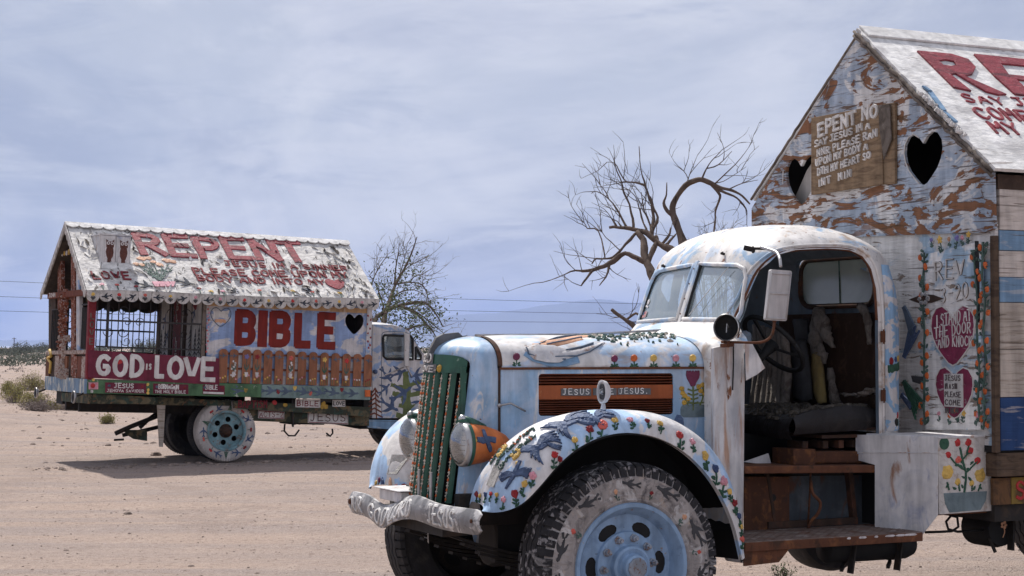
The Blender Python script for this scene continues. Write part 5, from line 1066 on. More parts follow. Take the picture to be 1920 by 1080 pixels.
# ------------------------------------------------------------------ the house on the truck bed
gu = 2.42; GP = lambda a, b, h=0: (gu - h, a, b)      # h lifts towards the cab
zL = 2.41
up = [(-0.021,3.848),(1.306,2.814),(1.302,2.462),(1.207,2.391),(-1.301,2.609),(-1.3,2.706)]
up = [(0, 3.848), (1.29, 2.80), (1.30, 2.46), (1.20, 2.44), (.9, 2.455), (-1.29, 2.52), (-1.29, 2.76)]
h1 = heart(*[(0.654,2.933)][0], .36, .46); h0 = heart(*[(-0.667,2.927)][0], .36, .46)
hh = [(0.46,3.048),(0.834,3.01),(0.642,2.775),(0.656,3.102)]
cxh, wH, zT, zB = (hh[0][0] + hh[1][0]) / 2, hh[1][0] - hh[0][0], hh[3][1], hh[2][1]
h1 = heart(cxh, (zT + zB) / 2, wH, (zT - zB) * 1.02)
hh = [(-0.853,3.018),(-0.485,2.985),(-0.662,2.743),(-0.584,3.079)]
cx0 = (hh[0][0] + hh[1][0]) / 2; h0 = heart(cx0, (hh[3][1] + hh[2][1]) / 2, hh[1][0] - hh[0][0], (hh[3][1] - hh[2][1]))
m = MB(); m.prism(GP, up, .0, .02, 0, [h1, h0]); gab = ob('gable_wall', m, 'gable_ply', T1)
m = MB(); m.tube([GP(a, b, .021) for a, b in h1[11:21]], .005, 5); ob('heart_trim', m, 'letter_white', gab, True)
m = MB(); m.prism(GP, [(-1.275, 1.12), (1.275, 1.12), (1.275, 2.52), (-1.275, 2.56)], -.03, -.004); ob('front_wall', m, 'wall_ply', T1)
m = MB(); m.prism(lambda a, b, h=0: (a, h, b), [(gu + .03, 1.14), (6.2, 1.14), (6.2, 2.72), (gu + .03, 2.72)], -1.28, -1.25); m.prism(lambda a, b, h=0: (a, h, b), [(gu + .03, 1.14), (6.2, 1.14), (6.2, 2.72), (gu + .03, 2.72)], 1.22, 1.245); m.box((gu, -1.25, 1.12), (6.2, 1.25, 1.16)); m.box((6.18, -1.25, 1.16), (6.2, 1.25, 3.0)); ob('inner_walls', m, 'black', T1)  # walls coloured black to put the interior shade behind the hearts
m = MB(); m.prism(lambda a, b, h=0: (gu + .10 + h, a, b), [(cx0 - .3, 2.75), (cx0 + .05, 2.72), (cx0 + .3, 3.3), (cx0 - .1, 3.0)], 0, .02); ob('inner_board', m, 'inner_white', T1)
# side wall planks
rows = [(2.567,2.784),(2.567,2.736),(2.563,2.455),(2.562,2.332),(2.56,2.172),(2.558,2.02),(2.555,1.738),(2.551,1.45),(2.548,1.13)]
zz = [r_[1] for r_ in rows]
for a, b, mm in ((1, 2, 'plank_white'), (2, 3, 'plank_blue'), (3, 4, 'plank_white'), (4, 5, 'plank_blue'), (5, 6, 'plank_tan'), (6, 7, 'plank_tan'), (7, 8, 'plank_navy')):
    m = MB(); d = rnd.uniform(0, .012); m.box((gu + .035, 1.25, zz[b] + .0015), (6.2, 1.275 + d, zz[a] - .0015)); ob('plank', m, mm, T1, bevel=.003)
m = MB(); m.box((gu - .01, 1.245, 1.12), (gu + .028, 1.282, 2.42)); ob('corner_post', m, 'bed_wood', T1, bevel=.004)
m = MB(); m.box((gu + .02, 1.18, 2.70), (6.2, 1.29, 2.79)); ob('eave_beam', m, 'darkwood', T1, bevel=.004)
q = [(2.416,1.127),(2.631,1.121),(2.629,0.974),(2.414,0.981)]; m = MB(); m.box((gu + .01, 1.0, q[2][1]), (6.2, 1.27, q[0][1] - .01)); ob('bed_beam', m, 'bed_wood', T1, bevel=.008)
q = [(2.48,0.963),(2.629,0.958),(2.627,0.804),(2.478,0.81)]; m = MB(); z0, z1 = q[2][1], q[0][1]; 
for k, c in enumerate(('orange', 'foam', 'orange', 'foam')):
    m = MB(); m.box((gu + .02 + k * .14, 1.20, z0), (gu + .155 + k * .14, 1.225, z1)); sl = ob('painted_slat', m, 'slat_brown' if c == 'orange' else 'slat_yellow', T1)
m = MB(); text(m, lambda a, b, h=0: (a, 1.226 + h, b), 'S', gu + .195, z0 + .03, z1 - z0 - .05, .07, .1, .18, .004); ob('lettering', m, 'paint_red', T1)
m = MB(); m.box((gu + .05, .3, .70), (6.2, 1.2, .90)); m.box((gu + .1, -.5, 1.0), (6.2, 1.1, 1.12)); ob('bed_frame', m, 'chassis', T1)
# hearts, sign
sg_ = [(-0.5,3.331),(0.273,3.329),(0.284,2.808),(-0.505,2.798)]; m = MB(); m.prism(GP, sg_, .030, .055); sn = ob('wooden_sign', m, 'oldwood', T1, bevel=.003)
m = MB(); q = [(0.273,3.332),(0.399,3.327),(0.393,2.802),(0.284,2.808)]; m.prism(GP, q, .024, .045, 0); ob('sign_board', m, 'oldwood', sn, bevel=.003)
m = MB(); q = [(0.256,3.327),(0.371,3.32),(0.385,3.09),(0.308,2.966),(0.266,3.179)]; m.prism(GP, q, .058, .066); ob('peeled_veneer', m, 'greywood', sn)
SP0 = Vector((sg_[3][0], sg_[3][1])); e1 = (Vector(sg_[2]) - SP0).normalized(); e2 = Vector((-e1.y, e1.x)); L1 = (Vector(sg_[2]) - SP0).length; H1 = (Vector(sg_[0]) - SP0).length
SGN = lambda a, b, h=0: GP(*(SP0 + e1 * a + e2 * b), .056 + h)
lines = (('EPENT NO', .10, .735, .155, .068, .094, .26), ('SAY JESUS IM A', .06, .605, .082, .040, .054, .22), ('NNR PLEASE RAN', .09, .48, .082, .040, .054, .24), ('UPON MY BODY A', .07, .36, .082, .036, .049, .24), ('DTH MY HEART SO', .09, .235, .082, .034, .046, .24), ('INT  MIN', .10, .09, .082, .04, .066, .24))
for tx, x, y, h_, w_, ad, sw in lines:
    m = MB(); k = L1 / .78; text(m, SGN, tx, x * k, y * H1, h_ * H1 * 1.0, w_ * k * .95, ad * k * .93, sw, .012, 0, .07, .10, 0, len(tx)); ob('lettering', m, 'letter_white', sn)
# roof
def roofP(sg, hx=0): return plane((gu - .05, 0, 3.855), (1, 0, 0), (0, sg * 1.34, -1.06), 1 if sg > 0 else -1)
RPn = roofP(1); 
n_ = RPn(0, 0, 1) - RPn(0, 0, 0); 
if n_.z < 0: RPn = plane((gu - .05, 0, 3.855), (1, 0, 0), (0, 1.34, -1.06), -1)
RPf = plane((gu - .05, 0, 3.855), (1, 0, 0), (0, -1.34, -1.06), 1)
if (RPf(0, 0, 1) - RPf(0, 0, 0)).z < 0: RPf = plane((gu - .05, 0, 3.855), (1, 0, 0), (0, -1.34, -1.06), -1)
def edge(L=3.9, n=40, s=1.70):
    a = [(0 + .012 * noise.noise(Vector((k * .7, 1, 0))) * 2, s * k / n) for k in range(n + 1)]
    return a + [(L, s), (L, 0)]
m = MB(); m.prism(RPn, edge(), 0.0, .022); rf = ob('roof_panel', m, 'roof_white', T1)
m = MB(); m.prism(RPf, [(.055, 0), (.055, 1.66), (3.9, 1.66), (3.9, 0)], -.01, .012); ob('roof_panel', m, 'roof_white', T1)
m = MB(); m.prism(RPn, [(.02, -.012), (3.9, -.012), (3.9, .15), (.02, .12)], .024, .040); m.prism(RPf, [(.05, -.012), (3.9, -.012), (3.9, .14), (.05, .12)], .014, .03); ob('ridge_board', m, 'roof_white', T1, bevel=.004)
m = MB(); ed = [RPn(-.012 + .012 * noise.noise(Vector((k * .9, 4, 2))) * 2, 1.70 * k / 50, -.004 - .012 * noise.noise(Vector((k * .6, 7, 2)))) for k in range(51)]; m.tube(ed, [.010 + .006 * abs(noise.noise(Vector((k * 1.3, 0, 5)))) * 2 for k in range(51)], 6); m.tube([p - Vector((.0, 0, .028)) for p in ed], .012, 5)
ed = [RPf(.03, 1.655 * k / 30, -.004 + .006 * noise.noise(Vector((k * .8, 2, 1)))) for k in range(31)]; m.tube(ed, .010, 6); ob('barge_edge', m, 'greywood', T1, True)
m = MB(); rg = random.Random(11)
for k in range(60):
    s_ = rg.uniform(.85, 1.35); a_ = rg.uniform(-.02, .02) + (s_ - .9) * .0; m.dome(RPn, a_, s_, rg.uniform(.008, .022), rg.uniform(.006, .012), .018, 6, .4, 0, rg.uniform(0, 3), .018, k)
ob('paint_curls', m, 'letter_white', rf, stuff=True)
m = MB(); q = [(0.063,0.761),(0.073,0.826),(0.024,1.068),(0.029,1.199)]; 
for a, b in zip(q, q[1:]): m.bar(RPn(max(a[0], -.0), a[1], .03), RPn(max(b[0], 0.0), b[1], .035), .03, .012)
ob('blue_scrap', m, 'plank_blue', T1)
m = MB(); m.tube([Vector(GP(*[(0.481,3.43)][0], .03)), Vector(GP(*[(0.48,3.341)][0], .03))], .003, 4); m.tube([Vector(GP(*[(0.76,3.218)][0], .03)), Vector(GP(*[(0.759,3.151)][0], .03))], .003, 4); m.tube([Vector(GP(*[(-0.873,3.001)][0], .03)), Vector(GP(*[(-0.88,2.907)][0], .03))], .004, 4); ob('paint_drip', m, 'letter_white', gab)
m = MB(); m.grid(lambda a, b: RPn(.12 + a * 3.7, .03 + b * 1.6, -.02), 2, 2); m.grid(lambda a, b: RPf(.12 + a * 3.7, .03 + b * 1.6, -.02), 2, 2); ob('roof_shade_sheet', m, 'black', T1)  # black sheets added under the roof so the heart openings look dark inside
# roof lettering (flip so that text reads with its top towards the ridge)
RL = lambda a, b, h=0: RPn(a, -b, .022 + h)
rq = [Vector((p[0] + .05, -p[1])) for p in [(0.274,0.271),(0.255,0.738),(0.484,0.731),(0.749,0.78),(0.957,0.282),(0.877,0.243),(0.757,0.45),(0.42,0.549),(0.463,0.392),(0.605,0.415),(0.966,0.209),(0.838,0.756)]]
def roofq(*pts): return [(p[0] + .05, -p[1]) for p in pts]
def bigletter(polys, par, mat='roof_red', h=.014):
    for lo, ho in polys: m = MB(); m.prism(RL, lo, 0, h, 0, ho); ob('lettering', m, mat, par, bevel=.003)
Rq = roofq(*[(0.274,0.271),(0.559,0.273),(0.667,0.329),(0.658,0.436),(0.562,0.538),(0.473,0.577),(0.681,0.781),(0.598,0.797),(0.517,0.767),(0.411,0.551),(0.357,0.571),(0.392,0.775),(0.269,0.743)])
Rh = roofq(*[(0.38,0.389),(0.453,0.365),(0.512,0.378),(0.506,0.428),(0.442,0.45),(0.379,0.445)])
E_ = roofq(*[(0.771,0.244),(1.432,0.261),(1.483,0.356),(0.933,0.35),(0.895,0.502),(1.339,0.516),(1.359,0.584),(0.917,0.562),(0.916,0.679),(1.412,0.703),(1.414,0.792),(0.759,0.772),(0.749,0.542)])
bigletter([(Rq, [Rh]), (E_, [])], rf)
for tx, p0, p1, p2 in (('SAY JESUS', (1806, 213), (1881, 216), (1786, 188)), ('COME UPON', (1840, 236), (1920, 240), (1822, 212)), ('MY HEART', (1872, 262), (1922, 265), (1850, 237))): pass
tl = roofq(*[(0.272,0.913),(0.584,0.924),(0.278,0.808),(0.252,1.114),(0.442,1.126),(0.277,0.971),(0.26,1.282),(0.42,1.304),(0.279,1.142)])
for k, (tx, nvis) in enumerate((('SAY JESUS', 3), ('COME UPON', 4), ('MY', 2))):
    b0, b1, t0 = tl[3 * k:3 * k + 3]; hgt = abs(t0[1] - b0[1]) * .93; L_ = (b1[0] - b0[0]); ad = (.118, .118, .125)[k]
    m = MB(); text(m, RL, tx, b0[0] - .01, b0[1], hgt, ad * .72, ad, .17, .009, 0, .05, 0, 0.0, k); ob('lettering', m, 'roof_red', rf)
# ---- the painted door panel with verses
DP = lambda a, b, h=0: (gu - .002 - h, a, b)
dq = [(0.663,2.332),(1.14,2.384),(1.193,2.382),(1.174,1.253),(0.66,1.23)]; m = MB(); m.prism(DP, dq, .004, .03); dr_ = ob('painted_door', m, 'wall_ply', T1, bevel=.003)
m = MB(); q = [(1.141,2.394),(1.174,2.392),(1.182,1.899),(1.163,1.899)]; m.prism(DP, q, .031, .034); ob('gap_shade_strip', m, 'black', dr_)  # black strip on the door face, shade of the gap put in as colour
DPn = lambda a, b, h=0: DP(a, b, .030 + h)
def dtext(tx, pa, pb, hp, mat, sw, par=None, lift=.007, slope=None):
    (x0, z0), (x1, z1), (_, zt_) = pa, pb, hp; n = sum(.55 if c in " I.,'" else 1 for c in tx); ad = (x1 - x0) / n
    m = MB(); text(m, DPn, tx, x0, z0, zt_ - z0, ad * .74, ad, sw, lift, 0, .05, (z1 - z0) / (x1 - x0), 0, len(tx)); return ob('lettering', m, mat, par or dr_)
q = [(0.773,2.163),(1.071,2.176),(0.775,2.28),(0.822,2.025),(1.098,2.052),(0.803,2.119)]
dtext('REV', *q[:3], 'darkwood', .085, None, .004); dtext('3-20', *q[3:], 'darkwood', .085, None, .004); dtext('REV', *q[:3], 'letter_white', .05, None, .012); dtext('3-20', *q[3:], 'letter_white', .05, None, .012)
for hc, hw_, tx in (([(0.934,1.826),(0.744,1.827),(1.138,1.825),(0.937,2),(0.932,1.642)], 0, (('I STAND AT', [(0.785,1.873),(1.116,1.916),(0.786,1.946)]), ('THE DOOR', [(0.769,1.803),(1.115,1.844),(0.77,1.87)]), ('AND KNOCK', [(0.799,1.747),(1.123,1.76),(0.8,1.81)]))), ([(0.945,1.475),(0.78,1.471),(1.12,1.479),(0.947,1.622),(0.943,1.318)], 1, ())):
    c_, l_, r__, t_, b_ = hc; m = MB(); m.prism(DPn, heart(c_[0], (t_[1] + b_[1]) / 2, r__[0] - l_[0], t_[1] - b_[1], 36), 0, .006); ho = ob('painted_heart', m, 'heart_plum', dr_)
    m = MB(); hp_ = heart(c_[0], (t_[1] + b_[1]) / 2, (r__[0] - l_[0]) * 1.03, (t_[1] - b_[1]) * 1.03, 36); m.stroke(DPn, hp_ + [hp_[0]], .008, .008, 0, .2, 0); ob('heart_outline', m, 'letter_white', ho)
    for t_x, qq in tx: dtext(t_x, *qq, 'letter_white', .12, ho, .009)
    if hw_:
        q = [(0.857,1.585),(1.029,1.588),(1.032,1.383),(0.86,1.384)]; m = MB(); m.prism(DPn, q, .006, .012); sc_ = ob('painted_scroll', m, 'letter_white', ho)
        for k, t_x in enumerate(('JESUS', 'IM A SIN', 'PLEASE', 'COME', 'IN NOW')):
            a0 = (q[0][0] + .012, q[0][1] - .030 - k * .050); m = MB(); n = len(t_x); ad = (q[1][0] - q[0][0] - .02) / n; text(m, lambda a, b, h=0: DPn(a, b, .012 + h), t_x, a0[0], a0[1] - .01, .032, ad * .72, ad, .15, .004); ob('lettering', m, 'scroll_ink', sc_)
def vine(path, par, P, n=26, seed=1, sz=.022, w=.02):
    rg = random.Random(seed); L = dense(path, 8); m = MB(); m.stroke(P, L, .014, .008, 0, .3, 0)
    for k in range(n * 3):
        p = L[rg.randrange(len(L))]; s = rg.choice((-1, 1)); m.dome(P, p[0] + s * rg.uniform(.01, .03), p[1] + rg.uniform(-.02, .02), .018, .008, .010, 6, .3, 0, s * rg.uniform(.2, 1.1), 0, k)
    ob('painted_vine', m, 'vine_paint', par)
    for k in range(n):
        t = (k + .5) / n; p = L[min(int(t * (len(L) - 1)), len(L) - 1)]; s = (-1, 1)[k % 2]; m = MB(); m.dome(P, p[0] + s * rg.uniform(.6, 1.6) * w + rg.uniform(-.006, .006), p[1] + rg.uniform(-.012, .012), sz * .62, sz * .9, .012, 9, .12, 0, rg.uniform(-.3, .3)); ob('painted_tulip', m, 'paint_orangef', par)
vine([(0.668,2.342),(0.661,2.19),(0.649,2.022),(0.667,1.854),(0.66,1.686),(0.663,1.518),(0.656,1.351),(0.666,1.267)], dr_, DPn, 17, 1, .026, .028)
vine([(1.13,2.336),(1.147,2.174),(1.164,2.012),(1.153,1.851),(1.161,1.722),(1.178,1.593),(1.157,1.448),(1.175,1.304)], dr_, DPn, 13, 2, .024, .022)
vine([(1.216,2.38),(1.204,2.172),(1.231,2.042),(1.21,1.85),(1.236,1.658),(1.205,1.497),(1.222,1.338),(1.207,1.273)], T1, DPn, 16, 3, .026, .022)
for (a, b), c in zip([(0.736,2.422),(0.817,2.418),(0.902,2.417),(0.976,2.419),(1.025,2.42),(1.084,2.436),(0.894,1.332),(0.953,1.361),(1.027,1.347),(0.794,1.339),(1.147,1.341)], ('violet', 'yellow', 'peach', 'violet', 'pink', 'yellow', 'orangef', 'orangef', 'yellow', 'pink', 'pink')):
    m = MB(); flower(m, DPn, a, b, .020, 0, 1, 'daisy' if c == 'yellow' else 'tulip', 0, .008); ob('painted_flower', m, ['paint_' + c, 'vine_paint'], T1)
q = [(0.518,2.052),(0.649,2.083),(0.752,2.077),(0.853,2.051),(0.736,2.027),(0.633,2.023)]; m = MB(); m.prism(DPn, q, .002, .008); hgq = ob('hinge_plate', m, 'rust_dark', dr_); 
m = MB(); a, b = [(0.665,2.056)][0]
for k in range(6): m.dome(lambda x, y, h=0: DPn(x, y, .008 + h), a + .04 * math.cos(k * 1.05), b + .03 * math.sin(k * 1.05), .02, .016, .006, 7, .3)
ob('hinge_boss', m, 'chrome_dull', hgq)
q = [(0.534,1.567),(0.664,1.565),(0.653,1.511),(0.549,1.53)]; m = MB(); m.prism(DPn, q, .002, .006); ob('hinge_plate', m, 'grey_dark', T1)
for cen, s, ro, mm in (([(0.512,1.94)][0], .24, R(-60), 'bird_slate'), ([(0.51,1.753)][0], .34, R(60), 'bird_blue'), ([(0.506,1.464)][0], .40, R(-40), 'leaf_paint'), ([(0.484,1.379)][0], .14, R(0), 'bird_blue')):
    m = MB()
    for k in range(6): an = ro + (k - 2.5) * .16; L_ = s * rnd.uniform(.7, 1.0); m.stroke(DPn, [(cen[0] - .04, cen[1] - .06 if ro > 0 else cen[1] + .06), (cen[0] + math.cos(an) * L_ * .4, cen[1] + math.sin(an) * L_ * .5)], [.035, .012], .010, 0, .2, 1)
    ob('painted_bird', m, mm, T1)
m = MB(); m.grid(lambda a, b: (lambda u, z: (u + .002, cab_side(u, z) + .003, z))(lerp(2.0, 2.262, a), lerp(1.235, 2.26, b)), 14, 14); ob('painted_sky', m, 'pillar_paint', T1, True)
# flowers and tulip on the cab rear corner
for (x, c, s, dz) in ((-.09, 'darkred', .026, 0), (-.04, 'navy', .020, .01), (.0, 'yellow', .022, .015)):
    u = 2.15 + x; P = lambda a, b, h=0, u=u: (u + a, cab_side(min(u + a, 2.26), 1.66) + .004 + h, 1.665 + b)
    m = MB(); m.dome(P, 0, dz, s * .8, s, .008, 10, .15); ob('painted_flower', m, 'paint_' + c, T1)
m = MB(); P = lambda a, b, h=0: (2.1 + a, cab_side(min(2.1 + a, 2.26), 1.64) + .004 + h, 1.62 + b); m.stroke(P, [(-.06, 0), (0, .005), (.06, .012), (.12, .02)], .05, .006, 0, .25, 2); ob('painted_grass', m, 'leaf_paint', T1)
m = MB(); P = lambda a, b, h=0: (2.14 + a, cab_side(min(2.14 + a, 2.26), 1.4) + .004 + h, 1.30 + b); m.dome(P, 0, .03, .011, .022, .006, 8, .2, 0); m.stroke(P, [(0, 0), (0, -.03)], .018, .005, 1); ob('painted_flower', m, ['paint_red', 'leaf_paint'], T1)

# ================================================================== FAR TRUCK
T2 = thing('chapel_truck', 'far truck carrying a long low painted chapel with a peeling white roof', 'truck')
t_, p_ = R(27.688), R(2.043)
U2 = Vector((math.cos(t_) * math.cos(p_), math.sin(t_) * math.cos(p_), -math.sin(p_))); N2 = Vector((math.sin(t_), -math.cos(t_), 0)); Z2 = U2.cross(-N2).normalized()
if Z2.z < 0: Z2 = -Z2
T2.matrix_world = Matrix(((U2.x, -N2.x, Z2.x, -6.673), (U2.y, -N2.y, Z2.y, 26.209), (U2.z, -N2.z, Z2.z, 0), (0, 0, 0, 1)))
def vplane(v): return lambda a, b, h=0: (a, v + h, b)
# deck
m = MB(); m.box((0, -1.22, 1.08), (4.38, 1.22, 1.25)); ob('deck', m, 'darkwood', T2)
xs_ = [(2.611,1.147)][0][0]
m = MB(); m.box((0, 1.221, 1.067), (xs_, 1.25, 1.262)); dg = ob('deck_side_board', m, 'deck_green', T2, bevel=.004)
m = MB(); m.box((xs_ + .003, 1.221, 1.065), (4.38, 1.247, 1.258)); dt = ob('deck_side_board', m, 'deck_teal', T2, bevel=.004)
m = MB(); m.box((-.03, -1.25, 1.062), (-.002, 1.25, 1.27)); ob('deck_end_board', m, 'deck_end', T2, bevel=.004)
P = vplane(1.247)
for a, b in [(2.236,1.162),(2.745,1.166),(2.99,1.164),(3.28,1.162),(3.53,1.16),(3.756,1.165),(4.072,1.156)]:
    m = MB(); bird(m, P, a, b, .21, R(rnd.uniform(-14, 4)), 0, .004, 1, .62); ob('painted_bird', m, 'bird_slate', dt)
for (a, b), c, k in zip([(2.88,1.153),(3.393,1.141),(3.903,1.209),(3.141,1.215),(2.368,1.165)], ('darkred', 'coral', 'darkred', 'yellow', 'yellow'), (1, 1, 1, 0, 0)):
    m = MB(); m.prism(P, heart(a, b, .06, .07, 14), 0, .003); ob('painted_heart', m, 'paint_' + c, dt)
q = [(4.282,1.218),(4.371,1.22),(4.375,1.114),(4.286,1.112)]; m = MB(); m.prism(P, q, 0, .02); ob('side_reflector', m, 'paint_orangef', dt, bevel=.004)
P = vplane(1.251)
for q, l1, l2 in (([(0.254,1.23),(0.853,1.23),(0.859,1.084),(0.26,1.085)], 'JESUS', 'JEHOVA SAVIOUR'), ([(0.956,1.233),(1.482,1.23),(1.488,1.09),(0.962,1.086)], 'BORNAGAIN', 'THE HOLY BIBLE'), ([(1.701,1.228),(2.035,1.228),(2.041,1.094),(1.706,1.095)], 'BIBLE', '')):
    m = MB(); m.prism(P, q, 0, .006); pl = ob('name_board', m, 'sign_maroon', dg); L_ = q[1][0] - q[0][0]; z0 = q[3][1]
    w_ = L_ * (.50 if l1 == 'JESUS' else .62); ad = w_ / len(l1); x0 = q[0][0] + (L_ - w_) / 2 - .02
    m = MB(); text(m, lambda a, b, h=0: P(a, b, .006 + h), l1, x0, z0 + .072, .062, ad * .78, ad, .22, .004); ob('lettering', m, 'letter_white', pl)
    m = MB()
    if l2: ad = L_ * .92 / (len(l2) - .9); text(m, lambda a, b, h=0: P(a, b, .006 + h), l2, q[0][0] + .03, z0 + .012, .040, ad * .72, ad, .22, .004)
    else: m.stroke(lambda a, b, h=0: P(a, b, .006 + h), [(q[0][0] + .02, z0 + .022), (q[1][0] - .02, z0 + .018)], .03, .004)
    ob('lettering', m, 'letter_white', pl)
    for s in (-1, 1):
        m = MB(); m.dome(lambda a, b, h=0: P(a, b, .006 + h), (q[0][0] + q[1][0]) / 2 + s * L_ * .40, z0 + .10, .022, .022, .005, 8, .2); ob('painted_flower', m, 'paint_darkred' if s > 0 else 'bird_slate', pl)
q = [(0.016,1.224),(0.154,1.228),(0.158,1.129),(0.021,1.125)]; m = MB(); m.prism(P, q, 0, .004); rf2 = ob('reflector_plate', m, 'paint_pink', dg)
m = MB(); a, b = [(0.079,1.18)][0]; m.lathe(P(a, b, .004), (0, 1, 0), [(.034, 0), (.03, .016), (0, .02)], 14); ob('reflector', m, 'paint_red', rf2, True)
for (a, b), c in zip([(0.083,1.264),(0.068,1.096),(0.877,1.215),(0.889,1.138),(0.883,1.092)], ('yellow', 'whitef', 'yellow', 'yellow', 'yellow')): m = MB(); m.dome(P, a, b, .022, .024, .004, 8, .2); ob('painted_flower', m, 'paint_' + c, dg)
# lettered board GOD IS LOVE
q = [(-0.011,1.687),(1.937,1.627),(1.953,1.234),(0.006,1.292)]; m = MB(); m.prism(vplane(1.235), q, 0, .022); gl_ = ob('lettered_board', m, 'sign_maroon', T2, bevel=.003)
P = vplane(1.258); q = [(0.097,1.31),(0.335,1.309),(0.343,1.301),(0.584,1.3),(0.584,1.3),(0.819,1.291),(0.829,1.422),(0.869,1.423),(0.876,1.424),(0.924,1.417),(0.953,1.302),(1.128,1.291),(1.144,1.284),(1.416,1.283),(1.392,1.267),(1.658,1.274),(1.642,1.273),(1.903,1.264)]
tp = [(0.082,1.644),(0.328,1.645),(0.569,1.653),(0.817,1.522),(0.872,1.524),(0.938,1.657),(1.128,1.648),(1.401,1.642),(1.626,1.649)]
for k, chh in enumerate('GODISLOVE'):
    a, b = q[2 * k], q[2 * k + 1]; H_ = tp[k][1] - a[1]; w_ = b[0] - a[0]; s_ = .024 if k in (3, 4) else .070
    m = MB()
    for path in GL[chh]: m.stroke(P, [(a[0] + s_ * .5 + x * (w_ - s_), a[1] + s_ * .5 + y * (H_ - s_)) for x, y in path], s_, .007, 0, .05, 1)
    ob('lettering', m, 'letter_white', gl_)
m = MB(); a, b = [(0.434,1.533)][0]; m.dome(P, a, b, .055, .035, .003, 12, .1); ob('painted_spot', m, 'paint_red', gl_)
q = [(-0.01,1.657),(0.036,1.658),(0.052,1.286),(0.006,1.285)]
# wall panel with BIBLE
WP = vplane(1.20); wq = [(1.721,2.502),(4.37,2.496),(4.419,1.212),(1.968,1.281),(1.772,1.276)]
hq = [(3.936,2.247),(4.246,2.244),(4.093,2.073),(4.082,2.352)]; cx_ = (hq[0][0] + hq[1][0]) / 2
m = MB(); m.prism(WP, wq, -.02, .0, 0, [heart(cx_, (hq[2][1] + hq[3][1]) / 2 + .01, hq[1][0] - hq[0][0], hq[3][1] - hq[2][1] + .03)]); wall = ob('chapel_wall', m, 'house_blue', T2)
m = MB(); q = [(1.73,2.479),(4.371,2.472),(4.374,2.397),(1.733,2.4)]; m.prism(WP, q, .001, .006); ob('wall_trim', m, 'fascia_tan', wall)
x0, x1 = wq[0][0], wq[1][0]
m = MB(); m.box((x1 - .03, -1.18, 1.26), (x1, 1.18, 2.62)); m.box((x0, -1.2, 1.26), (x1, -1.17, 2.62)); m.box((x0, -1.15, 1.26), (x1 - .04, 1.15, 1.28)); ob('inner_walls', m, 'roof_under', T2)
m = MB(); m.box((x1 - .08, 1.201, 1.6), (x1 + .005, 1.222, 2.56)); ob('corner_trim', m, 'cab2_paint', wall)
P = vplane(1.222)
for k, (a, b) in enumerate([(4.304,2.361),(4.351,2.297),(4.3,2.229),(4.347,2.165),(4.314,2.09),(4.361,2.026),(4.319,1.966),(4.357,1.91),(4.332,1.868)]):
    m = MB(); m.dome(P, a, b, .016, .018, .004, 8, .2); ob('painted_flower', m, 'paint_darkred', wall)
P = vplane(1.201)
bq = [(2.168,1.825),(2.501,1.82),(2.145,2.371),(2.535,1.814),(2.686,1.811),(2.512,2.372),(2.711,1.82),(3.051,1.816),(2.689,2.38),(3.102,1.817),(3.429,1.812),(3.079,2.381),(3.472,1.814),(3.829,1.818),(3.449,2.389)]
for k, chh in enumerate('BIBLE'):
    a, b, t = bq[3 * k:3 * k + 3]; s_ = .125 if chh != 'I' else .145; w_ = b[0] - a[0]; H_ = t[1] - a[1]; m = MB()
    if chh == 'I': m.stroke(P, [(a[0] + w_ / 2, a[1] + .05), (a[0] + w_ / 2, t[1] - .05)], w_, .008, 0, .05, 2)
    elif chh == 'B':
        for path in ([(0, 0), (0, 1)], [(0, 1), (.8, 1), (1.02, .86), (1.0, .64), (.75, .52), (0, .52)], [(0, .5), (.85, .48), (1.05, .35), (1.02, .14), (.8, 0), (0, 0)]): m.stroke(P, [(a[0] + s_ * .5 + x * (w_ - s_), a[1] + s_ * .5 + y * (H_ - s_)) for x, y in path], s_, .007, 0, .06, 1)
    else:
        for j, path in enumerate(GL[chh]): m.stroke(P, [(a[0] + s_ * .5 + (x - .06) * (w_ - s_), a[1] + s_ * .5 + y * (H_ - s_)) for x, y in path], s_, .007 + .0006 * j, 0, .06, 1)
    ob('lettering', m, 'bible_red', wall)
hq = [(1.796,2.253),(2.109,2.251),(1.958,2.102),(1.947,2.378)]; m = MB(); hp_ = heart((hq[0][0] + hq[1][0]) / 2, (hq[2][1] + hq[3][1]) / 2, hq[1][0] - hq[0][0], hq[3][1] - hq[2][1]); m.stroke(P, hp_ + [hp_[0]], .012, .005, 0, .1, 0); ho = ob('painted_heart', m, 'bird_slate', wall)
m = MB(); cx_, cz_ = (hq[0][0] + hq[1][0]) / 2, hq[0][1] + .03; m.prism(P, [(cx_ - .13, cz_ + .07), (cx_ - .08, cz_ + .05), (cx_ + .08, cz_ + .05), (cx_ + .13, cz_ + .07), (cx_ + .11, cz_), (cx_ + .12, cz_ - .07), (cx_, cz_ - .05), (cx_ - .12, cz_ - .07), (cx_ - .11, cz_)], 0, .004); ob('painted_ribbon', m, 'letter_white', ho)
m = MB(); 
for s in (-.06, 0, .05): m.dome(P, cx_ + s, cz_ - .10, .035, .03, .004, 9, .2)
ob('painted_flower', m, 'paint_peach', ho)
for k in range(14):
    m = MB(); a, b = [(1.735,2.345),(1.76,1.755)][0]; z = lerp(1.72, 2.40, k / 13); m.dome(P, x0 + .03 + .02 * (k % 2), z, .016, .016, .004, 8, .2); ob('painted_flower', m, 'paint_pink' if k % 3 else 'paint_coral', wall)
m = MB(); z = .0
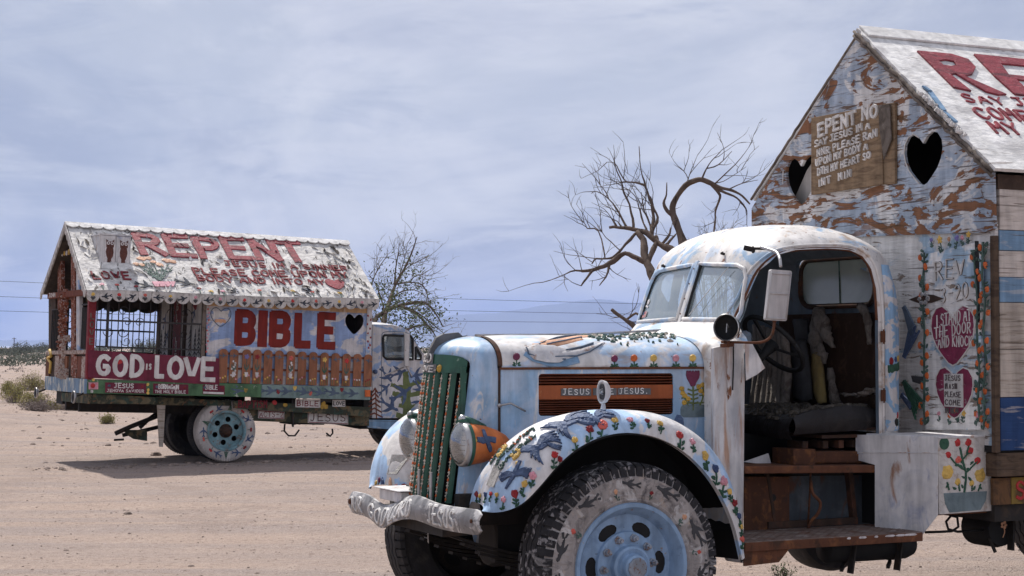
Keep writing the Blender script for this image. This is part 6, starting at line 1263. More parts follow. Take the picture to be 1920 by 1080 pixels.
# picket fence on the wall
pc = [(2.005,1.771),(2.17,1.773),(2.365,1.776),(2.532,1.778),(2.704,1.776),(2.879,1.777),(3.064,1.776),(3.247,1.774),(3.426,1.772),(3.608,1.77),(3.787,1.768),(3.968,1.765),(4.149,1.767),(4.327,1.765)]; pb = [(2.025,1.274),(4.346,1.268)]
m = MB(); 
for z_ in (.20, .42): m.box((pc[0][0] - .06, 1.212, 1.27 + z_), (pc[-1][0] + .06, 1.225, 1.30 + z_))
ob('picket_rail', m, 'rail_red', T2)
FC = ['navy', 'navy', 'violet', 'darkred', 'navy', 'navy', 'coral', 'navy', 'navy', 'yellow', 'navy', 'red', 'navy', 'navy']
for k, (a, zt_) in enumerate(pc):
    zb_ = 1.268; w = .066; out = [(a - w, zb_), (a + w, zb_)] + [(a + w * math.cos(R(x)), zt_ - w * .8 + w * .8 * math.sin(R(x))) for x in range(0, 181, 20)]
    P = vplane(1.226); m = MB(); m.prism(P, out, 0, .018); pk = ob('picket', m, 'picket', T2, bevel=.003)
    P = vplane(1.244); c = FC[k]
    m = MB()
    if c == 'navy': bird(m, P, a, zt_ - .10, .09, R(rnd.uniform(-20, 20)), 0, .004, rnd.choice((-1, 1)), .8); ob('painted_bird', m, 'bird_slate', pk)
    else:
        for j in range(5): an = 1.257 * j; m.dome(P, a + .022 * math.cos(an), zt_ - .11 + .022 * math.sin(an), .020, .016, .005, 8, .15, 0, an)
        ob('painted_flower', m, 'paint_' + c, pk)
    if c != 'navy' or k == 1:
        m = MB()
        if k == 6 or k == 1:
            for j in range(9): m.dome(P, a + rnd.uniform(-.03, .03), zt_ - .18 - j * .028, .017, .017, .004, 8, .2)
        m.prism(P, [(a - .028, zt_ - .34), (a + .028, zt_ - .34), (a + .018, zt_ - .41), (a - .018, zt_ - .41)], 0, .004); ob('painted_pot', m, 'paint_whitef', pk)
        m = MB(); m.stroke(P, [(a, zt_ - .15), (a, zt_ - .34)], .010, .003)
        for s in (-1, 1): m.stroke(P, [(a, zt_ - .31), (a + s * .028, zt_ - .27), (a + s * .034, zt_ - .22)], [.02, .024, .006], .004)
        ob('painted_stem', m, 'vine_paint' if k != 9 else 'leaf_paint', pk)
    for j in range(3):
        m = MB(); x = a + (-.035, 0, .035)[j] + rnd.uniform(-.006, .006); z = zb_ + rnd.uniform(.06, .13); m.dome(P, x, z, .014, .015, .004, 8, .2, 0); m.stroke(P, [(x, z - .01), (x, zb_ + .01)], .008, .003, 1); ob('painted_flower', m, ['paint_' + rnd.choice(('yellow', 'pink', 'whitef', 'darkred', 'pink')), 'paint_olive'], pk)
# porch: posts, grilles, half walls
def post(px0, px1, zb_, zt_, v, mat, name='post', w=.09):
    m = MB(); m.box((px0, v - w, zb_), (px1, v, zt_)); return ob(name, m, mat, T2, bevel=.006)
a = [(-0.022,2.113),(0.085,2.117),(-0.144,2.108)]; p1 = post(a[0][0], a[1][0], 1.26, 2.50, 1.24, 'maroon', 'corner_post')
m = MB(); P = vplane(1.241)
for k, chh in enumerate('LOVE'): text(m, P, chh, a[0][0] + .03, 2.13 - k * .12, .085, .05, .06, .2, .004, 0)
ob('lettering', m, 'greywood', p1)
post(x0 - .06, x0 - .002, 1.26, 2.55, 1.235, 'greywood', 'post', .05)
def grille(v, u0, u1, zb_, zt_, mid, n, name='window_grille'):
    m = MB(); r = .0065; m.bar((u0, v, zb_), (u1, v, zb_), .022, .022); m.bar((u0, v, mid), (u1, v, mid), .026, .026); g = ob('grille_rail', m, 'iron', T2)
    for k in range(n): u = lerp(u0, u1, k / (n - 1)); m = MB(); rr_ = .017 if k == 1 else r; m.box((u - rr_, v - rr_, zb_), (u + rr_, v + rr_, zt_)); ob('grille_bar', m, 'iron', T2)
    for (uc, zc, s) in ((u0 + .28, mid + .14, 1), (u0 + .28, mid - .16, -1), (u1 - .35, mid + .14, 1), (u1 - .35, mid - .16, -1)):
        for d in (-1, 1):
            m = MB(); m.tube([(uc + d * (.10 + (.085 - .004 * k) * math.cos(k * .42)), v, zc + s * (.085 - .004 * k) * math.sin(k * .42)) for k in range(17)], .006, 5); ob('scroll', m, 'iron', g, True)
grille(1.22, a[1][0] + .02, x0 - .06, 1.74, 2.50, 2.12, 11)
grille(-1.22, .1, x0 - .06, 1.68, 2.44, 2.02, 10)
m = MB(); m.box((0, -1.23, 1.26), (x0, -1.21, 1.68)); ob('half_wall', m, 'cab2_paint', T2)
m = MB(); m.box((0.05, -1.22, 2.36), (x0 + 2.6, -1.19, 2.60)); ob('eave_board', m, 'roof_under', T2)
for k in range(12): u = .12 + k * .28; m = MB(); m.prism(vplane(-1.20), [(u - .14, 2.38)] + [(u - .14 * math.cos(R(x)), 2.38 - .07 * math.sin(R(x))) for x in range(15, 166, 25)] + [(u + .14, 2.38)], -.01, .01); ob('scallop', m, 'camo', T2)
# door wall at the end of the porch
uw = x0 - .02; P = lambda a, b, h=0: (uw - h, a, b)
m = MB(); m.box((uw, -1.2, 1.26), (uw + .03, 1.19, 2.62)); dw = ob('porch_wall', m, 'letter_white', T2)
for (v0, v1), mm in (((-.28, .10), 'maroon'), ((-.52, -.36), 'darkwood'), ((.22, .34), 'darkwood'), ((-1.18, -1.02), 'darkwood')): m = MB(); m.prism(P, [(v0, 1.5), (v1, 1.5), (v1, 2.6), (v0, 2.6)], 0, .02); ob('door_board', m, mm, dw)
for k, w_ in enumerate(('GOD', 'IS', 'LOVE')):
    for j, chh in enumerate(w_): 
        m = MB(); zz_ = 2.52 - k * .30 - j * .085 - (.05 if k == 2 else 0); text(m, lambda a, b, h=0: P(a, b, .02 + h), chh, -.13, zz_, .07, .08, .1, .2, .006, 0); ob('lettering', m, 'letter_white', dw)
for v_, z_ in ((.55, 1.55), (.80, 1.50), (.98, 1.58), (-.75, 1.55), (-.95, 1.50)):
    m = MB(); m.stroke(P, [(v_, z_), (v_, z_ + .55)], .016, .004)
    for k in range(6): 
        for s in (-1, 1): m.stroke(P, [(v_, z_ + .5 - k * .07), (v_ + s * (.03 + k * .014), z_ + .44 - k * .07)], .018, .004)
    ob('painted_pine', m, 'grey_dark', dw)
for v_, z_, s in ((.7, 2.28, .2), (-.8, 2.2, .22), (-.65, 1.95, .2)): m = MB(); bird(m, P, v_, z_, s, R(60), 0, .004); ob('painted_bird', m, 'bird_blue', dw)
m = MB(); m.dome(P, .75, 2.46, .10, .12, .02, 12, .1); ob('painted_heart', m, 'maroon', dw)
# rear end: posts, half wall, crusted ornaments
E_P = lambda a, b, h=0: (-h, a, b)
def epost(q, mat, name, d=.07, dome_=0, par=T2):
    m = MB(); m.prism(E_P, q, -d, .0); return ob(name, m, mat, par, bevel=.008)
eq = [(-1.389,2.513),(-0.926,2.502),(-0.769,1.665),(-1.227,1.664)]; epost(eq, 'darkwood', 'corner_post')
eq = [(0.262,3.153),(0.455,3.144),(0.717,1.655),(0.527,1.654)]; epost(eq, 'cab2_paint', 'post', .05)
eq = [(-0.904,3.126),(-0.695,3.117),(-0.29,1.29),(-0.56,1.286)]; epost(eq, 'crust_red', 'ornate_post', .06)
eq = [(-0.052,3.088),(0.178,3.078),(0.494,1.303),(0.27,1.299)]; epost(eq, 'crust_red', 'ornate_post', .06)
eq = [(-0.913,3.176),(0.06,3.195),(0.103,3.137),(-0.902,3.118)]; g1 = epost(eq, 'crust_red', 'garland_beam', .06)
for k in range(7): m = MB(); q0, q1 = Vector(eq[0]), Vector(eq[1]); p = q0.lerp(q1, (k + .5) / 7); m.dome(lambda a, b, h=0: E_P(a, b, .004 + h), p.x, p.y - .04, .022, .04, .02, 8, .2); ob('garland_light', m, 'paint_' + ('yellow' if k % 2 else 'whitef'), g1)
eq = [(-0.734,2.587),(0.206,2.562),(0.23,2.426),(-0.708,2.447)]; epost(eq, 'crust_red', 'ornate_block', .05)
m = MB(); a, b = [(-0.143,2.131),(0.002,1.334)]
rg = random.Random(4)
def crust(name, cx, z0, z1, hw, mat, n, seed, depth=.04, sx=1.0):
    rg = random.Random(seed); m = MB()
    for k in range(n):
        t = rg.random(); x = cx + rg.uniform(-hw, hw); z = lerp(z0, z1, t); m.dome(lambda aa, bb, h=0: E_P(aa, bb, .0 + h), x, z, rg.uniform(.02, .05) * sx, rg.uniform(.02, .05), rg.uniform(.02, depth), 7, .35, 0, rg.uniform(0, 3), 0, k)
    return ob(name, m, mat, T2, True, stuff=True)
crust('clay_flowers', ([(-0.243,2.132)])[0][0], ([(-0.162,1.691)])[0][1], ([(-0.324,2.576)])[0][1], .16, 'crust_red', 120, 2, .09)
crust('clay_cross', ([(-0.176,2.131)])[0][0], ([(-0.031,1.334)])[0][1], ([(-0.14,1.931)])[0][1], .05, 'crust_white', 50, 3, .08)
crust('clay_base', ([(-0.176,2.131)])[0][0], ([(-0.019,1.271)])[0][1], ([(-0.04,1.381)])[0][1], .30, 'crust_white', 50, 5, .07)
q = [(-0.534,1.876),(0.264,1.874),(0.272,1.826),(-0.525,1.828)]; crust('clay_cross', (q[0][0] + q[1][0]) / 2, q[2][1], q[0][1], .25, 'crust_white', 36, 6, .07)
m = MB(); zq = [(-1.334,1.663),(1.144,1.687),(1.212,1.291),(-1.258,1.266)]; m.prism(E_P, [(zq[0][0], zq[0][1] - .02), (zq[1][0], zq[1][1] - .02), (zq[1][0], 1.27), (zq[0][0], 1.27)], -.05, -.03); hw_ = ob('rear_half_wall', m, 'darkwood', T2)
m = MB(); m.prism(E_P, [(zq[0][0], zq[0][1] - .06), (zq[1][0], zq[1][1] - .06), (zq[1][0], zq[1][1]), (zq[0][0], zq[0][1])], -.04, .02); ob('rear_rail', m, 'crust_white', T2, bevel=.01)
vs_ = [zq[0][0] + (zq[1][0] - zq[0][0]) * k / 9 for k in range(10)]
for k in range(9):
    if k in (3,): continue
    m = MB(); m.prism(E_P, [(vs_[k] + .01, 1.272), (vs_[k + 1] - .012, 1.272), (vs_[k + 1] - .012, zq[0][1] - .07), (vs_[k] + .01, zq[0][1] - .07)], -.025, rnd.uniform(-.01, .015)); ob('wall_board', m, ('rust', 'darkwood', 'crust_white', 'grey_dark', 'picket', 'darkwood', 'crust_red', 'rail_red', 'crust_white')[k], T2, bevel=.004)
m = MB(); yq = [(-1.017,1.681),(-0.893,1.583),(-1.169,1.548),(-0.91,1.485),(-0.949,1.32)]; m.tube([E_P(a, b, .03) for a, b in dense(yq, 3)], .022, 6); ob('yellow_rope', m, 'paint_yellow', T2, True)
for v_ in [lerp(-1.02, -.62, k / 4) for k in range(5)] + [lerp(.85, 1.15, k / 4) for k in range(5)]:
    m = MB(); m.box((-.02, v_ - .009, 1.70), (.0, v_ + .009, 2.30)); ob('grille_bar', m, 'iron', T2)
m = MB(); m.bar((-.01, -1.1, 2.30), (-.01, -.6, 2.30), .02, .02); m.bar((-.01, .8, 2.34), (-.01, 1.18, 2.34), .02, .02); ob('grille_rail', m, 'iron', T2)
# tie beam, gable panels
m = MB(); m.box((-.05, -1.25, 2.47), (.0, 1.25, 2.56)); tb = ob('tie_beam', m, 'rail_red', T2, bevel=.004)
m = MB(); q = [(-1.166,2.466),(-0.505,2.459)]; text(m, lambda a, b, h=0: (-.051 - h, a, b), 'JOHN', q[0][0] + .02, 2.49, .06, .09, .115, .2, .005); ob('lettering', m, 'letter_white', tb)
m = MB(); m.prism(E_P, [(-.9, 2.57), (.9, 2.57), (0, 3.25)], -.30, -.28); ob('gable_board', m, 'greywood', T2)
m = MB(); m.prism(E_P, [(-1.2, 2.38), (1.2, 2.38), (1.2, 2.47), (-1.2, 2.47)], -.12, -.10); ob('valance', m, 'camo', T2)
for k in range(11): v_ = -1.1 + k * .22; m = MB(); m.prism(E_P, [(v_ - .11, 2.39)] + [(v_ - .11 * math.cos(R(x)), 2.39 - .05 * math.sin(R(x))) for x in range(15, 166, 25)] + [(v_ + .11, 2.39)], -.12, -.10); ob('scallop', m, 'camo', T2)
# rear valance under the deck, round reflector lamps
q = [(-0.378,1.04),(1.251,1.064),(1.276,0.921),(-0.355,0.912)]; m = MB(); m.prism(E_P, q, -.04, -.02); ob('rear_valance', m, 'camo', T2)
for (a, b), r_ in zip([(-1.209,1.011),(1.17,1.009)], (.085, .092)):
    c = Vector((-.16, a, b)); m = MB(); m.lathe(c, (-1, 0, 0), [(0, -.03), (r_ * .7, -.02), (r_ * .96, .0), (r_, .01), (r_ * .93, .022), (r_ * .88, .016)], 24); dl_ = ob('round_reflector', m, 'chrome_dull', T2, True)
    m = MB(); m.lathe(c, (-1, 0, 0), [(r_ * .9, .014), (r_ * .5, .028), (0, .033)], 24); ob('mirror_face', m, 'black', dl_, True)
    m = MB(); m.tube([c, c + Vector((.12, 0, .05)), c + Vector((.2, 0, .10))], .014, 6); ob('reflector_arm', m, 'chassis', T2)
q = [(0.031,1.065),(1.011,1.033),(1.016,0.932),(0.037,0.921)]; m = MB(); m.prism(vplane(1.18), q, 0, .02); ob('side_valance', m, 'camo', T2)
q = [(1.011,1.033),(2.226,1.004),(2.229,0.925),(1.016,0.917)]; m = MB(); m.prism(vplane(1.0), q, 0, .02); ob('side_valance', m, 'camo', T2)
# chassis boards with plates
q = [(2.226,1.004),(4.435,0.951),(4.44,0.803),(2.23,0.893)]; m = MB(); m.prism(vplane(1.10), q, 0, .02); cb = ob('chassis_board', m, 'camo', T2)
P = vplane(1.122)
q = [(2.304,0.91),(2.806,0.904),(2.3,1.013)]; m = MB(); ad = (q[1][0] - q[0][0]) / 7; text(m, P, 'BAPTISM', q[0][0], q[0][1], .10, ad * .7, ad, .2, .003); ob('lettering', m, 'maroon', cb)
for q, tx, mm, par in (([(3.199,1.048),(3.604,1.056),(3.609,0.927),(3.204,0.927)], 'BIBLE', 'maroon', cb), ([(3.804,1.053),(4.014,1.057),(4.018,0.951),(3.808,0.947)], 'LOVE', 'black', cb)):
    m = MB(); m.prism(P, q, .004, .010); pl = ob('name_plate', m, 'letter_white', cb); m = MB(); L_ = q[1][0] - q[0][0]; n = len(tx); ad = L_ * .9 / (n - .2 - .3 * ('I' in tx)); text(m, lambda a, b, h=0: P(a, b, .010 + h), tx, q[0][0] + L_ * .07, q[3][1] + .025, (q[0][1] - q[3][1]) - .05, ad * .74, ad, .2, .003); ob('lettering', m, mm, pl)
for (a, b), c in zip([(2.87,0.985),(3.041,0.956),(3.667,0.993),(3.704,0.945),(3.643,0.936)], ('red', 'gold', 'gold', 'gold', 'gold')): m = MB(); m.dome(P, a, b, .035, .035, .004, 9, .25); ob('painted_flower', m, 'paint_' + c, cb)
q = [(2.521,0.899),(4.474,0.861),(4.482,0.656),(3.915,0.673),(2.528,0.708)]; m = MB(); m.prism(vplane(.98), q, 0, .02); cb2 = ob('chassis_board', m, 'deck_dark' if 'deck_dark' in MATS else 'camo', T2)
P = vplane(1.0)
for q, tx in (([(-3.182,0,3.584)], ''),) if False else ((([(2.614,0.869),(3.036,0.852),(3.032,0.74),(2.619,0.749)]), 'ACTS-2'), (([(3.412,0.867),(4.075,0.854),(4.082,0.675),(3.419,0.69)]), 'JESUS')):
    q = [(p[0] * 1.0 + .045, p[1]) for p in q]; m = MB(); m.prism(P, q, .004, .010); pl = ob('name_plate', m, 'letter_white', cb2); L_ = q[1][0] - q[0][0]; H_ = q[0][1] - q[3][1]; n = len(tx); ad = L_ * .93 / n
    m = MB(); text(m, lambda a, b, h=0: P(a, b, .010 + h), tx, q[0][0] + L_ * .06, q[3][1] + H_ * .18, H_ * .64, ad * .74, ad, .12, .003); ob('lettering', m, 'maroon' if tx != 'JESUS' else 'paint_brown', pl)
    m = MB(); e_ = [(q[0][0] + .01, q[0][1] - .01), (q[1][0] - .01, q[1][1] - .01), (q[2][0] - .01, q[2][1] + .01), (q[3][0] + .01, q[3][1] + .01)]; m.stroke(lambda a, b, h=0: P(a, b, .010 + h), e_ + [e_[0]], .012, .002, 0, .1, 0); ob('plate_border', m, 'maroon', pl)
m = MB()
for s in (-1, 1): m.box((0.1, s * .40 - .04, .78), (6.6, s * .40 + .04, .98))
for u in (.3, 1.6, 3.2, 4.4): m.box((u, -.9, .95), (u + .08, .95, 1.07))
ob('chassis_frame', m, 'chassis', T2)
m = MB(); q = [(3.18,0.67),(3.785,0.655)]; m.box((q[0][0], .5, .66), (q[1][0], .92, .80)); ob('battery_box', m, 'black', T2, bevel=.02)
for q in ([(3.131,0.9,0.663),(3.127,0.9,0.558),(3.199,0.9,0.486),(3.302,0.9,0.487),(3.368,0.9,0.577)], [(3.815,0.9,0.534),(3.879,0.9,0.485),(3.921,0.9,0.535),(3.91,0.9,0.601)]): m = MB(); m.tube(q, .014, 6); ob('hose', m, 'black', T2, True)
m = MB(); q = [(3.158,1.11,1.043),(3.206,1.05,0.63)]; m.bar(q[0], q[1], .05, .02); ob('hanger_strap', m, 'iron', T2)
m = MB(); q = [(4.621,0.7,0.568),(4.845,0.7,0.445)]; m.bar(q[0], q[1], .05, .03); ob('exhaust_pipe', m, 'chassis', T2)
# white board hanging behind the deck, hitch
q = [(1.092,1,1.036),(1.229,1,1.031),(1.223,1,0.6),(1.219,1,0.304),(1.163,1,0.303),(1.135,1,0.599)]; m = MB(); m.prism(vplane(1.0), [(p[0], p[2]) for p in q], -.03, .0); ob('hanging_board', m, 'plank_tan', T2, bevel=.004)
for q, r_ in (([(0.688,0.3,0.461),(0.917,0.3,0.567),(1.358,0.3,0.75)], .035), ([(1.113,0.1,0.545),(1.255,0.1,0.684),(1.415,0.1,0.808)], .03), ([(0.939,-0.2,0.417),(1.307,-0.2,0.503),(1.514,-0.2,0.555)], .03)): m = MB(); m.tube(q, r_, 8); ob('hitch_tube', m, 'deck_hitch' if 'deck_hitch' in MATS else 'chassis', T2, True)
q = [(0.809,0.32,0.519),(1.166,0.32,0.524),(1.173,0.32,0.356),(0.96,0.32,0.386),(0.844,0.32,0.456)]; m = MB(); m.prism(vplane(.32), [(p[0], p[2]) for p in q], -.02, 0); ob('hitch_plate', m, 'camo', T2, bevel=.004)
m = MB(); q = [(0.672,0.3,0.469),(0.82,0.3,0.375),(0.676,0.3,0.366)]; m.bar(q[1], q[2], .03, .03); ob('hitch_pin', m, 'chassis', T2)
# wheels
def wheel2(c, w, white, r=.46, rimr=.29):
    c = Vector(c); ax = Vector((0, 1, 0)) if c.y > 0 else Vector((0, -1, 0))
    m = MB(); m.lathe(c, ax, [(rimr, -.10), (rimr, .0), (rimr + .014, .008), (rimr - .01, .012), (rimr - .025, .0), (rimr - .03, -.05)], 40); wh = ob('wheel', m, 'rim_teal' if white else 'chassis', T2, True, auto=40)
    holes = [ellipse(.175 * math.cos(R(60 * k + 20)), .175 * math.sin(R(60 * k + 20)), .042, .042, 14) for k in range(6)]
    m = MB(); P = plane(c + ax * -.05, (1, 0, 0), (0, 0, 1), -1 if ax.y > 0 else 1); m.prism(P, ellipse(0, 0, rimr - .02, rimr - .02, 36), -.005, .005, 0, holes); ob('wheel_disc', m, 'rim_teal' if white else 'chassis', wh)
    m = MB(); m.lathe(c + ax * -.045, ax, [(.105, 0), (.10, .015), (.07, .02), (.065, .06), (.05, .075), (0, .08)], 20); ob('hub', m, 'rust_dark' if white else 'chassis', wh, True)
    if white:
        for k in range(8): an = R(45 * k + 10); m = MB(); m.lathe(c + Vector((.088 * math.cos(an), -.035, .088 * math.sin(an))), ax, [(.014, 0), (.013, .018), (0, .022)], 6); ob('lug_nut', m, 'chassis', wh)
    m = MB(); m.lathe(c - ax * .11, ax, [(rimr, -.10), (r * .82, -.125), (r * .95, -.11), (r, -.09), (r, .09), (r * .95, .112), (r * .86, .125), (r * .80, .12), (r * .74, .124), (rimr + .02, .11), (rimr, .10)], 64); ty = ob('tyre', m, 'tyre_white' if white else 'rubber', wh, True, auto=30)
    m = MB()
    for k in range(70):
        an = 2 * math.pi * k / 70; da = .03; f_ = lambda rr, a_, o: c - ax * .11 + ax * o + Vector((math.cos(a_), 0, math.sin(a_))) * rr
        m.hexa([f_(r * .93, an - da, .06), f_(r * .93, an + da, .06), f_(r * .90, an + da * .8, .124), f_(r * .90, an - da * .8, .124), f_(r + .012, an - da, .06), f_(r + .012, an + da, .06), f_(r * .985, an + da * .8, .118), f_(r * .985, an - da * .8, .118)])
    ob('tread', m, 'tyre_white' if white else 'rubber', ty)
    return ty
q = [(2.18,1,0.55)]; wc = q[0]; print('wheel2', wc)
ty = wheel2((wc[0], 1.0, wc[2]), .22, True, .455)
wheel2((wc[0], .68, wc[2]), .22, False, .455); wheel2((wc[0], -.68, wc[2]), .22, False, .455); wheel2((wc[0], -1.0, wc[2]), .22, False, .455)
wheel2((5.75, 1.0, wc[2] + (5.75 - wc[0]) * .0357), .22, False, .455); wheel2((5.75, -1.0, wc[2] + (5.75 - wc[0]) * .0357), .22, False, .455)
def rl2(ang, rad):
    ca_, sa_ = math.cos(ang), math.sin(ang)
    return lambda a, b, h=0: Vector((wc[0] + rad * ca_ + a * sa_ + b * ca_, 1.016 + h, wc[2] + rad * sa_ - a * ca_ + b * sa_))
for k, (ang, c) in enumerate(((52, 'red'), (30, 'bird'), (4, 'darkred'), (-18, 'bird'), (-40, 'darkred'), (-62, 'bird'), (-90, 'vine'), (-112, 'bird'), (-130, 'red'), (-160, 'coral'), (-178, 'bird'), (160, 'vine'), (132, 'red'), (112, 'bird'), (84, 'vine'))):
    m = MB(); P = rl2(R(ang), .36)
    if c == 'bird': bird(m, P, 0, 0, .12, R(rnd.uniform(-40, 40)), 0, .004, rnd.choice((-1, 1))); ob('painted_bird', m, 'bird_blue', ty)
    elif c == 'vine':
        m.stroke(P, [(0, -.05), (0, .05)], .01, .003)
        for j in range(4): m.stroke(P, [(-.01 - .007 * j, .02 - .022 * j), (0, .035 - .022 * j), (.01 + .007 * j, .02 - .022 * j)], .012, .003)
        ob('painted_pine', m, 'leaf_paint', ty)
    else: m.dome(P, -.012, .02, .018, .018, .004, 8, .2, 0); m.dome(P, .016, .016, .018, .018, .004, 8, .2, 0); m.stroke(P, [(0, .01), (0, -.04)], .008, .003, 1); ob('painted_flower', m, ['paint_' + c, 'leaf_paint'], ty)
m = MB(); m.tube([(wc[0], -.9, wc[2]), (wc[0], .9, wc[2])], .06, 10); m.lathe((wc[0], 0, wc[2]), (0, 1, 0), [(0, -.2), (.16, -.1), (.16, .1), (0, .2)], 14); ob('rear_axle', m, 'chassis', T2, True)
m = MB(); m.box((wc[0] - .55, -1.0, 1.0), (wc[0] + .55, -.5, 1.06)); m.box((.1, -1.0, .86), (3.0, -.6, 1.06)); ob('under_frame', m, 'black', T2)
# ---- roof
def rp2(sg):
    P = plane((-.105, 0, 3.556), (1, 0, 0), (0, sg * 1.385, -1.008), 1)
    if (Vector(P(0, 0, 1)) - Vector(P(0, 0, 0))).z < 0: P = plane((-.105, 0, 3.556), (1, 0, 0), (0, sg * 1.385, -1.008), -1)
    return P
R2, R2f = rp2(1), rp2(-1); LR = 4.51; SR = 1.713
def R2w(a, b, h=0): # slight sag and rise of the eave corners
    t = b / SR; return R2(a, b, h) + Vector((0, 0, t * lerp(-.03, .045, a / LR) + .012 * math.sin(a * 1.9) * t))
def ragged(seed, jit=.014):
    a = []
    for k in range(31): a.append((jit * noise.noise(Vector((k * .8, seed, 0))) * 2, SR * k / 30))
    for k in range(1, 61): a.append((LR * k / 60, SR + jit * noise.noise(Vector((k * .9, seed, 3))) * 2))
    for k in range(30, -1, -1): a.append((LR + jit * noise.noise(Vector((k * .8, seed, 8))) * 2, SR * k / 30))
    return a
m = MB(); m.grid(lambda a, b: R2w(a * LR, b * SR, .02 + .010 * noise.noise(Vector((a * 20, b * 9, 0)))), 90, 36); m.grid(lambda a, b: R2w(a * LR, b * SR, -.012), 10, 4)
for e in (0, 1): m.grid(lambda a, b: R2w(e * LR, b * SR, lerp(-.012, .022, a)), 1, 20); m.grid(lambda a, b: R2w(b * LR, e * SR, lerp(-.012, .022, a)), 1, 30)
r2 = ob('roof_panel', m, 'roof_peel', T2, True, auto=40)
m = MB(); m.prism(R2f, ragged(2), -.012, .02); ob('roof_panel', m, 'roof_peel', T2)
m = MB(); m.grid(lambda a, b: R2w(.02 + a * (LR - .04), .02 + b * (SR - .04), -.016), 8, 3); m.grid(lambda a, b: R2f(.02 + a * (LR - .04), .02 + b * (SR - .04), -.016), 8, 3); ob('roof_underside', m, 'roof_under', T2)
# curled flakes of paint
m = MB(); rg = random.Random(21)
for k in range(820):
    a, b = rg.uniform(.05, LR - .05), rg.uniform(.14, SR - .04); dens = (.22 + .78 * (a / LR) ** 1.5) * (.45 if .95 < a < 3.9 and .25 < b < 1.45 else 1)
    if rg.random() > dens: continue
    L_, w = rg.uniform(.04, .15), rg.uniform(.008, .026); an = rg.gauss(1.25, .5); c, s = math.cos(an), math.sin(an); h1 = rg.uniform(.012, .045)
    def fp(x, y, h): return R2w(a + x * c - y * s, b + x * s + y * c, .024 + h)
    mi = 1 if rg.random() < .22 else 0
    pts = [fp(-L_ / 2, -w, .002), fp(0, -w * 1.2, .004), fp(L_ / 2, -w * .4, .003), fp(L_ * .45, w, h1 * .7), fp(0, w * 1.1, h1), fp(-L_ * .45, w * .8, h1 * .8), fp(0, 0, h1 * .25)]
    m.add(pts, [(0, 1, 6), (1, 2, 6), (2, 3, 6), (3, 4, 6), (4, 5, 6), (5, 0, 6)], mi)
ob('peeling_flakes', m, ['roof_white', 'roof_under'], r2, stuff=True, norm=False)
# ridge trim and scallops
m = MB(); m.prism(R2, [(-.02, -.01), (LR + .02, -.01), (LR + .02, .085), (-.02, .085)], .03, .045); m.prism(R2f, [(-.02, -.01), (LR + .02, -.01), (LR + .02, .10), (-.02, .10)], .03, .045); ob('ridge_cap', m, 'roof_white', T2)
ns = 25; pw = (LR + .03) / ns
for k in range(ns):
    u = -.015 + pw * (k + .5); m = MB(); o = [(u - pw / 2 + .002, .05)] + [(u - pw / 2 * math.cos(R(x)), .082 + .062 * math.sin(R(x)) * (1 + rnd.uniform(-.1, .1))) for x in range(0, 181, 20)] + [(u + pw / 2 - .002, .05)]; m.prism(R2, o, .040, .056); ob('scallop', m, 'roof_white', T2)
# eave scallops with painted motifs
ns = 24; pw = LR / ns
for k in range(ns):
    u = -.105 + pw * (k + .5); e0 = Vector(R2w(u + .105, SR, 0)); z0 = e0.z + .012; vv = e0.y + .004; P = (lambda vv: (lambda a, b, h=0: (a, vv + h, b)))(vv); m = MB(); hh_ = .165 + rnd.uniform(-.01, .01)
    o = [(u - pw / 2 + .002, z0)] + [(u - pw / 2 * math.cos(R(x)) * .99, z0 - .08 - (hh_ - .08) * math.sin(R(x))) for x in range(0, 181, 20)] + [(u + pw / 2 - .002, z0)]; m.prism(P, o, 0, .014); sc_ = ob('scallop', m, 'scallop', T2)
    P = (lambda vv: (lambda a, b, h=0: (a, vv + .014 + h, b)))(vv); m = MB()
    if k % 2: bird(m, P, u, z0 - .085, .125, R(rnd.uniform(0, 30)), 0, .004, -1 if k % 4 == 1 else 1, .7); ob('painted_bird', m, 'bird_black', sc_)
    else:
        c = ('yellow', 'red', 'coral', 'yellow', 'pink', 'pink', 'red')[(k // 2) % 7]; m.dome(P, u, z0 - .055, .026, .024, .005, 9, .2, 0); m.stroke(P, [(u, z0 - .07), (u, z0 - .14)], .010, .004, 1)
        for s in (-1, 1): m.stroke(P, [(u, z0 - .13), (u + s * .03, z0 - .10)], .014, .004, 1); m.stroke(P, [(u, z0 - .11), (u + s * .022, z0 - .085)], .012, .004, 1)
        ob('painted_flower', m, ['paint_' + c, 'grey_dark'], sc_)
# barge scallops at the rear gable
for sg, PP_ in ((1, R2), (-1, R2f)):
    for k in range(12):
        s0 = SR * k / 12; s1 = SR * (k + 1) / 12; A, B = Vector(PP_(-.01, s0, .02)), Vector(PP_(-.01, s1, .02)); m = MB(); d = Vector((0, 0, -1)); o = []
        if sg == 1: A, B = Vector(R2w(-.01, s0, .02)), Vector(R2w(-.01, s1, .02))
        pts = [A] + [A.lerp(B, (1 - math.cos(R(x))) / 2) + d * (.06 + .075 * math.sin(R(x))) for x in range(0, 181, 30)] + [B]
        n = len(pts); m.add([tuple(p) for p in pts] + [tuple(p + Vector((-.016, 0, 0))) for p in pts], [tuple(range(n)), tuple(range(2 * n - 1, n - 1, -1))] + [(i, (i + 1) % n, (i + 1) % n + n, i + n) for i in range(n)]); ob('barge_scallop', m, 'scallop', T2)
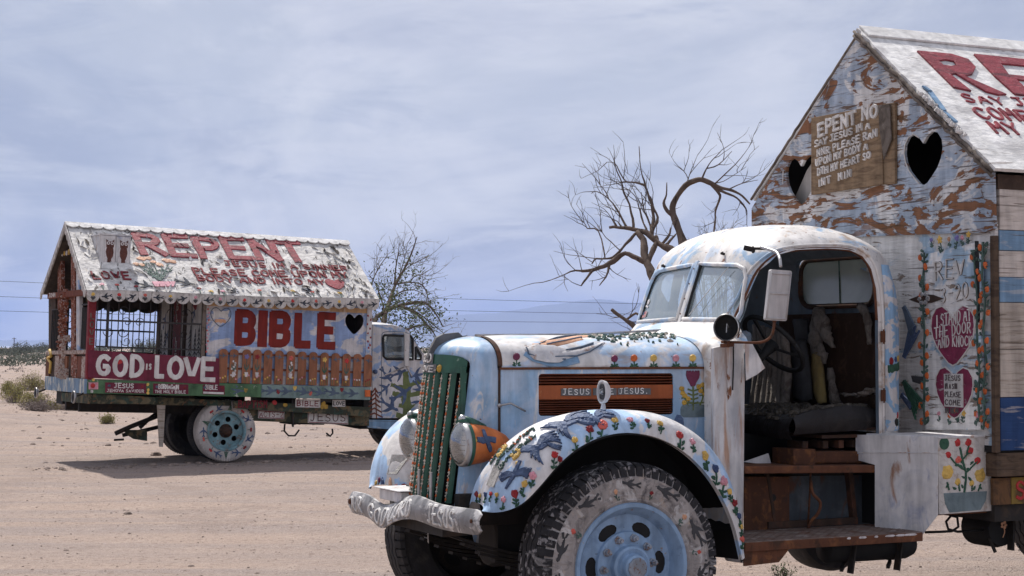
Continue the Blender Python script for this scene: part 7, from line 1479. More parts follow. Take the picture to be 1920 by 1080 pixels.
# roof lettering
TR = lambda a, b, h=0: R2w(a, -b, .030 + h)
def rtext(tx, p0, p1, ptop, sw, mat='maroon', frac=.74, jit=.05, h=.010):
    x0_, y0_ = p0[0], -p0[1]; x1_, y1_ = p1[0], -p1[1]; H_ = -ptop[1] - y0_; n = sum(.55 if c in " I" else 1 for c in tx); ad = (x1_ - x0_) / (n - (1 - frac)); sl = (y1_ - y0_) / (x1_ - x0_)
    cx = x0_
    for ch_ in tx:
        if ch_ == ' ': cx += ad * .55; continue
        m = MB(); text(m, TR, ch_, cx, y0_ + (cx - x0_) * sl, H_, ad * frac, ad, sw, h, 0, jit, sl, -.05, int(cx * 100)); ob('lettering', m, mat, r2); cx += ad * (.55 if ch_ == 'I' else 1)
q = [(0.999,0.744),(3.653,0.688),(0.977,0.176)]; rtext('REPENT', q[0], q[1], (0, q[2][1] + .03), .24, 'roof_red', .80, .03)
q = [(2.236,0.935),(4.243,0.929),(2.242,0.774)]; rtext('JESUS IM A SINNER', q[0], q[1], (0, q[2][1] + .03), .21, 'maroon', .78, .025)
q = [(1.689,1.204),(4.176,1.143),(1.683,1.019)]; rtext('PLEASE COME UPON MY', q[0], q[1], (0, q[2][1] + .03), .21, 'maroon', .78, .025)
q = [(1.712,1.385),(3.732,1.374),(1.719,1.215)]; rtext('BODY AND INTO MY', q[0], q[1], (0, q[2][1] + .03), .21, 'maroon', .78, .025)
q = [(0.141,1.448),(0.689,1.438),(0.143,1.269)]; rtext('LOVE', q[0], q[1], q[2], .17)
q = [(3.941,1.209),(3.854,1.493),(3.741,1.344),(4.059,1.345)]; m = MB(); cc_ = ((q[2][0] + q[3][0]) / 2, -(q[0][1] + q[1][1]) / 2); m.prism(TR, heart(cc_[0], cc_[1], q[3][0] - q[2][0], q[1][1] - q[0][1]), 0, .012); ob('painted_heart', m, 'roof_red', r2)
for (a, b), c, s in zip([(0.958,0.864),(1.066,0.852),(0.854,1.017),(0.93,1.037),(1.21,1.009),(1.344,0.881),(1.43,0.901),(1.127,0.946)], ('peach',) * 8, (.07, .06, .05, .05, .06, .07, .06, .05)): m = MB(); m.dome(TR, a, -b, s, s * .8, .006, 10, .25); ob('painted_flower', m, 'paint_peach', r2)
m = MB(); b0 = [(1.117,1.44)][0]; rg = random.Random(9)
for (a, b) in [(0.881,1.042),(0.962,0.963),(1.038,0.984),(1.117,0.99),(1.229,1.036),(1.343,0.996),(1.386,1.063),(1.255,1.175),(0.955,1.148),(1.045,1.139)]:
    m.stroke(TR, [(b0[0], -b0[1]), ((b0[0] + a) / 2 + rg.uniform(-.05, .05), -(b0[1] + b) / 2), (a, -b)], .014, .006)
    for k in range(7): t = rg.random(); m.dome(TR, lerp(b0[0], a, t) + rg.uniform(-.04, .04), -lerp(b0[1], b, t), .022, .012, .006, 6, .3, 0, rg.uniform(0, 3))
ob('painted_foliage', m, 'vine_paint', r2)
q = [(0.989,1.479),(1.349,1.446),(1.296,1.576),(1.011,1.601)]; m = MB(); m.prism(TR, [(p[0], -p[1]) for p in q], 0, .008); ob('painted_planter', m, 'paint_pink', r2)
for (a, b), s in zip([(0.874,1.572),(1.507,1.46),(2.201,1.608),(3.402,1.546)], (.22, .25, .16, .16)): m = MB(); bird(m, TR, a, -b, s, R(-20), 0, .006); ob('painted_bird', m, 'bird_black', r2)
for (a, b), c in zip([(0.241,1.575),(0.457,1.583),(0.732,1.612),(1.673,1.584),(1.848,1.638),(2.615,1.558),(3.142,1.554),(3.447,1.571),(3.895,1.59),(2.032,1.622)], ('pink', 'coral', 'darkred', 'darkred', 'yellow', 'coral', 'yellow', 'coral', 'yellow', 'pink')): m = MB(); m.dome(TR, a, -b, .04, .03, .006, 9, .25, 0); m.stroke(TR, [(a, -b - .03), (a, -b - .12)], .02, .004, 1); ob('painted_flower', m, ['paint_' + c, 'vine_paint'], r2)
# dormer with two owl panels
q = [(0.209,0.8,3.375),(0.666,0.8,3.396),(0.686,0.8,2.933),(0.228,0.8,2.931)]; vD = .80; u0, u1 = q[0][0], q[1][0]; zt2, zb2 = q[0][2], q[2][2] - .02; print('dormer', q)
m = MB(); m.prism(vplane(vD), [(u0, zb2), (u1, zb2), (u1, zt2), (u0, zt2)], -.02, 0); dm = ob('dormer', m, 'cab2_grey' if 'cab2_grey' in MATS else 'steel_white', T2, bevel=.004)
m = MB(); m.prism(lambda a, b, h=0: (u0 + .01 + h, a, b), [(vD - .02, zb2), (vD - .02, zt2), (.18, zt2 + .0)], 0, .02); m.prism(lambda a, b, h=0: (u1 - .03 + h, a, b), [(vD - .02, zb2), (vD - .02, zt2), (.18, zt2 + .0)], 0, .02); m.box((u0 - .01, .12, zt2), (u1 + .01, vD + .02, zt2 + .02)); ob('dormer_cheek', m, 'steel_white', dm)
m = MB(); m.box((u0 - .03, vD - .02, zb2 - .06), (u1 + .03, vD + .16, zb2 - .035)); m.box((u0 - .03, vD + .13, zb2 - .12), (u1 + .03, vD + .16, zb2 - .035)); ob('dormer_ledge', m, 'steel_white', dm)
wD = (u1 - u0) / 2; hD = zt2 - zb2
for k in (0, 1):
    a0 = u0 + wD * k + .008; P = vplane(vD); m = MB(); m.prism(P, [(a0, zb2 + .01), (a0 + wD - .016, zb2 + .01), (a0 + wD - .016, zt2 - .01), (a0, zt2 - .01)], .001, .018); sh = ob('shutter_panel', m, 'steel_white', dm)
    P = vplane(vD + .018); cx_ = a0 + wD * (.60 if k == 0 else .5); z_ = zb2 + hD * .12; m = MB(); m.prism(P, [(cx_ - .085, z_), (cx_ + .085, z_ + .01), (cx_ + .08, z_ + hD * .68), (cx_ - .07, z_ + hD * .70)], 0, .003); ob('painted_ground', m, 'paint_whitef', sh)
    m = MB(); m.dome(P, cx_, z_ + .16, .062, .125, .010, 12, .05); m.prism(P, [(cx_ - .055, z_ + .23), (cx_ + .055, z_ + .23), (cx_ + .06, z_ + .345), (cx_ + .02, z_ + .315), (cx_ - .02, z_ + .315), (cx_ - .06, z_ + .345)], .004, .008); m.prism(P, [(cx_ - .035, z_ - .01), (cx_ + .03, z_ - .01), (cx_ + .02, z_ + .08), (cx_ - .03, z_ + .08)], .004, .007); ow = ob('painted_owl', m, 'paint_brown', sh)
    for s in (-1, 1): m = MB(); m.lathe((cx_ + s * .028, vD + .027, z_ + .29), (0, 1, 0), [(.024, 0), (.024, .004), (.012, .004), (.012, .001)], 14); ob('owl_eye', m, 'paint_whitef', ow) if False else ob('painted_eye', m, 'paint_whitef', sh)
# ---- cab
CP2 = lambda s: (lambda a, b, h=0: (a, s * (.90 + h), b))
outl = [(4.517,2.241),(4.854,2.246),(5.039,2.212),(5.152,2.149),(5.24,2.017),(5.338,1.894),(5.473,1.771),(5.536,1.587),(5.51,0.791),(4.573,0.776)]
prof = [(4.573,0.776),(4.518,2.216),(4.68,2.244),(4.872,2.247),(5.011,2.228),(5.114,2.181),(5.181,2.108),(5.26,1.984),(5.367,1.853),(5.474,1.755)]
win = [(4.706,2.048),(4.732,2.078),(5.182,2.083),(5.221,2.033),(5.233,1.713),(4.774,1.707),(4.727,1.747)]; vent = [(5.277,1.917),(5.37,1.777),(5.372,1.717),(5.284,1.715)]
for s in (1, -1):
    m = MB(); m.prism(CP2(s), outl, -.02, 0, 0, [win, vent]); cd = ob('cab_side', m, 'cab2_paint', T2, bevel=.004)
    for w_ in (win, vent): m = MB(); m.tube([CP2(s)(a, b, .0) for a, b in w_ + [w_[0]]], .022, 6); ob('window_seal', m, 'seal', cd, True)
    m = MB(); m.prism(CP2(s), win, -.014, -.010); m.prism(CP2(s), vent, -.014, -.010); ob('window_pane', m, 'glass_clear', cd)
def roof2(a, b):
    i = a * (len(prof) - 1); k = min(int(i), len(prof) - 2); f = i - k; p = (lerp(prof[k][0], prof[k + 1][0], f), lerp(prof[k][1], prof[k + 1][1], f)); v = (b * 2 - 1); e = abs(v) ** 6
    top = max(0, min(1, (p[1] - 1.7) / .4)); return (p[0], v * .90 * (1 - .0), p[1] + .05 * top * (1 - v * v) - .02 * e * top)
m = MB(); m.grid(roof2, 36, 24); ob('cab_roof', m, 'cab2_paint', T2, True, auto=50)
wz = prof[6:]; m = MB(); m.grid(lambda a, b: (lerp(prof[6][0], prof[9][0], a) - .03, lerp(-.8, .8, b), lerp(prof[6][1], prof[9][1], a) + .03), 3, 6)
ob('windscreen', m, 'glass_clear', T2)
q = [(4.685,2.131),(4.737,0.779)]; m = MB(); P = CP2(1); m.stroke(P, [(4.737,0.779),(4.701,1.479),(4.678,2.064),(4.712,2.14),(5.162,2.141),(5.26,2.001),(5.397,1.803)], .010, .004, 0, 0, 2); ob('door_seam', m, 'bird_slate', T2)
P = CP2(1)
for (a, b), s, ro, mm in zip([(4.793,1.44),(5.002,1.487),(5.326,1.471),(4.774,1.238),(5.078,1.17),(5.371,1.27),(4.866,0.965),(5.371,1.008)], (.32, .34, .34, .28, .46, .32, .40, .34), (-50, 20, 190, 40, 30, -50, -30, 60), ['bird_blue'] * 8): m = MB(); bird(m, P, a, b, s * .74, R(ro), 0, .004); ob('painted_bird', m, mm, T2)
m = MB(); 
for q in ([(5.112,1.49),(5.14,1.239),(5.176,0.786)], [(4.89,1.3),(5.029,1.253),(5.212,1.308),(5.395,1.372)], [(4.922,1.167),(5.089,1.137),(5.401,1.194)], [(5.039,0.985),(5.207,0.946),(5.409,0.992)], [(4.999,0.833),(5.184,0.803),(5.46,0.858)]): m.stroke(P, q, [.10, .13, .20] if len(q) == 3 and q[0][1] > 1.3 else .07, .002, 0, .3, 2)
ob('painted_tree', m, 'paint_olive', T2)
for k in range(9):
    pass
m = MB(); q = [(4.574,1.242),(4.619,0.777)]; 
for (x, y0) in ((.02, 0), ):
    m.stroke(P, [(4.61,1.243),(4.646,0.777)], .02, .003); 
    for k in range(6): 
        z_ = lerp(q[0][1], q[1][1], k / 6)
        for s in (-1, 1): m.stroke(P, [(q[0][0] + .03, z_), (q[0][0] + .03 + s * (.04 + .02 * k), z_ - .06)], .025, .003)
ob('painted_pine', m, 'rail_red', T2)
q = [(4.502,0.75),(5.002,0.749),(5.008,0.599),(4.507,0.625)]; m = MB(); m.prism(P, q, -.05, .0); ob('step_box', m, 'plank_blue', T2)
q = [(4.546,0.775),(5.51,0.774),(5.518,0.555),(5.01,0.548),(4.552,0.626)]; 
for s in (1, -1): m = MB(); m.prism(CP2(s), q, -.3, -.06); ob('cab_sill', m, 'chassis', T2)
q = [(5.007,1.02,2.117),(5.099,1.02,2.113),(5.101,1.02,1.584),(5.026,1.02,1.607)]; m = MB(); m.prism(vplane(1.02), [(p[0], p[2]) for p in q], 0, .03); ob('side_mirror', m, 'chrome_dull', T2, bevel=.006)
for q in ([(4.85,0.92,2.12),(5.034,1.02,2.127)], [(5.036,1.02,1.591),(4.901,0.92,1.51),(4.761,0.91,1.456)], [(5.073,1.02,1.592),(5.22,0.91,1.451)]): m = MB(); m.tube(q, .012, 6); ob('mirror_arm', m, 'chrome_dull', T2)
m = MB(); cq = [(4.591,1.501)][0]; m.lathe((cq[0], .90, cq[1]), (0, 1, 0), [(.035, 0), (.035, .03), (.02, .04), (0, .04)], 14); ob('fuel_cap', m, 'bird_blue', T2, True)
z_ = prof[-1][1]; u_ = prof[-1][0]
m = MB(); m.grid(lambda a, b: (lerp(u_ - .02, u_ + 1.3, a), lerp(-.55, .55, b) * (1 - .2 * a), z_ - .04 * a - .35 * abs(b * 2 - 1) ** 5), 8, 14); m.box((u_, -.5, .8), (u_ + 1.25, .5, z_ - .2)); ob('hood', m, 'cab2_paint', T2, True, auto=40)
for s in (-1, 1):
    m = MB(); m.grid(lambda a, b: (5.75 - .62 * math.cos(math.pi * a), s * lerp(.5, 1.04, b), wc[2] + .12 + .50 * math.sin(math.pi * a) - .06 * (b * 2 - 1) ** 2), 16, 6); ob('front_fender', m, 'cab2_paint', T2, True)

# ================================================================== ground
def gmat():
    m = bpy.data.materials.new('sand'); MATS['sand'] = m; m.use_nodes = True; t = m.node_tree; t.nodes.clear(); l = t.links.new
    def n(ty, **k):
        q = t.nodes.new(ty)
        for a, b in k.items(): setattr(q, a, b)
        return q
    g = n('ShaderNodeNewGeometry').outputs['Position']
    def nz(sc, off, det=6, dist=0., rg=.55):
        mp = n('ShaderNodeMapping'); mp.inputs['Scale'].default_value = sc; mp.inputs['Location'].default_value = off; l(g, mp.inputs[0])
        q = n('ShaderNodeTexNoise'); q.inputs['Scale'].default_value = 1; q.inputs['Detail'].default_value = det; q.inputs['Distortion'].default_value = dist; q.inputs['Roughness'].default_value = rg; l(mp.outputs[0], q.inputs[0]); return q.outputs[0]
    def mr(v, a, b, c=0., d=1.):
        q = n('ShaderNodeMapRange'); l(v, q.inputs[0])
        for i, x in enumerate((a, b, c, d)): q.inputs[i + 1].default_value = x
        return q.outputs[0]
    def mix(f, a, b):
        q = n('ShaderNodeMix', data_type='RGBA'); l(f, q.inputs[0])
        for s, x in ((q.inputs[6], a), (q.inputs[7], b)):
            if isinstance(x, tuple): s.default_value = (*x, 1)
            else: l(x, s)
        return q.outputs[2]
    c = mix(mr(nz((.35, .9, 1), (1, 2, 0), 5), .38, .62), (.425, .325, .27), (.385, .305, .265))
    c = mix(mr(nz((.09, 1.5, 1), (5, 3, 0), 8, .8), .48, .60, 0, .8), c, (.33, .275, .255))      # packed wheel tracks
    c = mix(mr(nz((1.6, 2.2, 1), (9, 1, 0), 7, .4), .54, .68, 0, .6), c, (.49, .385, .325))
    c = mix(mr(nz((.5, .35, 1), (13, 4, 0), 8, 1.2, .65), .56, .62, 0, .5), c, (.30, .235, .205))
    c = mix(mr(nz((14, 20, 1), (2, 8, 0), 5), .53, .64, 0, .75), c, (.25, .188, .16))
    c = mix(mr(nz((70, 70, 1), (2, 8, 0), 3), .55, .66, 0, .75), c, (.20, .15, .13))
    c = mix(mr(nz((60, 60, 1), (7, 4, 0), 3), .56, .66, 0, .7), c, (.54, .45, .39))
    b = n('ShaderNodeBsdfPrincipled'); l(c, b.inputs['Base Color']); b.inputs['Roughness'].default_value = .95; b.inputs['Specular IOR Level'].default_value = .1
    bp = n('ShaderNodeBump'); bp.inputs['Strength'].default_value = 1.; bp.inputs['Distance'].default_value = .045
    ad = n('ShaderNodeMath', operation='ADD'); l(nz((5, 9, 5), (3, 3, 3), 9, .3, .65), ad.inputs[0]); l(mr(nz((45, 45, 45), (1, 1, 1), 4), .3, .7, 0, .35), ad.inputs[1]); l(ad.outputs[0], bp.inputs['Height']); l(bp.outputs[0], b.inputs['Normal'])
    o = n('ShaderNodeOutputMaterial'); l(b.outputs[0], o.inputs[0])
gmat()
mt('scrub_ground', (.27, .20, .165), [((.14, .13, .085), (.05, .012, .05), .5, .6, 6, .4, .8)], rough=1)
def gh(x, y):
    d = math.hypot(x, y)
    h = .030 * noise.noise(Vector((x * .35, y * .6, 0))) + .014 * noise.noise(Vector((x * 1.3, y * 2.4, 3))) + .006 * noise.noise(Vector((x * 5, y * 8, 5)))
    # compacted under the trucks
    h *= min(1, max(.15, (abs(d - 12)) / 9))
    if 12 < y < 24:
        for y0, sl, dp, w_ in ((13.6, .02, .016, .16), (15.3, .02, .016, .16), (17.2, -.015, .020, .18), (19.0, -.015, .020, .18), (20.6, .03, .016, .2), (22.4, .03, .018, .2)):
            q = (y - y0 - sl * x - .25 * noise.noise(Vector((x * .12, y0, 0)))) / w_; h -= dp * math.exp(-q * q) * (.6 + .8 * noise.noise(Vector((x * .3, y0, 4)))); h += dp * .5 * math.exp(-(abs(q) - 1.9) ** 2 * 3)
    if y > 24:
        k = min(1, (y - 30) / 14) if y > 30 else 0
        h += k * (.10 * noise.noise(Vector((x * .9, y * .9, 9))) + .16 * noise.noise(Vector((x * .25, y * .2, 9)))) * (1 if y < 120 else .3)
        if x < -7: h += .30 * k * min(1, (-7 - x) / 5) * (1 if y < 70 else max(0, 1 - (y - 70) / 50))
    return h
xs = sorted(set([-20 + .12 * i for i in range(0, 334)] + [-20 - 1.25 ** k for k in range(4, 36)] + [20 + 1.25 ** k for k in range(4, 36)]))
ys = []; y = -30.
while y < 800: ys.append(y); y += .12 if 3 < y < 34 else (.35 if y < 60 else (1.2 if y < 150 else 12)) if y > -3 else 3
ys.append(800.)
m = MB(False); nx, ny = len(xs), len(ys)
m.v = [(x, y, gh(x, y) if abs(x) < 120 else 0) for x in xs for y in ys]
m.f = [(i * ny + j, (i + 1) * ny + j, (i + 1) * ny + j + 1, i * ny + j + 1) for i in range(nx - 1) for j in range(ny - 1)]; m.m = [0] * len(m.f)
gr = struct(ob('ground', m, 'sand', None, True, norm=False))
m = MB(False); m.grid(lambda a, b: (lerp(-9000, 9000, a), lerp(790, 1000, b), lerp(-.05, -9, b)), 4, 4); struct(ob('far_plain', m, 'scrub_ground', norm=False))
def wmat():
    m = bpy.data.materials.new('lake'); MATS['lake'] = m; m.use_nodes = True; b = m.node_tree.nodes['Principled BSDF']; b.inputs['Base Color'].default_value = (.30, .34, .44, 1); b.inputs['Roughness'].default_value = .35
wmat()
m = MB(False); m.grid(lambda a, b: (lerp(-16000, 16000, a), lerp(900, 13000, b), -6.), 4, 4); struct(ob('lake', m, 'lake', norm=False))

# ================================================================== trees
def tube_branch(m, pts, r0, r1, n=6): 
    k = len(pts); m.tube(pts, [lerp(r0, r1, i / (k - 1)) * (1 + .38 * noise.noise(Vector(pts[i]) * 7)) for i in range(k)], n, 0, True)
def twigs(m, path, n, L, r, rg, depth=2, bias=Vector((0, 0, .3)), curl=.35):
    for _ in range(n):
        i = rg.randrange(len(path) // 4, len(path)); p = Vector(path[i]); t = (Vector(path[min(i + 1, len(path) - 1)]) - Vector(path[max(i - 1, 0)])).normalized()
        d = (t * .7 + Vector((rg.uniform(-1, 1), rg.uniform(-1, 1), rg.uniform(-1, 1))) * .9 + bias).normalized(); q = [p]; l = L * rg.uniform(.5, 1.3); k = 5
        for j in range(k): d = (d + Vector((rg.uniform(-1, 1), rg.uniform(-1, 1), rg.uniform(-1, 1))) * curl + bias * .15).normalized(); p = p + d * l / k; q.append(p)
        m.tube(q, [lerp(r, r * .35, j / k) for j in range(k + 1)], 4, 0, False)
        if depth > 1: twigs(m, q, rg.randrange(1, 4), L * .55, r * .6, rg, depth - 1, bias, curl)
def w3(q, Y, rg, amp): # (x, z) on the plane at distance Y -> 3-D with depth wander
    o = [Vector((x, Y + amp * 5 * noise.noise(Vector((x * .45, Y, z * .45))), z)) for x, z in q]
    if SNAP:
        n = min(SNAP, key=lambda p: (p - o[0]).length)
        if (n - o[0]).length < .22: o[0] = n.copy()
    s = smooth_path(o, 6); SNAP.extend(s); return o
SNAP = []
rg = random.Random(17)
limbs = [([(1.58,1.47),(1.543,1.797),(1.506,2.179),(1.43,2.496),(1.381,2.632),(1.365,2.796),(1.327,2.889),(1.311,2.944)], .10, .05), ([(1.392,2.605),(1.294,2.643),(1.174,2.698),(1.054,2.632),(0.944,2.572),(0.835,2.523),(0.721,2.523)], .055, .028), ([(0.835,2.523),(0.764,2.436),(0.709,2.37)], .03, .01), ([(1.037,2.599),(0.966,2.468),(0.89,2.37)], .025, .008), ([(0.721,2.534),(0.6,2.523),(0.398,2.436)], .018, .005),
 ([(1.581,1.797),(1.648,2.234),(1.736,2.616),(1.677,2.725),(1.567,2.769),(1.437,2.873),(1.311,2.96),(1.186,2.999),(1.022,2.999)], .085, .022), ([(1.246,2.917),(1.185,2.796),(1.109,2.709),(1.021,2.671),(0.874,2.654),(0.819,2.599)], .034, .010), ([(1.109,3.015),(1.038,3.125)], .022, .007), ([(1.147,3.01),(1.109,3.081)], .02, .006),
 ([(1.437,2.873),(1.475,3.07),(1.492,3.179),(1.46,3.344),(1.422,3.453),(1.367,3.618),(1.357,3.892)], .035, .006), ([(1.422,3.453),(1.312,3.492),(1.219,3.508),(1.165,3.618),(1.111,3.711),(1.023,3.728)], .017, .005), ([(1.53,2.928),(1.53,3.108),(1.492,3.218),(1.482,3.327)], .03, .012), ([(1.284,2.999),(1.273,3.179),(1.203,3.382),(1.176,3.508),(1.132,3.64),(1.105,3.711)], .022, .006), ([(1.218,3.037),(1.131,3.179),(1.055,3.327),(0.968,3.475)], .02, .006), ([(1.055,3.327),(0.929,3.398),(0.875,3.371)], .01, .004),
 ([(1.568,2.818),(1.639,2.906),(1.677,2.999)], .03, .016), ([(1.584,2.796),(1.71,2.906),(1.732,2.933)], .03, .010), ([(1.512,2.632),(1.486,2.818),(1.491,2.889)], .05, .035), ([(0.999,2.796),(0.912,2.96),(0.809,2.999),(0.765,3.07),(0.639,3.152)], .014, .005), ([(1.092,2.753),(0.983,2.889),(0.902,3.026)], .012, .004), ([(1.393,2.917),(1.366,3.108),(1.339,3.272),(1.258,3.409)], .02, .006), ([(1.464,2.889),(1.432,3.053),(1.394,3.218),(1.378,3.382)], .022, .008),
 ([(1.02,2.108),(1.064,2.07),(1.118,2.032),(1.173,1.999),(1.243,1.939),(1.308,1.797)], .028, .045), ([(1.233,2.081),(1.255,2.07),(1.309,2.015)], .02, .02)]
tr = thing('dead_tree', 'bare dead tree with tangled brown limbs spreading left, behind the near truck', 'tree', (1.55, 18, 0)); inv_ = Vector((1.55, 18, 0))
m = MB(False); m2 = MB(False)
for q, r0, r1 in limbs:
    p = smooth_path(w3(q, 18, rg, .22)); p = [v - inv_ for v in p]
    p = [v + Vector((noise.noise(v * 3), 0, noise.noise(v * 3 + Vector((5, 5, 5))))) * .03 + Vector((noise.noise(v * 9), 0, noise.noise(v * 9 + Vector((5, 5, 5))))) * .014 for v in p]
    tube_branch(m, p, r0 * .62, r1 * .6, 8)
    if r0 < .06 and len(p) > 3: twigs(m2, p, int(1 + len(p) * (.30 if r0 < .03 else .12)), .36, .0048, rg, 2, Vector((-.15, 0, .35)), .24)
m.tube([(0.05, 0, -.1), (.04, .02, 1.2), (0, 0, 2.2)], [.13, .10, .07], 8)
ob('trunk', m, 'bark', tr, True, norm=False); ob('twigs', m2, 'twig', tr, stuff=True, norm=False)
SNAP.clear(); rg = random.Random(29)
limbs = [([(1.907,1.47),(1.882,2.234),(1.84,2.725),(1.803,2.933),(1.765,3.07),(1.733,3.218),(1.766,3.327),(1.876,3.475),(1.969,3.53),(2.04,3.546),(2.133,3.508),(2.242,3.453),(2.368,3.42),(2.477,3.366),(2.558,3.272)], .095, .014), ([(1.765,3.053),(1.738,3.152),(1.683,3.218),(1.651,3.311),(1.679,3.398),(1.69,3.536)], .06, .008), ([(2.133,3.503),(2.225,3.398),(2.241,3.344),(2.203,3.218),(2.202,3.108),(2.174,2.889),(2.173,2.725)], .03, .014), ([(2.171,3.464),(2.296,3.398),(2.422,3.344),(2.514,3.234),(2.525,3.163)], .028, .008), ([(2.04,3.546),(2.09,3.656),(2.15,3.749),(2.243,3.837)], .018, .006), ([(2.09,3.673),(2.226,3.711),(2.353,3.832)], .014, .005), ([(2.187,3.508),(2.336,3.64),(2.479,3.804),(2.556,3.931)], .014, .004), ([(1.898,3.492),(1.931,3.601),(2.013,3.804)], .014, .004), ([(1.914,3.546),(1.876,3.64),(1.762,3.722)], .010, .004), ([(2.133,3.514),(2.269,3.519),(2.407,3.601),(2.489,3.656)], .01, .004), ([(2.324,3.448),(2.461,3.492),(2.625,3.519)], .012, .005)]
tr = thing('dead_tree', 'bare dead tree whose thick dark branch arches over to the right beside the tall gable', 'tree', (2.0, 18.6, 0)); inv_ = Vector((2.0, 18.0, 0))
m = MB(False); m2 = MB(False)
for q, r0, r1 in limbs:
    p = [v - inv_ for v in smooth_path(w3(q, 18, rg, .2))]; p = [v + Vector((noise.noise(v * 3), 0, noise.noise(v * 3 + Vector((5, 5, 5))))) * .025 for v in p]; tube_branch(m, p, r0 * .58, r1 * .55, 8)
    if r0 < .04: twigs(m2, p, int(1 + len(p) * .16), .30, .0045, rg, 2, Vector((.15, 0, .3)), .26)
ob('trunk', m, 'bark', tr, True, norm=False); ob('twigs', m2, 'twig', tr, stuff=True, norm=False)
tr = thing('bare_shrub', 'pale thin twiggy shrub seen between the arching dead tree and the tall gable', 'shrub', (2.9, 24, 0)); m = MB(False); rg = random.Random(31)
for k in range(14):
    x = rg.uniform(-.35, .35); p = [Vector((x * .3, rg.uniform(-.2, .2), 0)), Vector((x * .7, 0, 1.8)), Vector((x + rg.uniform(-.15, .15), rg.uniform(-.2, .2), 3.0 + rg.uniform(-.2, .35)))]; p = smooth_path(p, 6); m.tube(p, [lerp(.022, .006, i / (len(p) - 1)) for i in range(len(p))], 5); twigs(m, p[6:], 9, .38, .0055, rg, 2, Vector((0, 0, .3)), .45)
ob('twigs', m, 'twig_grey', tr, stuff=True, norm=False)
# leafy bare-topped tree behind the far truck
SNAP.clear(); rg = random.Random(41); tr = thing('desert_tree', 'half bare desert tree with olive leaves low down, behind the far truck cab', 'tree', (-2.4, 36, 0)); inv_ = Vector((-2.4, 36, 0)); m = MB(False); m2 = MB(False); m3 = MB(False)
limbs = [([(-2.343,1.171),(-2.42,1.607),(-2.596,2.043),(-2.596,2.37),(-2.532,2.697),(-2.456,3.025),(-2.293,3.352),(-2.13,3.68),(-1.988,4.009)], .11, .012), ([(-2.42,1.607),(-2.705,1.988),(-2.782,2.261),(-2.662,2.392),(-2.346,2.566),(-1.855,2.643),(-1.615,2.424),(-1.44,2.13)], .10, .015), ([(-2.456,3.025),(-2.183,3.079),(-1.91,3.025),(-1.779,2.752),(-1.746,2.501)], .03, .008), ([(-2.532,2.697),(-2.347,2.861),(-2.074,2.915),(-1.855,2.806)], .03, .008), ([(-2.836,2.206),(-2.946,2.479),(-2.925,2.915),(-2.806,3.298),(-2.599,3.626)], .04, .008), ([(-2.596,2.37),(-2.706,2.697),(-2.838,3.025),(-2.948,3.189)], .03, .008), ([(-2.478,2.97),(-2.457,3.352),(-2.403,3.626),(-2.349,3.877)], .03, .006), ([(-2.402,3.134),(-2.272,3.571),(-2.207,3.844)], .02, .006), ([(-2.346,2.566),(-2.073,2.479),(-1.745,2.261),(-1.418,1.988)], .04, .008), ([(-2.346,2.566),(-1.964,2.37),(-1.614,1.988),(-1.505,1.77)], .035, .008), ([(-2.293,3.298),(-2.129,3.462),(-1.857,3.593),(-1.748,3.68)], .02, .006), ([(-2.183,3.079),(-2.02,3.243),(-1.747,3.221)], .02, .006), ([(-2.344,1.824),(-2.072,2.097),(-1.745,2.152),(-1.581,1.933)], .04, .01), ([(-2.662,2.392),(-2.51,2.533),(-2.183,2.697),(-1.855,2.37)], .03, .008)]
for q, r0, r1 in limbs:
    p = [v - inv_ for v in smooth_path(w3(q, 36, rg, .5))]; tube_branch(m, p, r0 * .7, r1 * .7, 7); twigs(m2, p, int(3 + len(p) * .42), .52, .0070, rg, 3, Vector((.15, 0, .2)), .32)
for k in range(1900):
    cx, cz = rg.choice(((-.10, 1.55), (.0, 2.0), (.45, 1.7), (.2, 2.5), (-.35, 2.2), (.75, 1.75), (.3, 1.3))); a = Vector((cx + rg.gauss(0, .26), rg.gauss(0, .4), cz + 1.05 + rg.gauss(0, .26) - .45)); s = rg.uniform(.02, .045); d1 = Vector((rg.uniform(-1, 1), rg.uniform(-1, 1), rg.uniform(-1, 1))).normalized() * s; d2 = d1.orthogonal().normalized() * s * .5
    m3.add([a - d1, a + d2, a + d1, a - d2], [(0, 1, 2, 3)])
ob('trunk', m, 'bark', tr, True, norm=False); ob('twigs', m2, 'twig_grey', tr, stuff=True, norm=False); ob('leaves', m3, 'leaf_green', tr, stuff=True, norm=False)
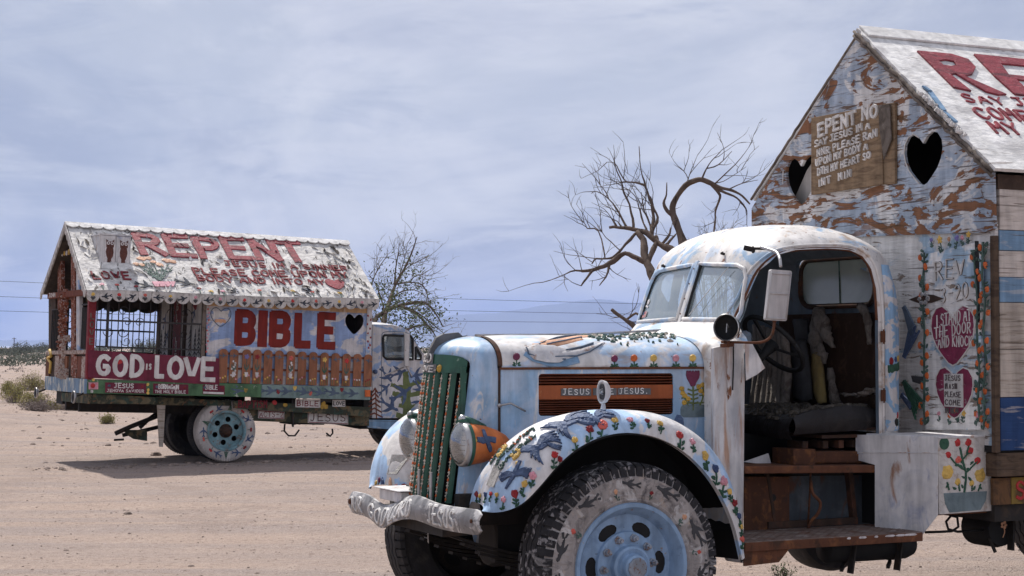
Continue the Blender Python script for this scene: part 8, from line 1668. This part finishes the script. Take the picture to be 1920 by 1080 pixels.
# ------------------------------------------------------------------ bushes, weeds
def bush(name, label, x, y, w, h, n, mats, seed, cat='bush', leaf=.02, group=None, dens=1.):
    rg = random.Random(seed); z0 = gh(x, y); t = thing(name, label, cat, (x, y, z0 - .02), group); m = MB(False); l = MB(False)
    for k in range(n):
        a = rg.uniform(0, 6.283); r_ = rg.uniform(.1, 1) * w / 2; p0 = Vector((math.cos(a) * r_ * .4, math.sin(a) * r_ * .4, 0)); p2 = Vector((math.cos(a) * r_, math.sin(a) * r_ * .8, h * rg.uniform(.45, 1.0) * (1 - .35 * (r_ * 2 / w) ** 2))); p1 = (p0 + p2) / 2 + Vector((rg.uniform(-.05, .05), rg.uniform(-.05, .05), h * .1)); m.tube([p0, p1, p2], [.006, .004, .002], 3, 0, False)
        for j in range(int(14 * dens)):
            q = p1.lerp(p2, rg.uniform(-.2, 1.1)) + Vector((rg.gauss(0, .03), rg.gauss(0, .03), rg.gauss(0, .03))) * (1 + w); s = leaf * rg.uniform(.6, 1.4); d1 = Vector((rg.uniform(-1, 1), rg.uniform(-1, 1), rg.uniform(-.2, 1.4))).normalized() * s; d2 = d1.orthogonal().normalized() * s * .35; l.add([q - d1, q + d2, q + d1, q - d2], [(0, 1, 2, 3)])
    ob('stems', m, 'brush_grey', t, stuff=True, norm=False); ob('leaves', l, mats, t, stuff=True, norm=False); return t
for i, (px, w, h, y, mm, lab) in enumerate(((30, .85, .50, 44, 'leaf_dry', 'yellow green brush at the far left, nearest the picture edge'), (62, .95, .42, 43, 'leaf_dry', 'yellowish brush beside the grey one, left of the far truck'), (75, 1.0, .30, 41.5, 'brush_grey', 'low grey dry brush in front of the yellow green ones, left of the far truck'), (100, .35, .24, 42.5, 'leaf_dry', 'small yellow tuft right under the left rear reflector of the far truck'), (15, .5, .42, 50, 'leaf_dry', 'brush further back at the left edge of the ground'), (60, 1.3, .62, 52, 'leaf_dry', 'taller brush directly behind the yellow green clump at left'), (225, 2.2, .42, 46, 'leaf_dry', 'wide olive brush seen beneath the rear half of the far chapel truck'), (252, 1.2, .36, 44.5, 'leaf_dry', 'olive brush beneath the far truck, just left of the hanging white board'), (203, .30, .22, 37.5, 'leaf_dry', 'small lone yellow weed on the sand behind the hitch'), (130, 1.4, .22, 43, 'brush_grey', 'dark dead brush lying low beneath the far truck tail'))):
    bush('desert_bush', lab, (px - 960) / 3300 * y, y, w, h, int(90 * w + 30), mm, 50 + i, leaf=.022)
bush('green_weed', 'small fresh green weed on the sand below the running board of the near truck', (1467 - 960) / 3300 * 13.5, 13.5, .16, .10, 16, 'leaf_green', 71, 'weed', .012)
bush('dry_weed', 'thin dry weed standing under the bumper of the near truck', (832 - 960) / 3300 * 9.6, 9.6, .16, .22, 5, 'leaf_dry', 72, 'weed', .008, dens=.3)
# scrub plain beyond, one mass
m = MB(False); rg = random.Random(77)
def clump(m, x, y, w, h, n, s, z=0):
    for k in range(n):
        a = rg.uniform(0, 6.283); r_ = w / 2 * math.sqrt(rg.random()); q = Vector((x + math.cos(a) * r_, y + math.sin(a) * r_, z + h * rg.random() ** .8 * (1 - .5 * (r_ * 2 / w) ** 2))); d1 = Vector((rg.uniform(-1, 1), rg.uniform(-1, 1), rg.uniform(-1, 1))).normalized() * s; d2 = d1.orthogonal().normalized() * s * .6; m.add([q - d1, q + d2, q + d1, q - d2], [(0, 1, 2, 3)])
for k in range(900):
    y = 130 * (5.5 ** rg.random()); x = rg.uniform(-.36, .36) * y; big = y / 220; clump(m, x, y, 3.5 * big * rg.uniform(.6, 2), .42 * rg.uniform(.5, 1.3) * (1 + .5 * big), 80, .06 + .07 * big)
struct_ = ob('scrub_belt', m, 'leaf_far', None, stuff=True, norm=False); struct_['label'] = 'dark green belt of desert scrub along the horizon'
m = MB(False)
for k in range(110): y = rg.uniform(46, 130); x = rg.uniform(-.34, .0) * y; clump(m, x, y, rg.uniform(.3, .9), rg.uniform(.15, .35), 20, .05, gh(x, y))
ob('sparse_scrub', m, 'brush_grey', None, stuff=True, norm=False)
FT = ((43, 330, 2.5, 4, 'distant dark tree standing highest on the plain left of the far truck'), (4, 300, 1.6, 5, 'distant low tree on the plain cut by the left picture edge'), (62, 360, 1.8, 9, 'wide distant dark tree between the tallest one and the far truck'), (80, 380, 2.4, 5, 'distant dark tree touching the rear corner of the far truck'), (22, 270, 1.3, 6, 'low distant bushy tree right of the left picture edge'), (152, 420, 3.2, 5, 'distant tree seen between the porch posts of the far truck'), (262, 380, 2.6, 3.5, 'distant tree seen through the window grille of the far truck'), (282, 300, 3.0, 4, 'distant tree by the right end of the window grille of the far truck'), (752, 120, 2.0, 2.6, 'grey green tree seen through the cab window of the far truck'), (738, 140, 1.6, 2, 'small tree low in the cab window of the far truck'), (812, 200, 2.0, 3, 'distant tree just left of the near truck nose'))
for px, y, h, w, lab in FT:
    t = thing('far_tree', lab, 'tree', ((px - 960) / 3300 * y, y, 0), 'distant trees on the plain'); m = MB(False)
    for k in range(7): clump(m, rg.uniform(-.35, .35) * w, rg.uniform(-.3, .3) * w, w * .5, h * rg.uniform(.7, 1), 150, .04 + y / 4000)
    ob('crown', m, 'leaf_far', t, stuff=True, norm=False); m = MB(False); m.tube([(0, 0, 0), (.1, 0, h * .6)], [.12, .05], 6); ob('trunk', m, 'bark', t)
# ------------------------------------------------------------------ stones
m = MB(False); rg = random.Random(91)
def rock(m, x, y, r_, z=None):
    z = gh(x, y) if z is None else z; o = len(m.v); n = 6; sq = rg.uniform(.45, .8)
    ang = rg.uniform(0, 3)
    for (el, rr_) in ((-.3, .9), (.25, 1.0), (.75, .6)):
        for k in range(n): a = ang + 2 * math.pi * k / n; q = r_ * rr_ * rg.uniform(.75, 1.2); m.v.append((x + math.cos(a) * q, y + math.sin(a) * q, z + el * r_ * sq))
    m.v.append((x, y, z + r_ * sq))
    for i in range(2):
        for k in range(n): a = o + i * n + k; b = o + i * n + (k + 1) % n; m.f.append((a, b, b + n, a + n)); m.m.append(0)
    for k in range(n): m.f.append((o + 2 * n + k, o + 2 * n + (k + 1) % n, o + 3 * n)); m.m.append(0)
for k in range(9500):
    y = 10 + 32 * rg.random() ** 1.3; x = rg.uniform(-.31, .31) * y; r_ = .004 + .010 * rg.random() ** 4 + (.022 * rg.random() if rg.random() < .012 else 0); rock(m, x, y, r_)
for k in range(1100):
    y = rg.uniform(30, 75); x = rg.uniform(-.33, -.05) * y; rock(m, x, y, .012 + .05 * rg.random() ** 3)
for k in range(260): # berm of clods beside the far truck shadow
    t = rg.random(); y = lerp(24.9, 27.5, t) + rg.gauss(0, .25); x = lerp(-6.6, -1.5, t) + rg.gauss(0, .3); rock(m, x, y, .012 + .045 * rg.random() ** 2.5)
ob('gravel', m, 'stone', None, stuff=True, norm=False)
for px, py, r_, lab in ((242, 964, .045, 'grey stone lying alone on the sand at lower left'), (378, 934, .03, 'small dark stone on the sand below the hanging white board'), (361, 1060, .03, 'small dark stone near the bottom edge, left of centre'), (294, 854, .09, 'round brown stone against the rear tyres of the far truck'), (1538, 1058, .05, 'pale stone on the sand below the running board')):
    d = 1.77 * 3300 / (py - 645); x = (px - 960) / 3300 * d; m = MB(False); rock(m, x, d, r_); tag(ob('stone', m, 'stone', None, bevel=.004), lab, 'stone')
# ------------------------------------------------------------------ wires, pole, mountains
for k, (z0, z1, lab) in enumerate(((527, 571, 'uppermost power line crossing the sky behind the trucks'), (556, 590, 'middle power line crossing the sky behind the trucks'), (583, 606, 'lowest power line crossing the sky behind the trucks'))):
    Y0, Y1 = 118, 130; m = MB(False); pts = []
    for i in range(41):
        t = i / 40 * 1.5 - .1; px = 1250 * t; py = lerp(z0, z1, t) + 10 * math.sin(math.pi * min(max(t, 0), 1)) * .4; Y = lerp(Y0, Y1, t); pts.append(((px - 960) / 3300 * Y, Y, 1.77 + (645 - py) / 3300 * Y))
    m.tube(pts, .013, 4); tag(ob('power_line', m, 'wire', None, norm=False), lab, 'cable')
t = thing('utility_pole', 'tiny distant utility pole on the plain at far left', 'pole', ((27 - 960) / 3300 * 420, 420, 0)); m = MB(False); m.tube([(0, 0, 0), (0, 0, 3.3)], .09, 6); ob('pole', m, 'darkwood', t); m = MB(False); m.box((-.5, -.06, 3.0), (.5, .06, 3.1)); ob('crossarm', m, 'darkwood', t)
mt('mountain', (.20, .22, .27), rough=1, var=.05, vs=.001)  # pale blue of distance haze put into the rock colour
ridge = [(-1500, 641), (-600, 640), (-200, 639), (0, 638), (120, 637), (260, 636), (420, 632), (600, 622), (760, 607), (820, 594), (890, 588), (950, 585), (985, 578), (1020, 572), (1050, 569), (1080, 565), (1110, 562), (1140, 563), (1180, 566), (1240, 572), (1400, 585), (1700, 600), (2200, 616), (3200, 640)]
m = MB(False); Y = 9000.; rows = 5; cols = 240
for j in range(rows + 1):
    for i in range(cols + 1):
        px = lerp(-1500, 3200, i / cols); k = 0
        while k < len(ridge) - 2 and px > ridge[k + 1][0]: k += 1
        t = (px - ridge[k][0]) / (ridge[k + 1][0] - ridge[k][0]); py = lerp(ridge[k][1], ridge[k + 1][1], t) + 1.4 * noise.noise(Vector((px * .05, 0, 0))) + .8 * noise.noise(Vector((px * .2, 3, 0)))
        f = j / rows; yy = Y - 2600 * (1 - f) + 420 * noise.noise(Vector((px * .03, j * .7, 2))); z = -6 + (7.8 + (645 - py) / 3300 * Y) * f ** 1.3 * (1 + (.12 * noise.noise(Vector((px * .03, j, 0))) if j < rows else 0)); m.v.append(((px - 960) / 3300 * Y * (yy / Y), yy, z))
m.f = [(i + j * (cols + 1), i + 1 + j * (cols + 1), i + 1 + (j + 1) * (cols + 1), i + (j + 1) * (cols + 1)) for j in range(rows) for i in range(cols)]; m.m = [0] * len(m.f)
struct(ob('mountains', m, 'mountain', None, True, norm=False))
# ------------------------------------------------------------------ air
def haze():
    m = bpy.data.materials.new('haze'); MATS['haze'] = m; m.use_nodes = True; t = m.node_tree; t.nodes.clear(); v = t.nodes.new('ShaderNodeVolumePrincipled'); v.inputs['Color'].default_value = (.36, .52, 1, 1); v.inputs['Density'].default_value = .00008; v.inputs['Anisotropy'].default_value = .2
    o = t.nodes.new('ShaderNodeOutputMaterial'); t.links.new(v.outputs[0], o.inputs['Volume'])
haze()
m = MB(False); m.box((-17000, -60, -12), (17000, 13500, 320)); ob('haze', m, 'haze', None, stuff=True)
